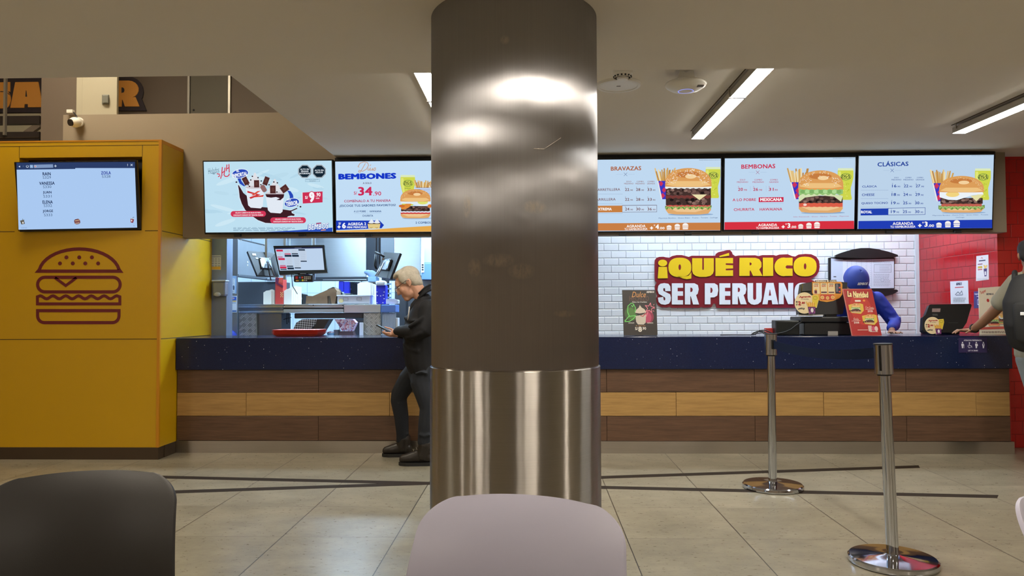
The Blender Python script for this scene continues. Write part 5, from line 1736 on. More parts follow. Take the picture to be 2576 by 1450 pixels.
# ================================================================ tills
def round_sign(t, pl, cr, name='round_sign'):
    """cream disc with fries, drink and +2.00; cr is a crop-addressed plane, measured on the nearer till"""
    a = Art(cr, pr, lift=0.009, step=0.00004)
    b = MB()
    disc = [(798 + 136 * math.cos(math.radians(k * 10)), 908 - 150 * math.sin(math.radians(k * 10))) for k in range(36)]
    letter_plate(b, cr, [disc], pm('cream_card', (236, 216, 172), rough=0.5), pm('cream_card', (236, 216, 172)), 0.002, 0.008)
    letter_plate(b, cr, [[(900, 800), (990, 792), (1000, 850), (970, 975), (905, 975)]], pm('cream_card', (236, 216, 172)), pm('cream_card', (236, 216, 172)), 0.002, 0.0085)
    letter_plate(b, cr, [[(845, 960), (950, 960), (948, 1060), (860, 1068)]], pm('cream_card', (236, 216, 172)), pm('cream_card', (236, 216, 172)), 0.002, 0.0085)
    for q_ in (b, ):
        q_.v = [(p_[0], p_[1], max(p_[2], ZC + .003)) for p_ in q_.v]
    s = b.build(name, t)
    a.text('Agranda', 803, 824, 32, (180, 30, 34), w=166, bold=.05, shear=.2, rot=2); a.text('tu combo', 803, 852, 18, (60, 40, 50), w=108, shear=.2)
    a.text('+', 688, 893, 28, (40, 50, 60), bold=.05); a.text('S/', 690, 930, 24, (40, 50, 60), bold=.02); a.text('2', 727, 912, 58, (176, 26, 34), bold=.06); a.text('.00', 776, 906, 30, (176, 26, 34), w=56, bold=.05)
    a.line([(706, 992), (750, 976), (796, 982), (790, 998), (750, 988), (706, 998)], 6, (70, 70, 80))
    a.poly([(902, 802), (988, 796), (996, 850), (962, 970), (920, 970), (906, 900)], (226, 198, 60)); a.ell(946, 838, 30, 26, (120, 130, 50)); a.ell(946, 838, 26, 22, (220, 196, 70))
    for k in range(12):
        a.line([(850 + k * 7, 970), (822 + k * 10, 892 + (k * 37) % 26)], 11, ((232, 176, 70), (244, 202, 110), (214, 148, 50))[k % 3])
    a.poly([(842, 962), (950, 962), (946, 1060), (862, 1066)], (92, 40, 96)); a.ell(902, 1010, 20, 32, (236, 226, 230))
    for x, y in ((866, 984), (932, 984), (872, 1040), (936, 1036)):
        a.ell(x, y, 10, 12, (150, 70, 140))
    a.mb.v = [(p_[0], p_[1], max(p_[2], ZC + .003)) for p_ in a.mb.v]
    a.mb.build('print', s)


tp = Plane((0, 6.78, 1.2), (1, 0, 0), (0, 0.10, 1))
tc_ = PC(tp, 1880, 600, .1793)
t = thing('cash_register', at(2075, 845, 6.9), 'black cash register seen from behind with a yellow price card on its head', 'cash register')
bp = lambda x0, x1, y0, y1, Y, d, m, bev=0.006, s=.1793, o=(1880, 600): (lambda A, B: MB().box(A.x, B.x, Y, Y + d, B.z, A.z, m, bev))(at(o[0] + x0 * s, o[1] + y0 * s, Y), at(o[0] + x1 * s, o[1] + y1 * s, Y))
b = MB()
letter_plate(b, tc_, [[(770, 635), (905, 612), (1330, 612), (1405, 620), (1400, 690), (1360, 960), (1340, 1060), (1060, 1070), (725, 1068), (722, 1000), (750, 760)]], M_black, M_black, -0.075, -0.001)
b.build('monitor_head', t)
b = MB()
letter_plate(b, tc_, [[(770, 640), (895, 625), (890, 740), (755, 748)]], M_blackg, M_blackg, -0.07, 0.02)
b.build('card_reader', t)
b = MB(); A = at(1880 + 1075 * .1793, 600 + 900 * .1793, 6.83); B = at(1880 + 1240 * .1793, 600 + 1110 * .1793, 6.83)
b.box(A.x, B.x, 6.8, 6.87, B.z - .01, A.z, M_black, 0.008); b.build('neck', t)
b = MB(); A, B = at(1880 + 750 * .1793, 600 + 1100 * .1793, 6.76), at(1880 + 1420 * .1793, 600 + 1180 * .1793, 6.76)
b.box(A.x, B.x, 6.76, 7.05, B.z, A.z, M_black, 0.012); zt = B.z; b.build('foot_plate', t)
b = MB(); A, B = at(1880 + 800 * .1793, 600 + 1180 * .1793, 6.78), at(1880 + 1465 * .1793, 600 + 1362 * .1793, 6.78)
b.box(A.x, B.x, 6.78, 7.1, ZC + .001, zt, M_black, 0.01); dr = b.build('cash_drawer', t)
b = MB(); A, B = at(1880 + 1130 * .1793, 600 + 1305 * .1793, 6.77), at(1880 + 1272 * .1793, 600 + 1365 * .1793, 6.77)
b.box(A.x, B.x, 6.768, 6.78, ZC + .001, A.z, pm('drawer_label', (150, 146, 142), rough=0.5), 0.001); b.build('port_plate', dr)
b = MB(); A, B = at(1880 + 720 * .1793, 600 + 1072 * .1793, 6.74), at(1880 + 1068 * .1793, 600 + 1090 * .1793, 6.74)
b.box(A.x, B.x, 6.74, 6.79, B.z, A.z, pm('silver_plastic', (190, 188, 190), rough=0.35), 0.002); b.build('sensor_bar', t)
card = MB()
mC = pm('amber_card', (232, 158, 56), rough=0.5)
letter_plate(card, tc_, [[(905, 612), (1310, 610), (1330, 640), (1328, 790), (1290, 840), (1200, 880), (1110, 896), (1020, 880), (940, 830), (905, 760)]], mC, mC, 0.001, 0.006)
letter_plate(card, tc_, [[(950, 590), (1245, 584), (1252, 614), (950, 618)]], pm('card_title', (60, 44, 40)), pm('card_title', (60, 44, 40)), 0.002, 0.007)
cd = card.build('price_card', t)
a = Art(tc_, pr, lift=0.0075, step=0.00004)
a.text('AGRANDALA', 1030, 603, 24, (240, 226, 196), w=146, bold=.06); a.text('COMBO', 1200, 602, 24, (240, 226, 196), w=98, bold=.06); a.ell(1124, 602, 12, 14, (240, 226, 196))
for x0, x1, p in ((916, 1010, '6.90'), (1024, 1116, '8.90'), (1126, 1222, '9.90')):
    a.rect(x0, 630, x1, 782, (240, 218, 168), 10); a.text('S/' + p, (x0 + x1) / 2 - 4, 670, 28, (190, 40, 40), w=56, bold=.04); a.rect((x0 + x1) / 2 - 30, 640, (x0 + x1) / 2 + 30, 648, (80, 60, 60))
a.rect(1228, 636, 1304, 776, (40, 44, 66), 10); a.bars(1240, 650, 1270, 8, 14, 6, (180, 180, 190), 2); a.ell(1288, 694, 13, 12, (226, 90, 80)); a.ell(1288, 750, 13, 12, (226, 90, 80))
a.rect(1030, 750, 1110, 768, (90, 40, 60), 5); a.rect(1136, 752, 1214, 768, (96, 60, 60), 5); a.rect(936, 730, 972, 776, (120, 40, 60), 4); a.rect(940, 712, 970, 732, (236, 176, 80))
a.rect(1020, 790, 1216, 866, (206, 74, 50), 14)
for x, y, r_ in ((1048, 832, 26), (1120, 838, 24), (1192, 830, 26)):
    a.ell(x, y, r_, r_, (240, 200, 130)); a.ell(x, y, r_ * .7, r_ * .7, (222, 166, 90))
a.mb.build('print', cd)
round_sign(t, tp, PC(Plane((0, 6.72, 1.2), (1, 0, 0), (0, 0.05, 1)), 1880, 600, .1793))
# printer, card terminal and cables left of the till
t = thing('receipt_printer', at(1985, 845, 6.78), 'black receipt printer box on the counter left of the cash register', 'printer')
b = MB(); A, B = at(1951, 806, 6.78), at(2012, 843, 6.78); b.box(A.x, B.x, 6.78, 6.9, ZC + .001, A.z, M_black, 0.008); b.build('body', t)
b = MB(); b.box(A.x + .012, B.x - .01, 6.774, 6.781, ZC + .012, A.z - .012, pm('dark_glass', (38, 40, 40), rough=0.2), 0.002); b.build('front_panel', t)
t = thing('cable_box', at(1938, 836, 6.86), 'small red topped cable box on the counter behind the nearer barrier post', 'box')
b = MB(); A, B = at(1927, 826, 6.86), at(1950, 843, 6.86); b.box(A.x, B.x, 6.86, 6.92, ZC + .001, A.z, pm('red_plastic', (190, 60, 58), rough=0.4), 0.004); b.build('body', t)
b = MB(); zc_ = ZC + .006
def on_counter(pts, Y):
    return [at(px, py, Y) for px, py in pts]
b.tube(on_counter([(1890, 843), (1896, 838), (1906, 834), (1920, 835), (1932, 840), (1945, 842), (1955, 838)], 6.76), 0.006, 8, M_black)
b.tube(on_counter([(1893, 843), (1904, 839), (1918, 838), (1930, 843), (1948, 841), (1975, 836), (1990, 829), (2004, 818), (2020, 808)], 6.73), 0.0055, 8, M_black)
b.tube(on_counter([(1899, 843), (1910, 832), (1925, 831), (1940, 838), (1948, 843)], 6.75), 0.005, 8, M_black)
b.tube(on_counter([(1812, 843), (1850, 842.5), (1890, 843)], 6.9), 0.003, 6, M_black)
tag(b.build('power_cable'), 'tangled black cables on the counter left of the cash register', 'cable')

# second till at the right end
t = thing('cash_register', at(2380, 845, 6.85), 'black cash register with a round promo card at the right end of the counter', 'cash register')
r2 = PC(Plane((0, 6.80, 1.2), (1, 0, 0), (0, 0.32, 1)), 2270, 580, .23448)
b = MB(); letter_plate(b, r2, [[(290, 800), (300, 794), (735, 790), (744, 806), (690, 990), (640, 1065), (520, 1098), (240, 1090), (215, 1070), (222, 930), (250, 905)]], M_black, M_black, -0.05, -0.001); b.build('monitor_head', t)
a = Art(r2, pr, lift=0.0005, step=0.00004)
a.poly([(320, 838), (410, 838), (404, 876), (318, 876)], (150, 130, 130)); a.rect(322, 896, 378, 916, (70, 74, 74)); a.bars(496, 992, 600, 1, 10, 8, (56, 58, 58), 3)
a.mb.build('sticker', t)
b = MB(); A, B = at(2345, 815, 6.87), at(2420, 844, 6.87); b.box(A.x, B.x, 6.9, 7.08, ZC + .001, A.z, M_black, 0.01); b.build('stand', t)
sc2 = .1793 * 0.80
round_sign(t, None, PC(Plane((0, 6.70, 1.2), (1, 0, 0), (0, 0.1, 1)), 2325 - 660 * sc2, 798 - 758 * sc2, sc2))

# promo stand with burgers and the notices on the red wall
def paint_promo(a):
    a.poly([(822, 622), (1130, 600), (1134, 1108), (830, 1114)], (236, 226, 206))
    a.text('Super', 868, 660, 40, (200, 60, 50), w=70, bold=.03, rot=24, shear=.2); a.text('BEMBOS', 940, 684, 20, (50, 50, 70), w=80, bold=.05, shear=.2)
    burger(a, 985, 900, 1030, 130, 4); burger(a, 1085, 840, 1010, 110, 5); burger(a, 1020, 800, 890, 110, 3); a.poly([(1060, 790), (1108, 770), (1112, 900), (1070, 905)], (206, 150, 100))
    a.ell(916, 752, 14, 18, (190, 60, 60))
    a.poly([(830, 1040), (1132, 1030), (1132, 1056), (830, 1066)], (206, 90, 80)); a.bars(850, 1086, 1110, 2, 12, 8, (150, 130, 120), 4)


stand_board('promo_poster', ((2462, 725), (2541, 719), (2541, 841), (2465, 842)), 6.75, 6.82, 0.008, 'cream poster with stacked burgers on the counter behind the customer\'s arm', 'poster', paint_promo, (2270, 580, .23448), pm('cream_board', (226, 216, 196), rough=0.5), 0.08)
rp = Plane((XR, 7.5, 1.0), (0, -1, 0), (0, 0, 1))


def wall_notice(name, quad, label, paint, pl, crop, bgc, th=0.002):
    c = PC(pl, *crop)
    b = MB(); letter_plate(b, c, [quad], pr(bgc), pr(bgc), 0.0006, th)
    a = Art(c, pr, lift=th + 0.0003, step=0.00004)
    paint(a)
    t = thing(name, pl.pt(*c.uv(*quad[-1]), 0), label, 'notice')
    b.build('sheet', t)
    a.mb.build('print', t)
    return t


def n1(a):
    a.text('BEMBOS', 610, 574, 30, (40, 44, 90), w=62, bold=.06, shear=.25); a.rect(566, 606, 660, 616, (200, 80, 90)); a.line([(570, 690), (600, 660), (620, 680), (640, 650), (650, 690)], 5, (90, 100, 120)); a.rect(576, 690, 650, 697, (60, 70, 100)); a.bars(550, 726, 690, 4, 12, 6, (110, 116, 130), 4); a.bars(545, 772, 690, 1, 10, 4, (150, 150, 160), 6)
def n2(a):
    a.line([(846, 300), (856, 290), (866, 302)], 4, (200, 90, 100)); a.rect(824, 318, 894, 330, (50, 54, 90)); a.rect(812, 358, 862, 368, (130, 60, 90)); a.rect(812, 384, 860, 408, (200, 170, 70)); a.rect(812, 416, 860, 426, (190, 60, 60))
    for k in range(7):
        a.line([(892, 420), (876 + k * 6, 372 + (k * 17) % 14)], 7, (226, 190, 110))
    a.poly([(874, 412), (912, 408), (906, 492), (884, 494)], (70, 50, 110)); a.rect(886, 440, 902, 480, (230, 226, 230)); a.bars(806, 524, 918, 1, 10, 4, (120, 120, 140), 3)
def n3(a):
    a.text('Comparte', 796, 684, 24, (220, 220, 240), w=40, bold=.03); a.rect(800, 706, 822, 712, (210, 210, 235)); a.rect(806, 740, 826, 800, (200, 200, 230), 6); a.rect(810, 748, 824, 790, (54, 50, 120))
cr7 = (2270, 580, .23448)
wall_notice('wall_notice', [(514, 548), (706, 538), (714, 788), (522, 790)], 'white notice on the red wall right above the far right cash register', n1, rp, cr7, (214, 216, 226))
wall_notice('wall_notice', [(796, 276), (924, 260), (930, 528), (792, 544)], 'white narrow notice with a fries picture high on the red wall', n2, rp, cr7, (222, 218, 226))
wall_notice('wall_notice', [(768, 656), (836, 652), (836, 834), (770, 836)], 'small blue notice on the red wall, half hidden by the cream poster', n3, rp, cr7, (62, 54, 120))


def n4(a):
    wht = (226, 226, 240)
    a.text('ATENCION PREFERENCIAL', 754, 1180, 16, wht, w=196, bold=.04)
    def fig(x, y, s=1, belly=0):
        a.ell(x, y - 26 * s, 7, 8, wht); a.poly([(x - 13, y - 14), (x + 13, y - 14), (x + 12 + belly, y + 8), (x + 8, y + 14), (x + 7, y + 34), (x - 7, y + 34), (x - 8, y + 14), (x - 12, y + 8)], wht)
    fig(642, 1230); a.line([(658, 1225), (658, 1262)], 4, wht)
    a.ell(716, 1208, 7, 8, wht); a.line([(716, 1216), (718, 1238), (736, 1238), (742, 1256)], 7, wht); a.line([(706, 1228), (700, 1246), (712, 1260), (728, 1256)], 6, wht)
    fig(790, 1230, 1, 6); fig(866, 1230); a.ell(868, 1228, 7, 6, (60, 54, 110))
    a.text('LEY N 28683', 754, 1290, 14, wht, w=104, bold=.04)
    for x in (680, 752, 828):
        a.line([(x, 1200), (x, 1262)], 1.5, (90, 84, 140))
wall_notice('counter_sign', [(600, 1152), (906, 1150), (908, 1312), (602, 1312)], 'dark purple sign with four white priority figures on the counter front', n4, Plane((0, YF - 0.0305, .9), (1, 0, 0), (0, 0, 1)), cr7, (48, 40, 86), 0.004)
# ================================================================ kitchen behind the pass
def pxbox(b, x0, x1, y0, y1, Y, d, m, bev=0.004, zmin=None):
    A, B = at(x0, y0, Y), at(x1, y1, Y)
    A2, B2 = at(x0, (y0 + y1) / 2, Y), at(x1, (y0 + y1) / 2, Y)
    z0, z1 = at((x0 + x1) / 2, y1, Y).z, at((x0 + x1) / 2, y0, Y).z
    b.box(A2.x, B2.x, Y, Y + d, zmin if zmin is not None else z0, z1, m, bev)
    return b


M_kdark = pm('dark_appliance', (52, 54, 62), rough=0.45, var=0.08)
M_carton = pm('white_carton', (232, 226, 212), rough=0.6, var=0.03)
M_cartonE = pm('carton_edge', (222, 204, 160), rough=0.6)
M_kraft = pm('kraft_paper', (128, 102, 76), rough=0.75, var=0.08, scale=30, bump=0.2, bscale=60)
M_bluec = pm('blue_carton', (40, 48, 196), rough=0.45, var=0.04)
M_tub = pm('white_tub', (214, 222, 234), rough=0.35, var=0.03)
M_redtray = pm('red_tray', (226, 88, 66), rough=0.35, var=0.03)
M_paper = pm('paper', (226, 228, 230), rough=0.6, var=0.01)

# steel pilaster and side panels
t = thing('steel_pilaster', at(550, 845, 7.27), 'tall steel clad pilaster beside the yellow side wall', 'pilaster')
t['kind'] = 'thing'
b = MB(); A, B = at(529, 700, 7.27), at(570, 700, 7.27); b.box(XL - 0.05, B.x, 7.272, 7.42, 0.0005, ZB - .002, pm('pilaster_steel', (128, 142, 168), rough=0.45, metal=0.2, var=0.12, scale=3), 0.003); b.build('cladding', t)
pil_face = Plane((0, 7.271, 1.0), (1, 0, 0), (0, 0, 1))
def n5(a):
    a.rect(478, 472, 598, 510, (222, 176, 70)); a.rect(478, 340, 598, 350, (120, 130, 160))
    for k in range(4):
        for j in range(3):
            a.bars(482 + j * 40, 366 + k * 30, 512 + j * 40, 2, 11, 6, (120, 126, 140), k * 5 + j)
kc = (440, 580, .1931)
wall_notice('wall_notice', [(474, 326), (602, 326), (600, 514), (474, 514)], 'white notice with a yellow bottom strip on the steel pilaster', n5, pil_face, kc, (216, 220, 224))
t = thing('soap_dispenser', at(550, 747, 7.2), 'translucent soap dispenser on the steel pilaster below the paper notice', 'dispenser')
M_disp = pm('dispenser_plastic', (128, 136, 152), rough=0.25, var=0.04)
b = MB(); pxbox(b, 533, 567, 707, 746, 7.19, 0.08, M_disp, 0.02); b.build('body', t)
b = MB(); A, B = at(532, 705, 7.18), at(568, 709, 7.18); b.box(A.x, B.x, 7.175, 7.27, B.z, A.z, pm('dispenser_lid', (176, 184, 196), rough=0.3), 0.006); b.build('lid', t)
b = MB(); c = at(547, 741, 7.185); b.ell(c, (.034, .015, .021), pm('dispenser_button', (176, 182, 192), rough=0.3), 18, 10); b.build('button', t)

t = thing('steel_side_panel', at(584, 845, 8.0), 'bluish steel panel with two notices between the pilaster and the hood', 'panel')
b = MB(); A, B = at(569, 700, 8.0), at(598, 700, 8.0); b.box(A.x - .3, B.x, 8.0, 8.009, 0.0005, ZB - .002, M_steel, 0.003); b.build('sheet', t)
sp_face = Plane((0, 7.999, 1.0), (1, 0, 0), (0, 0, 1))
def n6(a):
    a.poly([(698, 622), (786, 630), (780, 820), (700, 812)], (222, 230, 238)); a.bars(706, 640, 776, 5, 14, 5, (130, 140, 160), 8)
    for x, y in ((716, 716), (742, 704), (766, 712)):
        a.poly([(x, y), (x + 12, y + 20), (x + 10, 776), (x - 8, 776), (x - 8, y + 14)], (70, 84, 110))
    a.bars(706, 790, 776, 2, 12, 5, (130, 140, 160), 3)
def n7(a):
    a.rect(686, 866, 802, 916, (48, 92, 190)); a.rect(718, 876, 776, 896, (226, 220, 226), 6); a.rect(726, 882, 768, 890, (200, 100, 90)); a.rect(692, 912, 800, 934, (216, 190, 130), 6); a.ell(740, 912, 14, 8, (40, 60, 120))
    a.bars(692, 946, 800, 1, 10, 14, (150, 170, 200), 3); a.rect(684, 1042, 802, 1060, (70, 110, 170))
wall_notice('wall_notice', [(684, 586), (806, 594), (800, 824), (684, 816)], 'white notice with bottle drawings in a clear sleeve on the bluish steel panel', n6, sp_face, kc, (150, 180, 214))
wall_notice('wall_notice', [(680, 852), (806, 852), (806, 1070), (680, 1064)], 'white notice with a blue heading, below the bottle notice', n7, sp_face, kc, (226, 232, 240))

# side hood sheet (runs into depth) with the dark fryer cabinet below
xs = at(598.5, 640, 8.02).x
p1 = on_x(666, 640, xs)
zt1, zt2 = on_x(598.5, 600, xs).z, on_x(598.5, 690, xs).z
t = thing('extraction_hood', (xs, 8.4, zt2), 'bluish riveted steel hood side at the far left of the kitchen', 'hood')
b = MB(); b.box(xs - 0.03, xs, 8.02, p1.y, zt2, zt1, M_steel, 0.003); b.build('side_sheet', t)
b = MB(); b.box(xs - 0.04, xs + 0.012, 8.015, p1.y + .25, zt2 - 0.03, zt2, M_steel_d, 0.003); b.build('lower_lip', t)
b = MB(); b.box(xs - 0.035, xs + 0.006, 8.015, p1.y, zt1 - 0.012, zt1 + .002, M_kdark, 0.002); b.build('upper_edge', t)
b = MB()
for (px, py) in ((606, 605), (660, 619), (623, 660), (623, 668)):
    q = on_x(px, py, xs); b.ell(q, (.006, .012, .012), M_whitepl, 10, 6)
b.build('rivet', t)
t = thing('dark_cabinet', at(640, 845, 8.6), 'dark appliance cabinet under the hood side, behind the white cartons', 'cabinet')
b = MB(); b.box(at(590, 700, 8.9).x, at(706, 700, 8.9).x, 8.9, 9.25, 0.0005, zt2 - 0.05, M_kdark, 0.006); b.build('body', t)
b = MB(); A, B = at(640, 700, 8.89), at(702, 708, 8.89); b.box(xs + .02, B.x, 8.86, 8.9, at(640, 708, 8.89).z, at(640, 701, 8.89).z, M_steel, 0.004); b.build('front_rail', t)

# large hood across the back
t = thing('extraction_hood', at(790, 700, 9.3), 'wide bright brushed steel hood behind the order monitor', 'hood')
b = MB()
for x0, x1 in ((665.5, 716), (716.5, 729), (729.5, 784), (785, 921)):
    pxbox(b, x0, x1, 560, 696.5, 9.3, 0.03, M_steel_h, 0.003)
b.build('front_sheet', t)
b = MB(); pxbox(b, 775, 921, 697, 707, 9.28, 0.13, M_kdark, 0.004); b.build('lower_lip', t)
b = MB(); pxbox(b, 812, 921, 703, 705, 9.27, 0.02, M_steel_h, 0.001); b.build('edge_strip', t)
b = MB()
for x0, x1, m in ((921.5, 957, M_kdark), (957.5, 991, M_steel_d), (994, 1058, M_steel_h)):
    pxbox(b, x0, x1, 575, 692, 9.5, 0.03, m, 0.003)
b.build('rear_sheet', t)
b = MB(); pxbox(b, 960, 1058, 693, 705, 9.48, 0.3, M_kdark, 0.004); b.build('rear_lip', t)
t = thing('steel_cabinet', at(1030, 845, 9.7), 'dull steel cabinet with a dark seam behind the grey haired man', 'cabinet')
b = MB(); pxbox(b, 993, 1150, 708, 900, 9.55, 0.5, M_steel_d, 0.004, 0.0005); b.build('body', t)
b = MB(); pxbox(b, 1021, 1025, 745, 850, 9.54, 0.012, M_kdark, 0.002); b.build('seam', t)
t = thing('ice_machine', at(1072, 705, 8.7), 'light blue plastic machine with a white label strip, above the grey haired person\'s shoulder', 'machine')
b = MB(); pxbox(b, 1059, 1150, 560, 662, 8.7, 0.5, pm('pale_blue_plastic', (176, 206, 236), rough=0.4), 0.008); b.build('body', t)
b = MB(); pxbox(b, 1060, 1150, 662, 704, 8.68, 0.5, pm('blue_grey_plastic', (110, 146, 196), rough=0.4), 0.008); b.build('lower_body', t)
b = MB(); pxbox(b, 1059.5, 1067, 624, 686, 8.672, 0.006, M_paper, 0.001)
for y in (667, 673, 679):
    pxbox(b, 1061, 1065.5, y - 2, y + 2, 8.67, 0.002, M_kdark, 0)
b.build('label_strip', t)
b = MB(); b.box(at(1060, 600, 8.75).x, at(1140, 600, 8.75).x, 8.75, 9.15, 0.0005, at(1070, 704, 8.7).z, M_steel_d, 0.005); b.build('stand', t)

# back shelf odds and ends (right of the hood)
t = thing('grill_unit', at(895, 845, 9.35), 'dark grill unit below the hood, behind the white cartons', 'grill')
b = MB(); pxbox(b, 868, 958, 709, 845, 9.55, 0.5, M_kdark, 0.006, 0.0005); b.build('body', t)
b = MB()
for (px, py) in ((882, 728), (893, 711), (900, 714), (910, 707)):
    q = at(px, py, 9.55); b.cyl(q, q + Vector((0, -.02, 0)), 0.012, n=12, mat=M_steel_d)
b.build('knob', t)
for i, (x0, x1, y0, y1, lab) in enumerate(((852, 864, 708, 735, 'blue carton on the kitchen wall shelf, left one of two beside the grill'), (865, 879, 709, 738, 'blue carton on the kitchen wall shelf, right one of two beside the grill'))):
    b = MB(); pxbox(b, x0, x1, y0, y1, 9.3, 0.06, M_bluec, 0.006)
    tag(b.build('folded_carton'), lab, 'carton', 'blue cartons by the grill')
t = thing('wall_shelf', at(866, 740, 9.28), 'small steel shelf holding two blue cartons beside the dark grill', 'shelf')
b = MB(); A = at(850, 739.5, 9.27); B = at(881, 741, 9.27); b.box(A.x, B.x, 9.27, 9.415, at(866, 741, 9.27).z, at(866, 738.3, 9.27).z, M_steel, 0.002); b.build('board', t)
# clear tubs of bags at the far back
t = thing('storage_tub', at(938, 708, 9.15), 'light blue tub with plastic bags at the back, left of the turned monitor', 'tub')
b = MB(); pxbox(b, 925, 946, 697, 709, 9.2, 0.2, pm('light_blue_tub', (150, 186, 232), rough=0.35), 0.008); b.build('tub', t)
b = MB(); rnd = random.Random(2)
for k in range(9):
    q = at(924 + rnd.random() * 18, 684 + rnd.random() * 12, 9.25); b.ell(q, (.05, .04, .03), pm('plastic_bag', (150, 178, 224), rough=0.3), 12, 8)
b = b.fuse(0.012, 3); b.build('bag', t)
b = MB(); pxbox(b, 921.5, 946, 709.5, 712, 9.19, 0.22, M_steel_d, 0.002); b.build('ledge', t)

# ---------------------------------------------------------------- pass shelf
YP = 7.75
ZP = at(780, 766, YP).z
t = thing('pass_shelf', at(780, 845, YP), 'steel pass shelf with tread plate ends holding cartons and bags', 'shelf')
b = MB()
pxbox(b, 600, 712, 766, 768.5, YP - .01, 0.5, M_steel_h, 0.002); pxbox(b, 599.5, 711.5, 768.7, 775, YP - .006, 0.4, M_steel_h, 0.004); pxbox(b, 600, 712, 776, 781, YP + .004, 0.4, M_steel_d, 0.004); pxbox(b, 600, 713, 781.5, 788, YP, 0.4, M_steel_h, 0.006)
b.build('shelf_section', t)
b = MB()
pxbox(b, 712.5, 863.5, 765.8, 768.5, YP - .012, 0.5, M_steel_h, 0.002); pxbox(b, 712.5, 863.5, 768.6, 774.5, YP - .01, 0.4, M_steel_h, 0.004); pxbox(b, 714, 862, 774.5, 778, YP + .01, 0.4, M_kdark, 0.001); pxbox(b, 713, 863.5, 778, 787.2, YP - .008, 0.4, pm('pale_steel', (186, 198, 204), rough=0.3, metal=0.5), 0.003)
for x in (715, 788, 862):
    q = at(x, 768.3, YP - .012); b.ell(q, (.006, .004, .006), M_black, 8, 5)
b.build('shelf_section', t)
b = MB(); pxbox(b, 865, 957.5, 766.5, 787.2, YP, 0.4, M_steel_h, 0.003); b.build('shelf_section', t)
M_tread = pm('tread_plate', (150, 150, 144), rough=0.4, metal=0.35, var=0.05)
M_treadr = pm('tread_rib', (232, 232, 226), rough=0.25, metal=0.3)
def tread(x0, x1, y0, y1, Y, style):
    b = MB(); pxbox(b, x0, x1, y0, y1, Y, 0.03, M_tread, 0.001, 0.3)
    A, B = at(x0, y0, Y), at(x1, y1, Y)
    px_ = 0.066 if style == 0 else 0.078
    j = 0
    z = A.z - 0.03
    while z > B.z - .02:
        i = 0
        x = A.x + 0.02 + (0.0 if style == 0 else (j % 2) * px_ / 2)
        while x < B.x - .006:
            s = 1 if style == 0 else (1 if (i + j) % 2 else -1)
            for k in range(4 if style == 0 else 3):
                o = (k - 1.5) * 0.010
                c = Vector((x + o, Y - 0.001, z - o * s * 0.9))
                d = Vector((0.017, 0, 0.017 * s))
                if A.x + .004 < c.x - .012 and c.x + .012 < B.x - .002 and c.z + .014 < A.z:
                    b.obox(c, d, Vector((0, .0015, 0)), Vector((-d.z, 0, d.x)).normalized() * 0.0022, M_treadr)
            x += px_ if style == 0 else px_ / 1.6
            i += 1
        z -= 0.062 if style == 0 else 0.045
        j += 1
    return b
tread(601, 645, 789, 846, YP + .005, 0).build('tread_plate', t)
tread(914.5, 957.5, 788.5, 846, YP + .005, 1).build('tread_plate', t)
b = MB(); pxbox(b, 645.5, 708, 789, 846, YP + .05, 0.3, M_steel_d, 0.002, 0.3); b.build('side_panel', t)
b = MB(); pxbox(b, 740, 914, 788, 801.5, YP + .03, 0.3, pm('dark_drawer', (60, 54, 56), rough=0.5), 0.01); b.build('drawer', t)
b = MB(); pxbox(b, 600, 958, 846, 860, YP + .02, 0.5, M_steel_d, 0.002, 0.0005); b.build('base_cabinet', t)
b = MB(); A = at(708, 820, YP + .1)
b.tube([at(722, 789, YP + .1), at(722, 816, YP + .1)], 0.004, 6, M_kdark); b.tube([at(726, 789, YP + .1), at(726, 812, YP + .1)], 0.004, 6, M_kdark); b.tube([at(713, 804, YP + .1), at(733, 799, YP + .1)], 0.004, 6, M_kdark); b.build('hook_rail', t)

# things on the pass shelf
def on_pass(y0):
    return ZP
def carton_stack(x0, x1, y0, lab, n=3, Y=YP + .12, flip=False, m=M_carton):
    """nested open folding cartons standing upright"""
    t = thing('carton', Vector((at((x0 + x1) / 2, y0, Y).x, Y, ZP)), lab, 'carton', None)
    A, B = at(x0, y0, Y), at(x1, y0, Y)
    w = B.x - A.x
    for k in range(n):
        b = MB()
        xa, xb = (A.x + w * .55 * k / n, A.x + w * (.62 + .38 * (k + 1) / n)) if not flip else (A.x + w * .3 * k / n, B.x - w * .3 * (n - 1 - k) / n)
        zt = A.z - 0.012 * (n - 1 - k) * (1 if not flip else -.6)
        y = Y + 0.03 * k
        pts = [(xa, y, ZP + .004), (xb - .015, y, ZP + .0005), (xb - .015, y, zt - .01), (xb - .04, y, zt), (xa + .03, y, zt - .004), (xa, y, zt - .025)]
        b.prism(pts, Vector((0, -0.004, 0)), m, M_cartonE)
        b.box(xa, xa + .004, y, y + .12, ZP + .0008, zt - .02, m); b.box(xb - .02, xb - .015, y, y + .12, ZP + .0008, zt - .01, m)
        b.build('carton_layer', t)
    return t
carton_stack(663, 692, 728, 'white folded carton stack at the left end of the pass shelf, beside the red carton', 2)
t = thing('tall_carton', Vector((at(702, 765, YP + .1).x, YP + .1, ZP)), 'tall red carton with a checker mark on the pass shelf', 'carton')
b = MB(); A, B = at(692.5, 699, YP + .1), at(712, 699, YP + .1); b.box(A.x, B.x, YP + .1, YP + .22, ZP + .0006, A.z, pm('red_carton', (200, 66, 58), rough=0.5), 0.003); b.build('carton', t)
rc = PC(Plane((0, YP + .0995, 1.2), (1, 0, 0), (0, 0, 1)), 590, 690, .1173)
a = Art(rc, pr, lift=0.0002, step=0.00004)
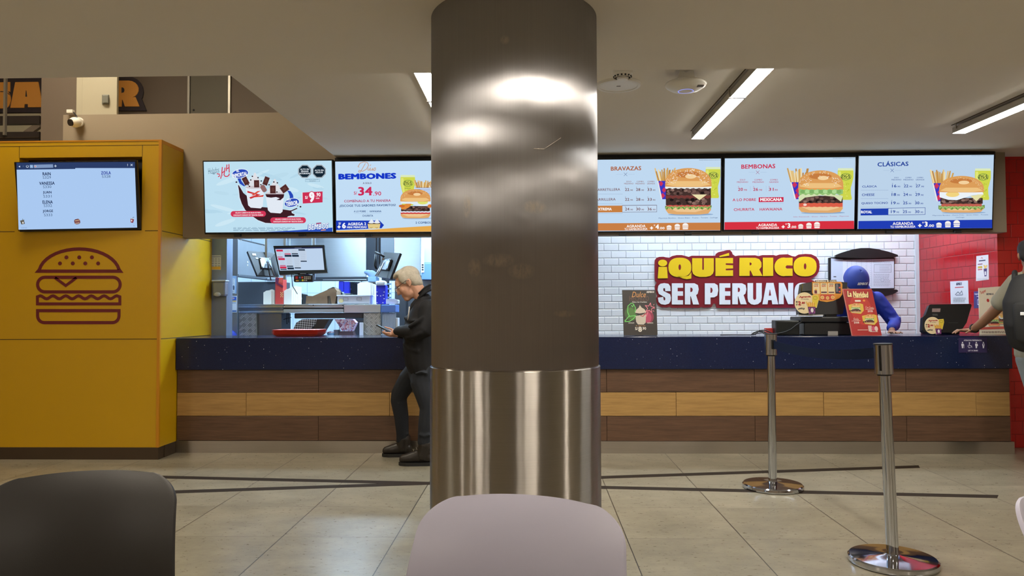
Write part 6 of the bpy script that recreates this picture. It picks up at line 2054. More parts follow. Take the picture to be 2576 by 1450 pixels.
a.poly([(880, 84), (955, 80), (940, 190), (1042, 250), (1042, 290), (880, 200)], (110, 40, 70)); a.poly([(955, 80), (1020, 80), (1030, 190), (950, 170)], (222, 92, 74))
for k in range(4):
    a.line([(900, 200 + k * 10), (1030, 280 + k * 8)], 3, (90, 30, 60))
for k in range(5):
    for j in range(3):
        if (k + j) % 2 == 0:
            a.rect(982 + j * 20, 388 + k * 22, 1000 + j * 20, 406 + k * 22, (236, 200, 130))
a.mb.build('print', t)
carton_stack(714.5, 747, 718.5, 'white folded carton stack on the pass shelf between the red carton and black box', 4)
t = thing('label_printer', Vector((at(760, 765, YP + .2).x, YP + .2, ZP)), 'small black printer on the pass shelf left of the brown bags', 'printer')
b = MB(); A, B = at(751, 738, YP + .49), at(774, 742, YP + .49); b.prism([Vector((A.x, YP + .49, ZP + .001)), Vector((B.x + .01, YP + .49, ZP + .001)), Vector((B.x, YP + .49, B.z)), Vector((A.x + .03, YP + .49, A.z)), Vector((A.x, YP + .49, A.z))], Vector((0, -.14, 0)), M_black); b.build('body', t)
b = MB(); A, B = at(750, 749, YP + .319), at(757, 754, YP + .319); b.box(A.x, B.x, YP + .348, YP + .3498, B.z, A.z, M_paper); b.build('label', t)
# brown paper bags
t = thing('paper_bag', Vector((at(808, 765, YP + .1).x, YP + .1, ZP)), 'brown paper bag lying on the pass shelf, left one', 'paper bag')
def bagshape(pts, Y, d):
    b = MB(); b.prism([Vector((at(x, y, Y).x, Y, max(ZP + .001, at(x, y, Y).z))) for x, y in pts], Vector((0, -d, 0)), M_kraft); return b
bagshape([(780, 765), (834, 765), (834, 746), (806, 746), (795, 746), (782, 745)], YP + .2, .16).build('bag', t)
bagshape([(796, 746), (834, 746), (858, 742), (856, 733), (850, 726), (840, 727), (822, 735)], YP + .26, .14).build('folded_top', t)
t = thing('paper_bag', Vector((at(845, 765, YP + .1).x, YP + .1, ZP)), 'brown paper bag standing folded on the pass shelf, against the white tub', 'paper bag')
bagshape([(838, 765), (846, 765), (850, 741), (850, 735), (842, 734), (828, 741), (834, 744)], YP + .10, .06).build('bag', t)
t = thing('black_pouch', Vector((at(845, 728, YP + .3).x, YP + .36, ZP)), 'black rounded pouch behind the brown paper bags', 'pouch')
b = MB(); b.prism([Vector((at(x, y, YP + .42).x, YP + .42, max(ZP + .001, at(x, y, YP + .42).z))) for x, y in ((810, 765), (862, 765), (862, 738), (856, 728), (844, 723), (832, 728), (815, 742))], Vector((0, -.1, 0)), M_black); b.build('shell', t)
t = thing('plastic_tub', Vector((at(888, 765, YP + .05).x, YP + .05, ZP)), 'long translucent white plastic tub on the pass shelf', 'tub')
b = MB(); pxbox(b, 848, 931, 744, 765, YP + .04, 0.18, M_tub, 0.012, ZP + .001); b.build('body', t)
b = MB(); pxbox(b, 846.5, 932, 742.5, 746, YP + .03, 0.2, M_tub, 0.004); b.build('rim', t)
b = MB()
for x in (863, 897):
    for (a0, a1, c0, c1) in ((x, x + 13, 749, 749.8), (x, x + 13, 755.4, 756.2), (x, x + .8, 749, 756), (x + 12.2, x + 13, 749, 756)):
        pxbox(b, a0, a1, c0, c1, YP + .037, 0.004, pm('tub_mark', (150, 160, 172)), 0)
b.ell(at(858, 757, YP + .04), (.026, .004, .022), pm('tub_sauce', (226, 214, 160)), 16, 8)
b.build('moulded_mark', t)
carton_stack(899.5, 943, 713, 'white open cartons standing behind the translucent tub', 3, YP + .3, True)
t = thing('fry_carton', Vector((at(957, 765, YP + .06).x, YP + .06, ZP)), 'blue fry cartons with a white top on the pass shelf\'s right end', 'carton')
b = MB(); pxbox(b, 946, 970, 718, 765, YP + .06, 0.12, M_bluec, 0.006, ZP + .001); b.build('sleeve', t)
b = MB(); pxbox(b, 944, 968, 707, 719, YP + .05, 0.13, M_paper, 0.016); b.build('top_carton', t)
b = MB()
for x, y in ((949, 744), (957, 745), (964, 743), (948, 762), (963, 762), (966, 735), (948, 735), (966, 752)):
    pxbox(b, x - 1.2, x + 1.6, y - 1, y + 1, YP + .058, 0.003, M_paper, 0)
b.build('printed_mark', t)
t = thing('clear_tub', Vector((at(985, 765, YP + .1).x, YP + .1, ZP)), 'clear pale tub sticking out beyond the right end of the pass shelf', 'tub')
b = MB(); Yt = YP + .05
b.prism([at(972, 765, Yt), at(993, 765, Yt), at(998, 766, Yt), at(1004, 758, Yt), at(993, 752, Yt), at(972, 753, Yt)], Vector((0, -.02, 0)), M_tub); b.build('front', t)
b = MB(); b.box(at(974, 760, Yt).x, at(995, 760, Yt).x, Yt + .002, Yt + .25, ZP + .001, at(970, 754, Yt).z, M_tub, 0.01); b.build('body', t)
# stacked lids below it
t = thing('lid_dispenser', at(976, 846, YP - .02), 'blue box over a ribbed column of plastic lids beside the pass shelf', 'dispenser')
b = MB(); pxbox(b, 959, 995, 767, 786.5, YP - .02, 0.22, pm('blue_tub', (96, 132, 206), rough=0.35), 0.008); b.build('box', t)
b = MB(); xx0, xx1 = at(960, 815, YP).x, at(995, 815, YP).x; n_ = 15
for k in range(n_):
    x = xx0 + (xx1 - xx0) * (k + .5) / n_
    b.cyl((x, YP + .03, at(976, 846, YP).z - .1), (x, YP + .03, at(976, 787, YP).z), (xx1 - xx0) / n_ * .48, n=10, mat=pm('clear_lid_stack', (186, 208, 238), rough=0.2))
b.build('lid_stack', t)
b = MB(); pxbox(b, 995, 1001, 800, 846, YP + .02, 0.1, M_tub, 0.006, ZC - .1); b.build('side_bag', t)
b = MB(); b.box(xx0, xx1, YP, YP + .2, 0.0005, at(976, 846, YP).z - .1, M_steel_d); b.build('base_cabinet', t)

# things under the shelf and on the counter
t = thing('work_bench', at(830, 850, YP - .2), 'pale topped work bench under the pass shelf, behind the red trays', 'bench')
ZW = at(857, 846.5, YP - .26).z
b = MB(); A, B = at(735, 846, YP - .26), at(914, 846, YP - .26); b.box(A.x, B.x, YP - .27, YP + .0, ZW - .03, ZW, pm('pale_work_top', (196, 212, 232), rough=0.3), 0.003); b.build('work_surface', t)
b = MB(); b.box(A.x + .01, B.x - .01, YP - .25, YP - .002, 0.0005, ZW - .03, M_steel_d); b.build('base_cabinet', t)
t = thing('tray', at(752, 845, 6.95), 'stack of red serving trays on the counter in front of the pass', 'tray')
bpy.data.objects.remove(t)
for k in range(4):
    z0 = ZC + 0.0012 + k * 0.0135
    xw = (0.205, 0.218, 0.218, 0.216)[k]
    cx = at(752, 845, 6.95).x
    b = MB()
    def rect_(w, d, z):
        return [Vector((cx + sx * w + 0, 6.98 + sy * d, z)) for sx, sy in ((-1, -1), (1, -1), (1, 1), (-1, 1))]
    lo, hi = rect_(xw - .03, .13, z0), rect_(xw, .155, z0 + .02)
    hi2, lo2 = rect_(xw - .005, .15, z0 + .02), rect_(xw - .032, .127, z0 + .003)
    b.add(lo + hi + hi2 + lo2, [(3, 2, 1, 0)] + [(i, (i + 1) % 4, 4 + (i + 1) % 4, 4 + i) for i in range(4)] + [(4 + i, 4 + (i + 1) % 4, 8 + (i + 1) % 4, 8 + i) for i in range(4)] + [(8 + i, 8 + (i + 1) % 4, 12 + (i + 1) % 4, 12 + i) for i in range(4)] + [(12, 13, 14, 15)], M_redtray)
    lab = ('red serving tray at the bottom of the stack on the counter', 'red serving tray second from the bottom of the stack on the counter', 'red serving tray third from the bottom of the stack on the counter', 'red serving tray on top of the stack on the counter')[k]
    tag(b.build('serving_tray'), lab, 'tray', 'red trays on the counter')
t = thing('wrap_roll', at(800, 845, 7.6), 'roll of patterned grey paper in a dark holder under the pass shelf', 'paper roll')
M_wrap = pm('patterned_wrap', (120, 136, 160), rough=0.5)
def checker_mat():
    m, nt, out = _nt('checked_wrap'); bb = principled(nt, out); tc = nd(nt, 'ShaderNodeTexCoord')
    c = nd(nt, 'ShaderNodeTexChecker'); c.inputs['Scale'].default_value = 62
    nt.links.new(mapped(nt, tc.outputs['Object'], rot=(0, 0.7, 0)), c.inputs['Vector'])
    c.inputs[1].default_value = lin((196, 212, 232)); c.inputs[2].default_value = lin((70, 78, 96)); nt.links.new(c.outputs[0], bb.inputs[0]); bb.inputs['Roughness'].default_value = .5
    return m
Yw = YP - .12
b = MB(); b.prism([Vector((at(x, y, Yw).x, Yw, max(ZW + .001, at(x, y, Yw).z))) for x, y in ((743, 840), (756, 812), (770, 803), (806, 803), (804, 815), (780, 838))], Vector((0, -.14, 0)), checker_mat()); b.build('roll', t)
b = MB(); b.prism([Vector((at(x, y, Yw).x, Yw + .02, max(ZW + .001, at(x, y, Yw).z))) for x, y in ((782, 846), (812, 846), (838, 803), (807, 803), (804, 818))], Vector((0, -.16, 0)), M_kdark); b.build('holder', t)
# candy hopper
t = thing('topping_dispenser', at(875, 845, 7.4), 'hopper of pink speckled toppings on a dark base under the pass shelf', 'dispenser')
def candy():
    m, nt, out = _nt('pink_toppings'); bb = principled(nt, out); tc = nd(nt, 'ShaderNodeTexCoord')
    v = nd(nt, 'ShaderNodeTexVoronoi'); v.inputs['Scale'].default_value = 70; nt.links.new(tc.outputs['Object'], v.inputs[0])
    cr = nd(nt, 'ShaderNodeValToRGB'); sc_ = nd(nt, 'ShaderNodeSeparateColor'); nt.links.new(v.outputs['Color'], sc_.inputs[0]); nt.links.new(sc_.outputs[0], cr.inputs[0])
    el = cr.color_ramp.elements; el[0].color = lin((120, 60, 110)); el[1].color = lin((232, 226, 240))
    for p_, c_ in ((.25, (206, 150, 176)), (.5, (214, 196, 222)), (.75, (150, 160, 216))):
        e_ = el.new(p_); e_.color = lin(c_)
    nt.links.new(cr.outputs[0], bb.inputs[0]); nt.links.new(bumpn(nt, v.outputs['Distance'], .6, .01), bb.inputs['Normal'])
    return m
Yh = YP - .1
b = MB(); b.prism([Vector((at(x, y, Yh).x, Yh, at(x, y, Yh).z)) for x, y in ((847, 803), (858, 818), (867, 833), (891, 833), (901, 812), (893, 803))], Vector((0, -.1, 0)), candy()); b.build('hopper', t)
b = MB(); b.prism([Vector((at(x, y, Yh).x, Yh, max(ZW + .001, at(x, y, Yh).z))) for x, y in ((858, 846), (896, 846), (893, 833.5), (861, 833.5))], Vector((0, -.1, 0)), pm('hopper_base', (76, 58, 66), rough=0.5)); b.build('base', t)
b = MB(); pxbox(b, 896, 913, 806, 845, YP - .03, 0.02, M_kdark, 0.002, ZW + .001); pxbox(b, 904, 913, 812, 845, YP - .06, 0.03, M_tub, 0.004, ZW + .001); b.build('side_box', t)
t = thing('small_pot', at(849, 845, 7.5), 'small steel pot with a spoon under the pass shelf', 'pot')
b = MB(); q = at(848, 843, YP - .1); b.lathe([(.0, 0), (.033, 0), (.035, .06), (.032, .06), (.03, .004), (0, .004)], (q.x, YP - .1, ZW + .001), 24, M_steel); b.build('pot', t)
b = MB(); b.tube([(q.x + .01, YP - .1, ZW + .01), (q.x + .03, YP - .1, ZW + .1)], 0.004, 6, M_steel); b.build('spoon', t)
t = thing('topping_bowl', at(832, 845, 7.5), 'pale blue bowl of pink toppings left of the small steel pot', 'bowl')
q = at(833, 842, YP - .1)
b = MB(); b.lathe([(0, 0), (.03, 0), (.04, .03), (.037, .03), (.028, .004), (0, .004)], (q.x, YP - .12, ZW + .001), 24, pm('blue_bowl', (126, 176, 222), rough=0.3)); b.build('bowl', t)
b = MB(); b.ell((q.x, YP - .12, ZW + .03), (.037, .037, .016), candy(), 20, 10); b.build('topping', t)

# ---------------------------------------------------------------- kitchen monitors on ceiling poles
def pole(px, Y, lab, t, x2=None):
    b = MB()
    c = at(px, 600, Y)
    b.box(c.x - .014, c.x + .014, Y, Y + .028, c.z - (0.42), ZB - .001, M_steel, 0.003)
    return b.build('pole', t)
Ym = 7.45
t = thing('order_monitor', at(755, 685, Ym), 'kitchen order monitor showing ticket lists, facing the counter', 'monitor')
pole(716, Ym + .06, '', t); pole(789, Ym + .06, '', t)
mA, mB, mC_, mD = at(688, 620, Ym), at(812, 616, Ym - .02), at(821, 685, Ym - .10), at(703, 691, Ym - .08)
U_ = (mB - mA).normalized(); V_ = ((mA - mD) + (mB - mC_)).normalized(); V_ = (V_ - U_ * V_.dot(U_)).normalized()
mp = Plane(mD, U_, V_)
mc = PC(mp, 580, 590, .09654)
b = MB(); letter_plate(b, mc, [[(1112, 300), (2440, 276), (2520, 985), (1270, 1050)]], M_blackg, M_blackg, -0.03, 0.0); b.build('casing', t)
a = Art(mc, em, lift=0.0006)
a.poly([(1166, 385), (2392, 362), (2445, 925), (1284, 945)], (190, 212, 238)); a.poly([(1162, 360), (2390, 330), (2392, 362), (1166, 385)], (34, 40, 78))
a.text('ORDENES', 1760, 352, 14, (150, 160, 200), w=180)
for (x0, y0, x1, y1, top, bot) in ((1190, 400, 1360, 605, 'r', 'p'), (1385, 395, 1570, 525, None, 'r'), (1575, 392, 1760, 520, None, 'k'), (1765, 388, 1935, 425, 'k', None), (1240, 620, 1410, 670, 'r', None), (1265, 670, 1440, 830, None, 'p'), (1408, 535, 1585, 590, 'k', None), (1430, 590, 1635, 845, None, 'k'), (1600, 535, 1775, 590, 'k', None), (1630, 590, 1835, 890, None, 'k'), (1785, 425, 1990, 715, None, 'k'), (1285, 840, 1455, 890, 'r', None), (1480, 865, 1650, 915, 'k', None), (1295, 895, 1465, 925, None, 'k')):
    sk = (y1 - y0) * .14
    cols = {'r': (206, 44, 78), 'p': (196, 90, 130), 'k': (32, 46, 66)}
    if top:
        a.poly([(x0, y0), (x1, y0), (x1 + 8, min(y0 + 50, y1)), (x0 + 8, min(y0 + 50, y1))], cols[top])
        y0 += 48
    if y1 - y0 > 20:
        a.poly([(x0 + 6, y0), (x1 - sk * .3, y0), (x1, y1), (x0 + sk, y1)], (196, 212, 232))
        for k in range(int((y1 - y0) / 26)):
            a.rect(x0 + 22 + k * 3, y0 + 16 + k * 24, x1 - 40, y0 + 19 + k * 24, (150, 166, 190)); a.n -= a.step
    if bot:
        a.poly([(x0 + sk, y1 - 26), (x1 - 4, y1 - 26), (x1, y1), (x0 + sk + 4, y1)], cols[bot])
a.mb.build('display', t)
t = thing('card_terminal', at(762, 710, Ym - .05), 'black payment keypad with coloured keys hanging under the order monitor', 'payment terminal')
b = MB(); pxbox(b, 738, 787, 692.5, 710, Ym - .09, 0.05, M_black, 0.012); b.build('body', t)
b = MB(); cpl = PC(Plane((0, Ym - .0905, 1.5), (1, 0, 0), (0, 0, 1)), 580, 590, .09654)
a = Art(cpl, pr, lift=0.0008)
for x0, y0, x1, y1, c in ((1690, 1095, 1755, 1165, (206, 48, 62)), (1785, 1100, 1830, 1150, (80, 140, 220)), (1845, 1100, 1890, 1150, (226, 84, 66)), (1700, 1190, 1780, 1225, (226, 196, 110)), (1790, 1175, 1835, 1225, (30, 110, 96)), (1855, 1175, 1905, 1222, (214, 216, 66))):
    a.rect(x0, y0, x1, y1, c, 8)
for j in range(3):
    for k in range(4 if j < 2 else 2):
        a.rect(1915 + k * 46, 1098 + j * 44, 1950 + k * 46, 1126 + j * 44, (206, 210, 206), 8)
a.rect(1815, 1018, 1970, 1030, (190, 200, 212)); a.rect(1940, 1040, 2060, 1068, (40, 50, 110), 6)
a.mb.build('key', t)
b = MB(); b.tube([at(740, 692, Ym - .06), at(733, 686, Ym - .05), at(736, 720, Ym - .02), at(748, 740, Ym + .05)], 0.004, 6, M_black); b.build('cable', t)
b = MB(); q = at(762, 686, Ym - .06); b.box(q.x - .05, q.x + .05, Ym - .075, Ym - .03, at(762, 693, Ym).z, at(762, 691, Ym).z, M_black, 0.004); b.build('mount', t)

def turned_monitor(name, quad, Yl, Yr, lab, extra):
    t = thing(name, at(quad[3][0], quad[3][1], Yl), lab, 'monitor')
    P = [at(quad[0][0], quad[0][1], Yl + .04), at(quad[1][0], quad[1][1], Yr + .04), at(quad[2][0], quad[2][1], Yr), at(quad[3][0], quad[3][1], Yl)]
    n = (P[1] - P[0]).cross(P[3] - P[0]).normalized()
    if n.y < 0:
        n = -n
    b = MB(); b.prism(P, n * 0.028, M_black); b.build('casing', t)
    U = (P[1] - P[0]).normalized(); V = (P[0] - P[3]); V = (V - U * V.dot(U)).normalized()
    b = MB(); c = (P[0] + P[1] + P[2] + P[3]) / 4 - n * .012
    b.obox(c, U * .06, V * .06, n * .012, M_steel_d, 0.004)
    for sx, sz in ((-.05, .05), (.05, .05), (-.05, -.05), (.05, -.05)):
        b.ell(c + U * sx + V * sz - n * .014, (.007, .007, .007), M_steel, 10, 6)
    b.build('mount_plate', t)
    return t, P, n, U, V, c
t, P, n, U, V, c = turned_monitor('turned_monitor', ((623, 632), (692, 637), (702, 696), (648, 693)), 7.30, 7.52, 'black monitor seen from behind, left of the order monitor', 0)
b = MB()
for (x, y, w, h) in ((638, 640, 13, 7), (643, 649, 9, 4.5)):
    f = lambda px, py: P[0] + U * ((px - 624) / 69 * (P[1] - P[0]).length) - V * ((py - 632) / 60 * (P[0] - P[3]).length)
    q = f(x, y); b.obox(q - n * .003, U * .02 * w / 13, V * .012 * h / 7, n * .001, M_paper)
b.build('sticker', t)
b = MB(); b.tube([c - n * .03, c - n * .05 - V * .04, c - n * .03 - V * .12, c - V * .19 + U * .02], 0.006, 8, M_black); b.tube([c - n * .03 + U * .02, c - n * .04 - V * .06 + U * .03, c - V * .16 + U * .05 - n * .03], 0.009, 8, M_steel_d); b.build('cable', t)
b = MB(); q = c + n * .05; b.box(q.x + .01, q.x + .035, q.y + .01, q.y + .035, q.z - .05, ZB - .001, M_steel, 0.003); b.build('pole', t)
t, P, n, U, V, c = turned_monitor('turned_monitor', ((966, 635), (1006, 637), (981, 702), (945, 695)), 7.62, 7.42, 'black tilted monitor on a bracket beside the grey haired head', 0)
b = MB()
for px in (947, 955):
    q = at(px, 600, 7.7); b.box(q.x - .010, q.x + .010, 7.7, 7.72, at(px, 672, 7.7).z, ZB - .001, M_kdark, 0.003)
b.build('pole', t)
b = MB()
b.tube([at(944, 634, 7.6), at(956, 640, 7.58), at(966, 646, 7.55)], 0.012, 8, M_black); b.tube([at(945, 640, 7.6), at(943, 668, 7.6), at(947, 678, 7.6)], 0.011, 8, M_black)
b.tube([at(966, 661, 7.5), at(950, 694, 7.45)], 0.008, 8, M_steel); b.tube([at(957, 671, 7.5), at(944, 695, 7.45)], 0.006, 8, M_steel)
b.cyl(at(964, 652, 7.5), at(964, 652, 7.48), 0.014, n=16, mat=M_steel)
b.build('bracket_arm', t)
# low rack of dark frames behind the blue cartons
t = thing('wire_rack', at(978, 760, 9.0), 'dark wire rack with light rungs behind the blue fry cartons', 'rack')
b = MB(); pxbox(b, 969, 978, 700, 760, 9.2, 0.04, M_kdark, 0.004, 0.0005); b.build('post', t)
b = MB()
for y in (715, 727, 739, 749):
    pxbox(b, 966, 984, y - 2, y + 2, 9.18, 0.02, pm('pale_rung', (120, 146, 176), rough=0.4), 0.003)
b.build('rung', t)
# ================================================================ barrier posts
M_chrome = pm('polished_steel', (200, 204, 214), rough=0.07, metal=1.0, var=0.02)
M_chrome2 = pm('satin_steel', (196, 200, 210), rough=0.18, metal=1.0, var=0.03)
M_belt = pm('navy_belt', (16, 24, 46), rough=0.9, spec=0.1, var=0.05)


def barrier(loc, label, lean=(0, 0)):
    t = thing('barrier_post', loc, label, 'barrier post')
    t.rotation_euler = (0, 0, 0)
    b = MB(); b.lathe([(0.0, 0.0005), (0.196, 0.0005), (0.204, 0.004)], (0, 0, 0), 64, M_black, True); b.build('rubber_foot', t, local=True)
    b = MB(); b.lathe([(0.204, 0.004), (0.206, 0.012), (0.204, 0.026), (0.196, 0.032)], (0, 0, 0), 64, M_chrome); b.lathe([(0.196, 0.032), (0.12, 0.038), (0.045, 0.042), (0.03, 0.046)], (0, 0, 0), 64, M_chrome, sharp=False); b.build('base', t, local=True)
    top = Vector((lean[0], lean[1], 0.932)); end = Vector((lean[0], lean[1], 0)) * (1.078 / .932) + Vector((0, 0, 1.078))
    d = (end - Vector((0, 0, 0))).normalized()
    b = MB(); b.cyl((0, 0, 0.04), top, 0.0285, n=40, mat=M_chrome, caps=False); b.build('pole', t, local=True)
    b = MB(); b.cyl(top, end - d * .004, 0.0425, n=48, mat=M_chrome2); b.cyl(end - d * .006, end, 0.0435, n=48, mat=M_black); b.cyl(top - d * .004, top + d * .004, 0.0435, n=48, mat=M_chrome2); b.cyl(top - d * .012, top - d * .003, .033, n=32, mat=M_black)
    h = b.build('belt_head', t, local=True)
    return t, top, end, d


pA, pB = flo(1944, 1228), flo(2246, 1417)
topB = at(2220, 868, pB.y - 0.01)
lean = ((topB.x - pB.x) * .932 / 1.078, -0.012)
tA, a0, a1, dA = barrier(pA, 'far chrome barrier post with the navy belt, left one of the two')
tB, b0, b1, dB = barrier(pB, 'near chrome barrier post leaning slightly, right one of the two', lean)
# belt from the far post to the near one, hanging in a shallow sag
za, zb_ = at(1956, 866, pA.y).z, at(2198, 888, pB.y).z
s = Vector((pA.x, pA.y, za)); e = pB + b1 * ((zb_) / 1.078); e.z = zb_
dr = (e - s); dr.z = 0; dr.normalize()
s, e = s + dr * .04, e - dr * .044
b = MB(); n = 16; vs = []
for k in range(n + 1):
    f = k / n
    c = s.lerp(e, f) + Vector((0, 0, -0.035 * 4 * f * (1 - f)))
    tw = 0.12 * math.sin(f * 5)
    nrm = Vector((-dr.y, dr.x, 0)) * tw * .03
    vs += [c + Vector((0, 0, .027)) + nrm, c - Vector((0, 0, .027)) - nrm]
off = Vector((-dr.y, dr.x, 0)) * .0016
fs = [(2 * k, 2 * k + 1, 2 * k + 3, 2 * k + 2) for k in range(n)]
b.add(vs, fs, M_belt, True); b.add([v + off for v in vs], [q[::-1] for q in fs], M_belt, True)
m_ = len(vs)
b.add(vs + [v + off for v in vs], [(2 * k, 2 * k + 2, m_ + 2 * k + 2, m_ + 2 * k) for k in range(n)] + [(2 * k + 1, m_ + 2 * k + 1, m_ + 2 * k + 3, 2 * k + 3) for k in range(n)], M_belt)
b.build('belt', tA)
b = MB()
for (t_, p0_, s_) in ((tB, e, -1),):
    pass
q = pB + b0 + dB * .075 - Vector((0, 0, 0)); b.obox(q + Vector((-.030, -.031, 0)), Vector((.0035, -.0035, 0)), Vector((.003, .003, 0)), dB * .062, M_blackg); b.build('slot', tB)
b = MB(); q = s - dr * .006; b.box(q.x - .012, q.x + .016, q.y - .02, q.y + .01, za - .034, za + .034, M_black, .004); b.build('belt_clip', tA)

# ================================================================ chairs
def chair(loc, rz, m, mleg, label, wtop, wmid, sag=0.008, group=None):
    t = thing('shell_chair', loc, label, 'chair', group, rz)
    # profile (depth y, height z) from the front edge of the seat up to the top of the back; the sitter looks towards -y
    prof = []
    for k in range(13):
        f = k / 12
        prof.append((-0.42 + 0.36 * f, 0.455 - 0.018 * math.sin(math.pi * f) - 0.02 * (1 - f) ** 6 - .012 * f))
    for k in range(1, 9):
        a_ = math.radians(78 * k / 8)
        prof.append((-0.06 + 0.11 * math.sin(a_), 0.443 + 0.11 * (1 - math.cos(a_))))
    y0, z0 = prof[-1]
    n_up = 44
    for k in range(1, n_up + 1):
        f = 1 - (1 - k / n_up) ** 1.7
        prof.append((y0 + 0.055 * f + 0.06 * f ** 4, z0 + (0.868 - z0) * f))
    L_ = [0.0]
    for a_, c_ in zip(prof[:-1], prof[1:]):
        L_.append(L_[-1] + math.hypot(c_[0] - a_[0], c_[1] - a_[1]))
    tot = L_[-1]
    nu = 33
    vs, fs = [], []
    rc, rf = 0.068, 0.12
    for i, (y, z) in enumerate(prof):
        f = L_[i] / tot
        w = 0.235 + (wmid - .235) * min(1, f / .55) if f < .55 else wmid + (wtop - wmid) * (f - .55) / .45
        dtop = tot - L_[i]
        if dtop < rc:
            w -= rc * (1 - math.sqrt(max(0, 1 - ((rc - dtop) / rc) ** 2)))
        if L_[i] < rf:
            w -= rf * (1 - math.sqrt(max(0, 1 - ((rf - L_[i]) / rf) ** 2)))
        cup = 0.0 if f < .45 else min(1, (f - .45) / .2)
        for j in range(nu):
            u = -1 + 2 * j / (nu - 1)
            x = u * w
            yy = y - cup * 0.062 * (abs(u) ** 2.2) * (w / .22) ** 2 
            zz = z + (1 - cup) * 0.028 * abs(u) ** 3
            if dtop < .2:
                zz -= sag * (abs(x) / wtop) ** 2 * (1 - dtop / .2)
            vs.append((x, yy, zz))
    for i in range(len(prof) - 1):
        for j in range(nu - 1):
            fs.append((i * nu + j, i * nu + j + 1, (i + 1) * nu + j + 1, (i + 1) * nu + j))
    b = MB(); b.add(vs, fs, m, True)
    sh = b.build('seat_shell', t, local=True)
    md = sh.modifiers.new('thickness', 'SOLIDIFY'); md.thickness = 0.009; md.offset = 0
    mb_ = sh.modifiers.new('edge', 'BEVEL'); mb_.width = 0.0035; mb_.segments = 3; mb_.limit_method = 'ANGLE'; mb_.angle_limit = math.radians(50)
    for sx in (-1, 1):
        for (yt, yb_) in ((-0.30, -0.36), (-0.04, 0.10)):
            b = MB(); b.tube([(sx * .15, yt, .43), (sx * .20, yb_, 0.001)], [0.016, 0.011], 14, mleg); b.build('leg', t, local=True)
    b = MB()
    for sx in (-1, 1):
        b.tube([(sx * .15, -0.30, .427), (sx * .15, -.04, .427)], 0.01, 8, mleg)
    b.tube([(-.15, -.17, .425), (.15, -.17, .425)], 0.01, 8, mleg)
    b.build('under_frame', t, local=True)
    return t


M_chairw = pm('lilac_white_shell', (168, 167, 186), rough=0.42, var=0.015, bump=0.02, bscale=400)
M_chairb = pm('black_shell', (30, 28, 27), rough=0.46, var=0.05, bump=0.06, bscale=420)
M_legw = pm('beech_leg', (186, 146, 100), rough=0.45, var=0.08)
chair((-0.050, 1.39, 0), math.radians(-14), M_chairw, M_legw, 'pale lilac shell chair in front of the round steel column', 0.204, 0.229)
chair((-1.018, 1.61, 0), math.radians(13), M_chairb, M_legw, 'black shell chair below the yellow wall', 0.204, 0.229)
chair((1.162, 1.468, 0), math.radians(18), M_chairw, M_legw, 'pale lilac shell chair beside the near barrier post, cut off by the picture edge', 0.204, 0.229)

# ================================================================ people
M_skin = pm('skin_fair', (196, 146, 120), rough=0.5, var=0.05, scale=14)
M_skin2 = pm('skin_tan', (150, 108, 80), rough=0.5, var=0.05, scale=14)
M_hair = pm('grey_hair', (176, 166, 148), rough=0.65, var=0.22, scale=45, bump=0.5, bscale=150)
M_hairb = pm('black_hair', (26, 22, 20), rough=0.6, var=0.2, scale=40, bump=0.4, bscale=150)
M_jacket = pm('black_jacket', (20, 19, 21), rough=0.75, spec=0.3, var=0.12, scale=10, bump=0.35, bscale=22)
M_jeans = pm('dark_jeans', (17, 22, 31), rough=0.75, var=0.16, scale=20, bump=0.3, bscale=28)
M_boot = pm('dark_leather_boot', (34, 28, 24), rough=0.4, var=0.12, bump=0.2, bscale=50)
M_sole = pm('boot_sole', (26, 24, 22), rough=0.7)
M_blue = pm('blue_uniform', (24, 50, 158), rough=0.65, var=0.08, scale=12, bump=0.25, bscale=26)
M_cap = pm('blue_cap', (32, 58, 152), rough=0.6, var=0.04)
M_tee = pm('beige_tee', (140, 134, 116), rough=0.75, var=0.05, scale=14, bump=0.2, bscale=26)
M_eyew = pm('eye_white', (226, 222, 216), rough=0.25)
M_iris = pm('eye_dark', (40, 28, 22), rough=0.2)


def vz(x, y, z):
    return Vector((x, y, z))


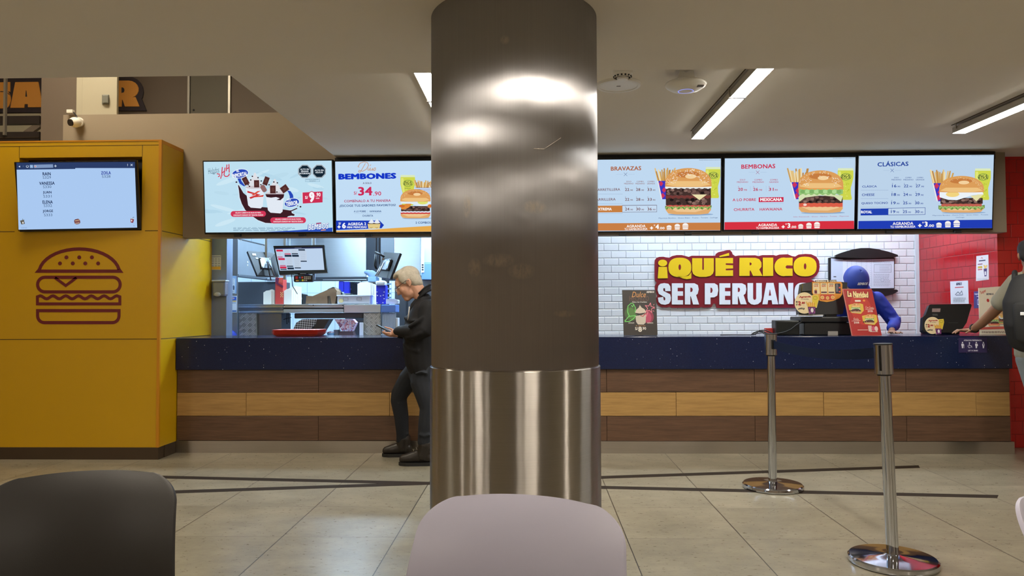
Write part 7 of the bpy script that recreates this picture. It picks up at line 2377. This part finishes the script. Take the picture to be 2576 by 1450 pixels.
class Head:
    def __init__(self, C, f, u, k=1.0):
        self.C, self.f, self.u, self.k = Vector(C), Vector(f).normalized(), Vector(u).normalized(), k
        self.u = (self.u - self.f * self.u.dot(self.f)).normalized()
        self.r = self.f.cross(self.u).normalized()      # the figure's right
        self.R = Matrix((self.f, self.u, self.r)).transposed()

    def p(self, a, b, c=0.0):
        return self.C + (self.f * a + self.u * b + self.r * c) * self.k

    def e(self, mb, c, rad, m, n=22, mm=14):
        mb.ell(self.p(*c), tuple(q * self.k for q in rad), m, n, mm, self.R)

    def skin(self, b, m, neck):
        e = lambda c, r_: self.e(b, c, r_, m)
        e((-.012, .03, 0), (.094, .084, .074))
        e((.034, -.036, 0), (.056, .08, .057)); e((.063, -.092, 0), (.03, .026, .032)); e((.03, -.07, 0), (.05, .04, .05)); e((.062, .03, 0), (.03, .04, .05))
        e((.076, .022, .028), (.014, .009, .024)); e((.076, .022, -.028), (.014, .009, .024))
        e((.058, -.024, .034), (.026, .028, .022)); e((.058, -.024, -.034), (.026, .028, .022))
        b.limb([(self.p(.084, .012), .008 * self.k), (self.p(.1, -.018), .0115 * self.k), (self.p(.104, -.032), .013 * self.k)], m)
        e((.092, -.034, .011), (.010, .009, .009)); e((.092, -.034, -.011), (.010, .009, .009))
        e((.082, -.06, 0), (.013, .0065, .025)); e((.08, -.072, 0), (.013, .007, .022))
        for s in (1, -1):
            e((-.012, -.005, s * .074), (.019, .03, .007)); e((-.02, -.002, s * .08), (.012, .022, .006)); e((-.004, -.028, s * .073), (.01, .011, .006))
        b.limb([(self.p(-.03, -.03), .058 * self.k), (self.p(-.035, -.075), .054 * self.k), (Vector(neck), .058)], m)

    def eyes(self, t):
        for s in (1, -1):
            b = MB(); self.e(b, (.0715, .003, s * .031), (.0115, .0075, .013), M_eyew, 14, 10); self.e(b, (.0815, .001, s * .031), (.0025, .0052, .0055), M_iris, 10, 8); b.build('eye', t)

    def hair(self, m, full=True):
        b = MB()
        e = lambda c, r_: self.e(b, c, r_, m)
        e((-.026, .042, 0), (.092, .083, .08)); e((-.05, .0, 0), (.058, .075, .078)); e((-.064, -.035, 0), (.036, .045, .058))
        if full:
            e((.018, .094, 0), (.056, .03, .066)); e((.05, .09, 0), (.028, .016, .052))
            for s in (1, -1):
                e((.0, .045, s * .062), (.045, .05, .02)); e((.018, .02, s * .068), (.014, .024, .009))
        return b


def finger(b, pts, r, m):
    b.limb([(p, r * (1 - .12 * i)) for i, p in enumerate(pts)], m, 10)


# ---- the grey haired man with the phone
def man_phone():
    Y0 = 6.2
    t = thing('person', vz(at(1045, 1100, Y0).x, Y0, 0), 'grey haired person with glasses in a black jacket looking at a phone', 'person')
    th = math.radians(32)
    hd = Head(at(1027, 713, Y0), (-math.cos(th), -0.06, -math.sin(th)), (-math.sin(th), 0, math.cos(th)), 1.10)
    neck = at(1064, 758, Y0)
    b = MB(); m = M_skin
    hd.skin(b, m, neck)
    # torso and limbs under the clothes
    AX, AY = Vector((1, 0, 0)), Vector((0, 1, 0))
    tor = [(at(1062, 925, Y0), .105, .155), (at(1057, 890, Y0), .105, .15), (at(1059, 830, Y0), .115, .17), (at(1066, 785, Y0), .09, .165), (at(1066, 765, Y0), .06, .08)]
    b.loft([(c, AX * a_, AY * d_) for c, a_, d_ in tor], m)
    La = [(at(1076, 778, 6.03), .055), (at(1068, 836, 5.98), .042), (at(1002, 834, 6.09), .03), (at(990, 838, 6.12), .026)]
    Ra = [(at(1070, 778, 6.36), .055), (at(1056, 840, 6.40), .042), (at(1004, 840, 6.27), .03), (at(992, 842, 6.24), .026)]
    b.limb(La, m); b.limb(Ra, m)
    Ll = [(at(1066, 925, 6.11), .085), (at(1064, 970, 6.08), .075), (at(1076, 1012, 6.05), .055), (at(1072, 1060, 6.04), .046), (at(1070, 1120, 6.04), .036)]
    Rl = [(at(1056, 920, 6.30), .085), (at(1026, 955, 6.32), .07), (at(1003, 1000, 6.35), .055), (at(1010, 1050, 6.37), .046), (at(1014, 1112, 6.40), .036)]
    b.limb(Ll, m); b.limb(Rl, m)
    b.limb([(at(1070, 1124, 6.04), .036), (vz(at(1048, 1160, 6.03).x, 6.03, .05), .018)], m); b.limb([(at(1014, 1116, 6.40), .036), (vz(at(998, 1135, 6.40).x, 6.40, .05), .018)], m)
    # hands closed on the phone
    hl = lambda x, y, d=0.0: at(x, y, 6.13 + d)
    b.loft([(hl(992, 839), vz(.0, .034, .004), vz(.006, 0, .016)), (hl(984, 841), vz(0, .04, .006), vz(.006, 0, .018)), (hl(977, 841), vz(0, .038, .006), vz(.005, 0, .015))], m)
    for k, (dx, dy, dz) in enumerate(((0, 0, -.036), (-1.5, 1.5, -.014), (0, 3.5, .008), (3, 6, .028))):
        finger(b, [hl(979 + dx, 838 + dy, dz), hl(970 + dx, 838 + dy, dz - .006), hl(965 + dx, 835 + dy * .8, dz), hl(968 + dx, 831.5 + dy * .5, dz + .012)], .0092 if k < 3 else .008, m)
    finger(b, [hl(990, 832, -.02), hl(983, 827.5, -.012), hl(974, 825, .004), hl(968, 822.5, .012)], .0095, m)
    hr = lambda x, y, d=0.0: at(x, y, 6.24 + d)
    b.loft([(hr(993, 843), vz(.0, .032, 0), vz(.006, 0, .016)), (hr(984, 844), vz(0, .038, 0), vz(.006, 0, .017)), (hr(976, 842), vz(0, .034, 0), vz(.005, 0, .013))], m)
    for k, dz in enumerate((.032, .011, -.01, -.03)):
        finger(b, [hr(979, 843, dz), hr(970, 841, dz), hr(964, 838, dz), hr(961, 834, dz)], .009 if k < 3 else .008, m)
    finger(b, [hr(990, 837, .015), hr(981, 833, .005), hr(973, 829.5, -.012)], .0095, m)
    body = b.fuse(0.0058, 3, m).build('body', t)
    hd.eyes(t)
    hd.hair(M_hair).fuse(0.006, 2, M_hair).build('hair', t)
    # spectacles
    g = MB(); M_gl = pm('pale_spectacle_frame', (206, 196, 186), rough=0.25, metal=0.5)
    for s in (1, -1):
        pts = [hd.p(.108 - .004 * abs(math.cos(a_)), .0 + .017 * math.sin(a_), s * .033 + .024 * math.cos(a_)) for a_ in [2 * math.pi * k / 18 for k in range(19)]]
        g.tube(pts, .0022, 6, M_gl)
        g.tube([hd.p(.104, .006, s * .057), hd.p(.08, .008, s * .074), hd.p(.0, .016, s * .084), hd.p(-.022, .004, s * .085)], .002, 6, pm('dark_temple', (48, 40, 36), rough=0.4))
    g.tube([hd.p(.109, .004, -.009), hd.p(.113, .008, 0), hd.p(.109, .004, .009)], .0022, 6, M_gl)
    gl = g.build('spectacles', t)
    # jacket
    b = MB(); m = M_jacket
    tor = [(at(1068, 938, Y0), .125, .20), (at(1062, 915, Y0), .14, .205), (at(1057, 880, Y0), .142, .20), (at(1056, 840, Y0), .138, .205), (at(1060, 800, Y0), .13, .215), (at(1069, 772, Y0), .10, .19), (at(1068, 756, Y0), .07, .10)]
    b.loft([(c, AX * a_, AY * d_) for c, a_, d_ in tor], m)
    b.limb([(at(1078, 776, 6.03), .082), (at(1076, 806, 6.0), .078), (at(1066, 832, 5.97), .072), (at(1050, 838, 5.98), .066), (at(1022, 835, 6.04), .056), (at(1003, 833, 6.085), .042), (at(998, 834, 6.09), .034)], m)
    b.limb([(at(1072, 776, 6.37), .08), (at(1068, 812, 6.41), .074), (at(1058, 838, 6.41), .068), (at(1030, 838, 6.34), .056), (at(1006, 840, 6.27), .043)], m)
    # fold ridges
    for pts in ([(1030, 822, 5.93), (1046, 812, 5.92), (1062, 800, 5.93)], [(1024, 850, 5.99), (1042, 848, 5.93), (1060, 838, 5.91)], [(1040, 868, 6.02), (1052, 850, 5.99), (1066, 846, 5.97)], [(1018, 868, 6.08), (1032, 880, 6.03), (1050, 884, 6.0)], [(1020, 800, 6.1), (1032, 808, 6.02), (1046, 808, 5.96)]):
        b.limb([(at(*p), .016) for p in pts], m)
    j = b.fuse(0.009, 4, m).build('jacket', t)
    b = MB()
    ring0 = [(1046, 752, -.0), (1056, 742, -.07), (1070, 728, -.085), (1080, 722, -.05), (1084, 722, .0), (1080, 722, .05), (1070, 728, .085), (1056, 742, .07), (1046, 752, 0)]
    vs_ = []
    for dy_, k_ in ((-5, .94), (-1, 1.0), (4, 1.03), (9, 1.04)):
        vs_ += [at(x, y + dy_, Y0 + d * k_) for x, y, d in ring0[:-1]]
    b.add(vs_, [(r_ * 8 + j_, r_ * 8 + (j_ + 1) % 8, r_ * 8 + 8 + (j_ + 1) % 8, r_ * 8 + 8 + j_) for r_ in range(3) for j_ in range(8)], M_jacket, True)
    b.tube([at(x, y - 5, Y0 + d * .94) for x, y, d in ring0], .008, 8, M_jacket)
    b.tube([at(x, y + 8, Y0 + d * 1.03) for x, y, d in ring0], .012, 8, M_jacket)
    b.limb([(at(1048, 757, Y0 - .03), .02), (at(1038, 768, Y0 - .06), .018), (at(1032, 784, Y0 - .07), .012)], M_jacket)
    b.build('collar', t)
    b = MB(); b.tube([at(1030, 772, Y0 - .165), at(1028, 790, Y0 - .172), at(1026, 806, Y0 - .17)], .005, 6, pm('lanyard_pen', (196, 190, 184), rough=0.4)); b.build('pocket_pen', t)
    # trousers
    b = MB(); m = M_jeans
    b.loft([(at(1066, 950, Y0), AX * .12, AY * .175), (at(1063, 925, Y0), AX * .125, AY * .175), (at(1058, 892, Y0), AX * .118, AY * .165)], m)
    b.limb([(at(1066, 932, 6.11), .105), (at(1062, 965, 6.09), .098), (at(1072, 1005, 6.06), .078), (at(1076, 1030, 6.05), .066), (at(1071, 1070, 6.04), .062), (at(1068, 1105, 6.04), .056), (at(1068, 1114, 6.04), .058)], m)
    b.limb([(at(1052, 930, 6.30), .10), (at(1028, 955, 6.32), .088), (at(1005, 992, 6.35), .074), (at(1003, 1008, 6.36), .07), (at(1010, 1050, 6.37), .062), (at(1013, 1096, 6.39), .053), (at(1013, 1107, 6.40), .056)], m)
    for pts in ([(1056, 1094, 5.99), (1068, 1098, 5.985), (1080, 1094, 5.99)], [(1000, 1092, 6.36), (1012, 1096, 6.345), (1026, 1092, 6.36)], [(992, 1010, 6.31), (1004, 1016, 6.295), (1016, 1010, 6.32)], [(1046, 940, 5.99), (1060, 936, 5.985), (1074, 940, 6.0)]):
        b.limb([(at(*p), .01) for p in pts], m)
    b.fuse(0.009, 3, m).build('trousers', t)
    b = MB(); b.loft([(at(1058, 889, Y0), AX * .122, AY * .17), (at(1058, 894, Y0), AX * .123, AY * .171)], M_black, 28, False); b.build('belt', t)
    # boots
    for (px0, px1, Y, ax, ay) in ((1004, 1087, 6.04, 1070, 1120), (962, 1036, 6.40, 1016, 1110)):
        x0, x1 = flo(px0, 1160).x * 0 + at(px0, 1160, Y).x, at(px1, 1160, Y).x
        Ln = x1 - x0
        b = MB(); m = M_boot
        b.loft([(vz(x0 + .03, Y, .052), vz(0, .037, 0), vz(0, 0, .034)), (vz(x0 + .07, Y, .058), vz(0, .048, 0), vz(0, 0, .042)), (vz(x0 + .13, Y, .07), vz(0, .045, 0), vz(0, 0, .05)), (vz(x1 - .085, Y, .085), vz(0, .042, 0), vz(0, 0, .068)), (vz(x1 - .03, Y, .07), vz(0, .036, 0), vz(0, 0, .05))], m)
        q = at(ax, ay, Y)
        b.limb([(vz(x1 - .075, Y, .08), .056), (vz((x1 - .075 + q.x) / 2, Y, .12), .056), (vz(q.x, Y, max(q.z, .155)), .06)], m)
        bt = b.fuse(0.006, 2, m).build('boot', t)
        b = MB()
        out = [(x0 - .004, 0), (x0 + .012, -.03), (x0 + .06, -.05), (x0 + .14, -.045), (x1 - .06, -.04), (x1 - .015, -.034), (x1 - .002, 0), (x1 - .015, .034), (x1 - .06, .04), (x0 + .14, .045), (x0 + .06, .05), (x0 + .012, .03)]
        b.prism([vz(x, Y + d, .001) for x, d in out], vz(0, 0, .026), M_sole); b.build('sole', bt)
        b = MB()
        for k in range(4):
            x = x0 + .125 + k * .026
            b.tube([vz(x, Y - .032, .118 + k * .012), vz(x - .012, Y, .128 + k * .014), vz(x, Y + .032, .118 + k * .012)], .0035, 6, pm('boot_lace', (90, 80, 66), rough=0.7))
        b.build('lace', bt)
    # phone, held but a thing of its own
    A, B = at(948, 818, 6.17), at(986, 838.5, 6.17)
    d = (B - A); ln = d.length; d.normalize()
    up_ = Vector((-d.z, 0, d.x)); up_ = up_ if up_.z > 0 else -up_
    ph = thing('mobile_phone', (A + B) / 2, 'dark mobile phone held by the grey haired person', 'phone')
    b = MB(); b.obox((A + B) / 2, d * ln / 2, Vector((0, .036, 0)), up_ * .0048, M_blackg, .003); b.build('body', ph)
    b = MB(); b.obox((A + B) / 2 + up_ * .0051, d * (ln / 2 - .006), Vector((0, .033, 0)), up_ * .0004, pm('phone_glass', (20, 26, 36), rough=0.08)); b.build('screen', ph)


man_phone()


# ---- cashier in blue bending over the till
def cashier():
    Y0 = 7.42
    x = lambda px, Y=Y0: at(px, 800, Y).x
    t = thing('person', vz(x(2160), Y0, 0), 'person in a blue uniform and blue cap bending forward behind the red menu board', 'person')
    th = math.radians(52)
    hd = Head(at(2152, 712, 7.22), (0.02, -math.cos(th), -math.sin(th)), (0, -math.sin(th), math.cos(th)), 1.14)
    neck = vz(x(2156), 7.34, 1.44)
    b = MB(); m = M_skin2
    hd.skin(b, m, neck)
    AX, AY = Vector((1, 0, 0)), Vector((0, .8, -.3)).normalized()
    tor = [(vz(x(2160), 7.52, .86), .15, .10), (vz(x(2160), 7.5, 1.0), .145, .10), (vz(x(2160), 7.44, 1.2), .17, .11), (vz(x(2158), 7.38, 1.37), .16, .09), (vz(x(2157), 7.36, 1.43), .07, .06)]
    b.loft([(c, AX * a_, AY * d_) for c, a_, d_ in tor], m)
    La = [(at(2208, 752, 7.36), .055), (at(2253, 812, 7.33), .042), (vz(at(2246, 835, 7.2).x, 7.18, 1.07), .03), (vz(at(2238, 840, 7.05).x, 7.02, 1.04), .026)]
    Ra = [(at(2106, 752, 7.36), .055), (at(2090, 805, 7.33), .042), (vz(x(2096, 7.3), 7.29, 1.1), .03), (vz(x(2106, 7.24), 7.24, 1.07), .026)]
    for A in (La, Ra):
        b.limb(A, m)
        w = A[-1][0]
        b.loft([(w, vz(.03, 0, 0), vz(0, 0, .013)), (w + vz(0, -.04, -.006), vz(.04, 0, 0), vz(0, 0, .013)), (w + vz(0, -.08, -.01), vz(.038, 0, 0), vz(0, 0, .011))], m)
        for k in range(4):
            o = -.03 + k * .02
            finger(b, [w + vz(o, -.08, -.009), w + vz(o * 1.15, -.11 - .006 * (k in (1, 2)), -.006), w + vz(o * 1.2, -.14, -.016)], .0088, m)
        sgn = -1 if A is La else 1
        finger(b, [w + vz(sgn * .03, -.03, -.004), w + vz(sgn * .055, -.06, -.008), w + vz(sgn * .06, -.085, -.014)], .0095, m)
    for s in (-1, 1):
        b.limb([(vz(x(2160) + s * .085, 7.52, .84), .08), (vz(x(2160) + s * .09, 7.5, .45), .055), (vz(x(2160) + s * .09, 7.53, .09), .038)], m)
        b.limb([(vz(x(2160) + s * .09, 7.54, .06), .035), (vz(x(2160) + s * .1, 7.42, .04), .03)], m)
    b.fuse(0.0065, 3, m).build('body', t)
    hd.eyes(t)
    hd.hair(M_hairb, False).fuse(0.008, 2, M_hairb).build('hair', t)
    # cap
    b = MB(); m = M_cap
    k = hd.k
    vs, fs = [], []
    nr, na = 10, 32
    for i in range(nr + 1):
        a_ = math.radians(100) * i / nr
        for j in range(na):
            c_ = 2 * math.pi * j / na
            vs.append(hd.p(-.012 + .116 * math.sin(a_) * math.cos(c_), .028 + .112 * math.cos(a_), .094 * math.sin(a_) * math.sin(c_)))
    for i in range(nr):
        for j in range(na):
            fs.append((i * na + j, (i + 1) * na + j, (i + 1) * na + (j + 1) % na, i * na + (j + 1) % na))
    b.add(vs, fs, m, True)
    b.ell(hd.p(-.012, .142, 0), (.008, .008, .008), m, 10, 6)
    cp = b.build('cap', t)
    md = cp.modifiers.new('thickness', 'SOLIDIFY'); md.thickness = 0.004
    b = MB(); vs = []
    for i in range(9):
        f = i / 8
        for j in range(13):
            u = -1 + 2 * j / 12
            vs.append(hd.p(.07 + .03 * (1 - abs(u) ** 2) + f * .075 * (1 - .45 * u * u), .018 - .012 * f - .02 * u * u, u * .082 * (1 - .12 * f)))
    b.add(vs, [(i * 13 + j, i * 13 + j + 1, (i + 1) * 13 + j + 1, (i + 1) * 13 + j) for i in range(8) for j in range(12)], m, True)
    br = b.build('brim', cp); md = br.modifiers.new('thickness', 'SOLIDIFY'); md.thickness = 0.004
    # printed word on the cap front
    c_ = hd.p(.098, .062, 0)
    nrm = (hd.f * .9 + hd.u * .45).normalized()
    V_ = (hd.u - nrm * hd.u.dot(nrm)).normalized()
    lp = Plane(hd.p(.085, .082, 0) + nrm * .013, V_.cross(nrm), V_)
    vs, fs = text2d('BEMBOS', .05, .25)
    w_ = max(p[0] for p in vs); lb = MB()
    lb.add([lp.pt((p[0] - w_ / 2) * .095 / w_, (p[1]) * .034, .001 + (p[2] if len(p) > 2 else 0)) for p in vs], fs, M_paper); lb.build('cap_print', cp)
    # jacket
    b = MB(); m = M_blue
    tor = [(vz(x(2160), 7.53, .80), .185, .125), (vz(x(2160), 7.5, 1.0), .18, .125), (vz(x(2160), 7.45, 1.2), .2, .135), (vz(x(2158), 7.39, 1.36), .19, .11), (vz(x(2157), 7.36, 1.43), .10, .085)]
    b.loft([(c, AX * a_, AY * d_) for c, a_, d_ in tor], m)
    b.limb([(at(2204, 752, 7.37), .078), (at(2232, 786, 7.35), .07), (at(2250, 812, 7.32), .066), (vz(at(2249, 832, 7.24).x, 7.24, 1.09), .056), (vz(at(2243, 838, 7.1).x, 7.1, 1.065), .045)], m)
    b.limb([(at(2110, 752, 7.37), .078), (at(2096, 786, 7.35), .07), (at(2092, 806, 7.33), .062), (vz(x(2098, 7.28), 7.28, 1.1), .045)], m)
    for pts in ([(2228, 780, 7.29), (2240, 790, 7.28), (2252, 786, 7.30)], [(2236, 802, 7.27), (2250, 806, 7.255), (2264, 800, 7.28)], [(2214, 764, 7.30), (2226, 772, 7.29), (2236, 768, 7.31)]):
        b.limb([(at(*p), .014) for p in pts], m)
    b.fuse(0.011, 4, m).build('jacket', t)
    b = MB(); m = M_jeans
    for s in (-1, 1):
        b.limb([(vz(x(2160) + s * .08, 7.52, .83), .105), (vz(x(2160) + s * .09, 7.5, .45), .075), (vz(x(2160) + s * .09, 7.53, .09), .062)], m)
    b.fuse(0.014, 2, m).build('trousers', t)
    for s in (-1, 1):
        b = MB(); b.loft([(vz(x(2160) + s * .09, 7.57, .045), vz(.04, 0, 0), vz(0, 0, .042)), (vz(x(2160) + s * .095, 7.47, .042), vz(.045, 0, 0), vz(0, 0, .04)), (vz(x(2160) + s * .1, 7.38, .032), vz(.04, 0, 0), vz(0, 0, .03))], M_black); b.build('shoe', t)


cashier()


# ---- customer with a backpack at the right edge
def customer():
    Y0 = 5.95
    X0 = at(2602, 800, Y0).x
    yaw = math.radians(-36)
    fx, rx = vz(-math.sin(yaw), math.cos(yaw), 0), vz(math.cos(yaw), math.sin(yaw), 0)
    q0 = lambda a_, d_, z_: vz(X0, Y0, 0) + rx * a_ + fx * d_ + vz(0, 0, z_)
    t = thing('person', q0( .1, 0, 0), 'person in a beige shirt wearing a backpack, one hand on the counter', 'person')
    hd = Head(vz(at(2597, 640, Y0).x, Y0 + .02, at(2590, 642, Y0).z), (.45, .9, -.1), (0, .1, 1), 1.05)
    neck = q0(-.02, -.02, 1.49)
    b = MB(); m = M_skin2
    hd.skin(b, m, neck)
    AX, AY = rx, fx
    tor = [(q0( .03, 0, .92), .15, .105), (q0( .02, 0, 1.08), .14, .10), (q0( .0, 0, 1.28), .165, .11), (q0(-.01, 0, 1.42), .16, .085), (q0(-.02, 0, 1.5), .07, .06)]
    b.loft([(c, AX * a_, AY * d_) for c, a_, d_ in tor], m)
    La = [(at(2560, 712, 6.0), .058), (at(2530, 752, 6.12), .05), (at(2496, 788, 6.3), .043), (at(2468, 815, 6.45), .038), (vz(at(2442, 838, 6.6).x, 6.58, ZC + .05), .027)]
    b.limb(La, m)
    w = La[-1][0]
    # hand laid over the counter edge
    dx = vz(-1, .12, -.06).normalized(); dy = vz(.12, 1, 0).normalized()
    b.loft([(w, dy * .028, vz(0, 0, .018)), (w + dx * .04, dy * .038, vz(0, 0, .017)), (w + dx * .085, dy * .04, vz(0, 0, .014))], m)
    for k in range(4):
        o = -.034 + k * .0225
        ln = (.85, 1.0, .95, .75)[k]
        p0 = w + dx * .08 + dy * o
        finger(b, [p0, p0 + dx * .035 * ln + vz(0, 0, .006), p0 + dx * .062 * ln + vz(0, 0, -.006), p0 + dx * .082 * ln + vz(0, 0, -.022)], .0092, m)
    finger(b, [w + dx * .02 - dy * .03, w + dx * .05 - dy * .06 + vz(0, 0, -.008), w + dx * .08 - dy * .07 + vz(0, 0, -.02)], .0098, m)
    Ra = [(q0( .2, .02, 1.42), .056), (q0( .26, .05, 1.16), .044), (q0( .2, .25, 1.02), .03), (q0( .14, .32, 1.03), .026)]
    b.limb(Ra, m)
    w2 = Ra[-1][0]
    b.loft([(w2, vz(0, 0, .03), vz(.013, 0, 0)), (w2 + vz(-.07, .03, 0), vz(0, 0, .038), vz(.012, 0.004, 0))], m)
    for k in range(4):
        o = .03 - k * .02
        finger(b, [w2 + vz(-.07, .03, o), w2 + vz(-.1, .05, o), w2 + vz(-.1, .08, o)], .009, m)
    finger(b, [w2 + vz(-.02, 0, .03), w2 + vz(-.05, .0, .055), w2 + vz(-.08, .01, .06)], .0095, m)
    for s in (-1, 1):
        b.limb([(q0( .04 + s * .085, 0, .9), .085), (q0( .13 + s * .09, -.02, .48), .056), (q0( .2 + s * .09, .02, .09), .038)], m)
        b.limb([(q0( .2 + s * .09, .02, .06), .035), (q0( .2 + s * .1, .14, .04), .03)], m)
    b.fuse(0.0062, 3, m).build('body', t)
    hd.eyes(t)
    hd.hair(M_hairb).fuse(0.007, 2, M_hairb).build('hair', t)
    b = MB(); m = M_tee
    tor = [(q0( .03, 0, .88), .17, .125), (q0( .02, 0, 1.08), .16, .12), (q0( .0, 0, 1.28), .17, .125), (q0(-.01, 0, 1.42), .17, .10), (q0(-.02, 0, 1.49), .08, .07)]
    b.loft([(c, AX * a_, AY * d_) for c, a_, d_ in tor], m)
    b.limb([(at(2562, 710, 6.0), .082), (at(2540, 736, 6.08), .08), (at(2523, 756, 6.14), .076), (at(2519, 760, 6.155), .078)], m)
    b.limb([(q0( .17, .01, 1.42), .08), (q0( .23, .03, 1.24), .074)], m)
    b.fuse(0.01, 4, m).build('shirt', t)
    b = MB(); m = pm('grey_trousers', (120, 124, 124), rough=0.75, var=0.06, bump=0.2, bscale=26)
    b.loft([(q0( .04, 0, .93), AX * .17, AY * .12), (q0( .06, 0, .82), AX * .18, AY * .125)], m)
    for s in (-1, 1):
        b.limb([(q0( .05 + s * .08, 0, .86), .105), (q0( .13 + s * .09, -.02, .48), .078), (q0( .2 + s * .09, .02, .09), .066)], m)
    b.fuse(0.011, 3, m).build('trousers', t)
    for s in (-1, 1):
        xx = .2 + s * .09
        b = MB(); b.loft([(q0(xx, -.03, .045), rx * .04, vz(0, 0, .042)), (q0(xx, .07, .045), rx * .046, vz(0, 0, .042)), (q0(xx, .18, .035), rx * .04, vz(0, 0, .032))], M_black); b.build('shoe', t)
    b = MB(); n_ = (La[-1][0] - La[-2][0]).normalized(); q = La[-1][0] - n_ * .035
    u_ = n_.orthogonal().normalized(); v_ = n_.cross(u_)
    b.tube([q + (u_ * math.cos(a_) + v_ * math.sin(a_)) * .036 for a_ in [2 * math.pi * k / 24 for k in range(25)]], .0065, 8, M_black); b.build('bracelet', t)
    # backpack
    bp_ = thing('backpack', q0( .02, -.2, .98), 'black backpack on the back of the customer at the right edge', 'backpack')
    b = MB(); m = pm('black_backpack', (26, 25, 25), rough=0.7, var=0.1, bump=0.25, bscale=40)
    b.loft([(q0( .03, -.245, .99), AX * .19, AY * .10), (q0( .03, -.265, 1.12), AX * .215, AY * .125), (q0( .02, -.255, 1.3), AX * .21, AY * .115), (q0( .01, -.225, 1.45), AX * .15, AY * .08)], m, 28)
    bb = b.fuse(0.012, 3, m).build('bag', bp_)
    b = MB()
    b.loft([(q0( .04, -.375, 1.02), AX * .15, AY * .05), (q0( .04, -.39, 1.27), AX * .155, AY * .04)], m, 24); b.build('front_pocket', bp_)
    for s in (-1, 1):
        b = MB()
        pts = [q0(-.01 + s * .1, -.2, 1.46), q0(-.01 + s * .105, -.08, 1.53), q0(-.01 + s * .115, .06, 1.51), q0(s * .115, .125, 1.38), q0(s * .11, .135, 1.2)]
        b.tube(pts, .02, 8, m); b.build('strap', bp_)
    b = MB(); q = at(2572, 787, Y0 - .42)
    b.obox(q0(-.035, -.432, at(2572, 790, Y0 - .4).z), rx * .03, fx * .004, vz(0, 0, .012), M_paper, .003); b.build('emblem', bp_)


customer()


# ---- someone in blue crouching behind the counter, far left
def croucher():
    Y0 = 7.69
    t = thing('person', vz(-3.3, Y0, 0), 'person in blue crouching behind the counter, only a shoulder showing', 'person')
    c = lambda px, py, Y=Y0: at(px, py, Y)
    hx = -3.31
    b = MB(); m = M_skin2
    b.limb([(vz(hx - .1, Y0, .42), .13), (vz(hx, Y0, .7), .13), (vz(hx + .06, Y0, .9), .12), (vz(hx + .1, Y0 - .02, .9), .06)], m)
    b.ell(vz(hx + .15, Y0 - .1, .78), (.085, .09, .1), m); b.limb([(vz(hx + .08, Y0 - .04, .88), .05), (vz(hx + .14, Y0 - .08, .82), .05)], m)
    for s in (-1, 1):
        b.limb([(vz(hx - .08, Y0 + s * .1, .4), .085), (vz(hx + .14, Y0 + s * .12, .42), .06), (vz(hx + .04, Y0 + s * .12, .08), .04)], m)
        b.limb([(vz(hx + .06, Y0 + s * .12, .05), .035), (vz(hx + .16, Y0 + s * .12, .04), .03)], m)
        b.limb([(vz(hx + .06, Y0 + s * .17, .9), .05), (vz(hx + .1, Y0 + s * .18, .66), .04), (vz(hx + .09, Y0 + s * .12, .58), .03)], m)
        w = vz(hx + .09, Y0 + s * .12, .58)
        b.loft([(w, vz(0, .03, 0), vz(0, 0, .014)), (w + vz(.07, 0, 0), vz(0, .036, 0), vz(0, 0, .012))], m)
        for k in range(4):
            finger(b, [w + vz(.07, -.03 + k * .02, 0), w + vz(.11, -.03 + k * .02, 0), w + vz(.13, -.03 + k * .02, -.02)], .009, m)
        finger(b, [w + vz(.02, -s * .03, 0), w + vz(.06, -s * .055, 0), w + vz(.08, -s * .05, -.01)], .0095, m)
    b.fuse(0.008, 3, m).build('body', t)
    b = MB(); m = M_blue
    b.limb([(vz(hx - .1, Y0, .42), .17), (vz(hx, Y0, .7), .17), (vz(hx + .09, Y0, .9), .16)], m)
    q = c(588, 842)
    b.limb([(vz(hx + .02, Y0, .90), .13), (vz(-3.155, Y0, at(590, 828, Y0).z - .085), .085)], m)
    for s in (-1, 1):
        b.limb([(vz(hx + .06, Y0 + s * .14, .9), .08), (vz(hx + .1, Y0 + s * .16, .66), .06), (vz(hx + .09, Y0 + s * .12, .6), .05)], m)
    b.fuse(0.012, 4, m).build('jacket', t)
    b = MB()
    for s in (-1, 1):
        b.limb([(vz(hx - .08, Y0 + s * .1, .4), .11), (vz(hx + .14, Y0 + s * .12, .42), .08), (vz(hx + .04, Y0 + s * .12, .1), .06)], M_jeans)
    b.fuse(0.013, 2, M_jeans).build('trousers', t)


croucher()
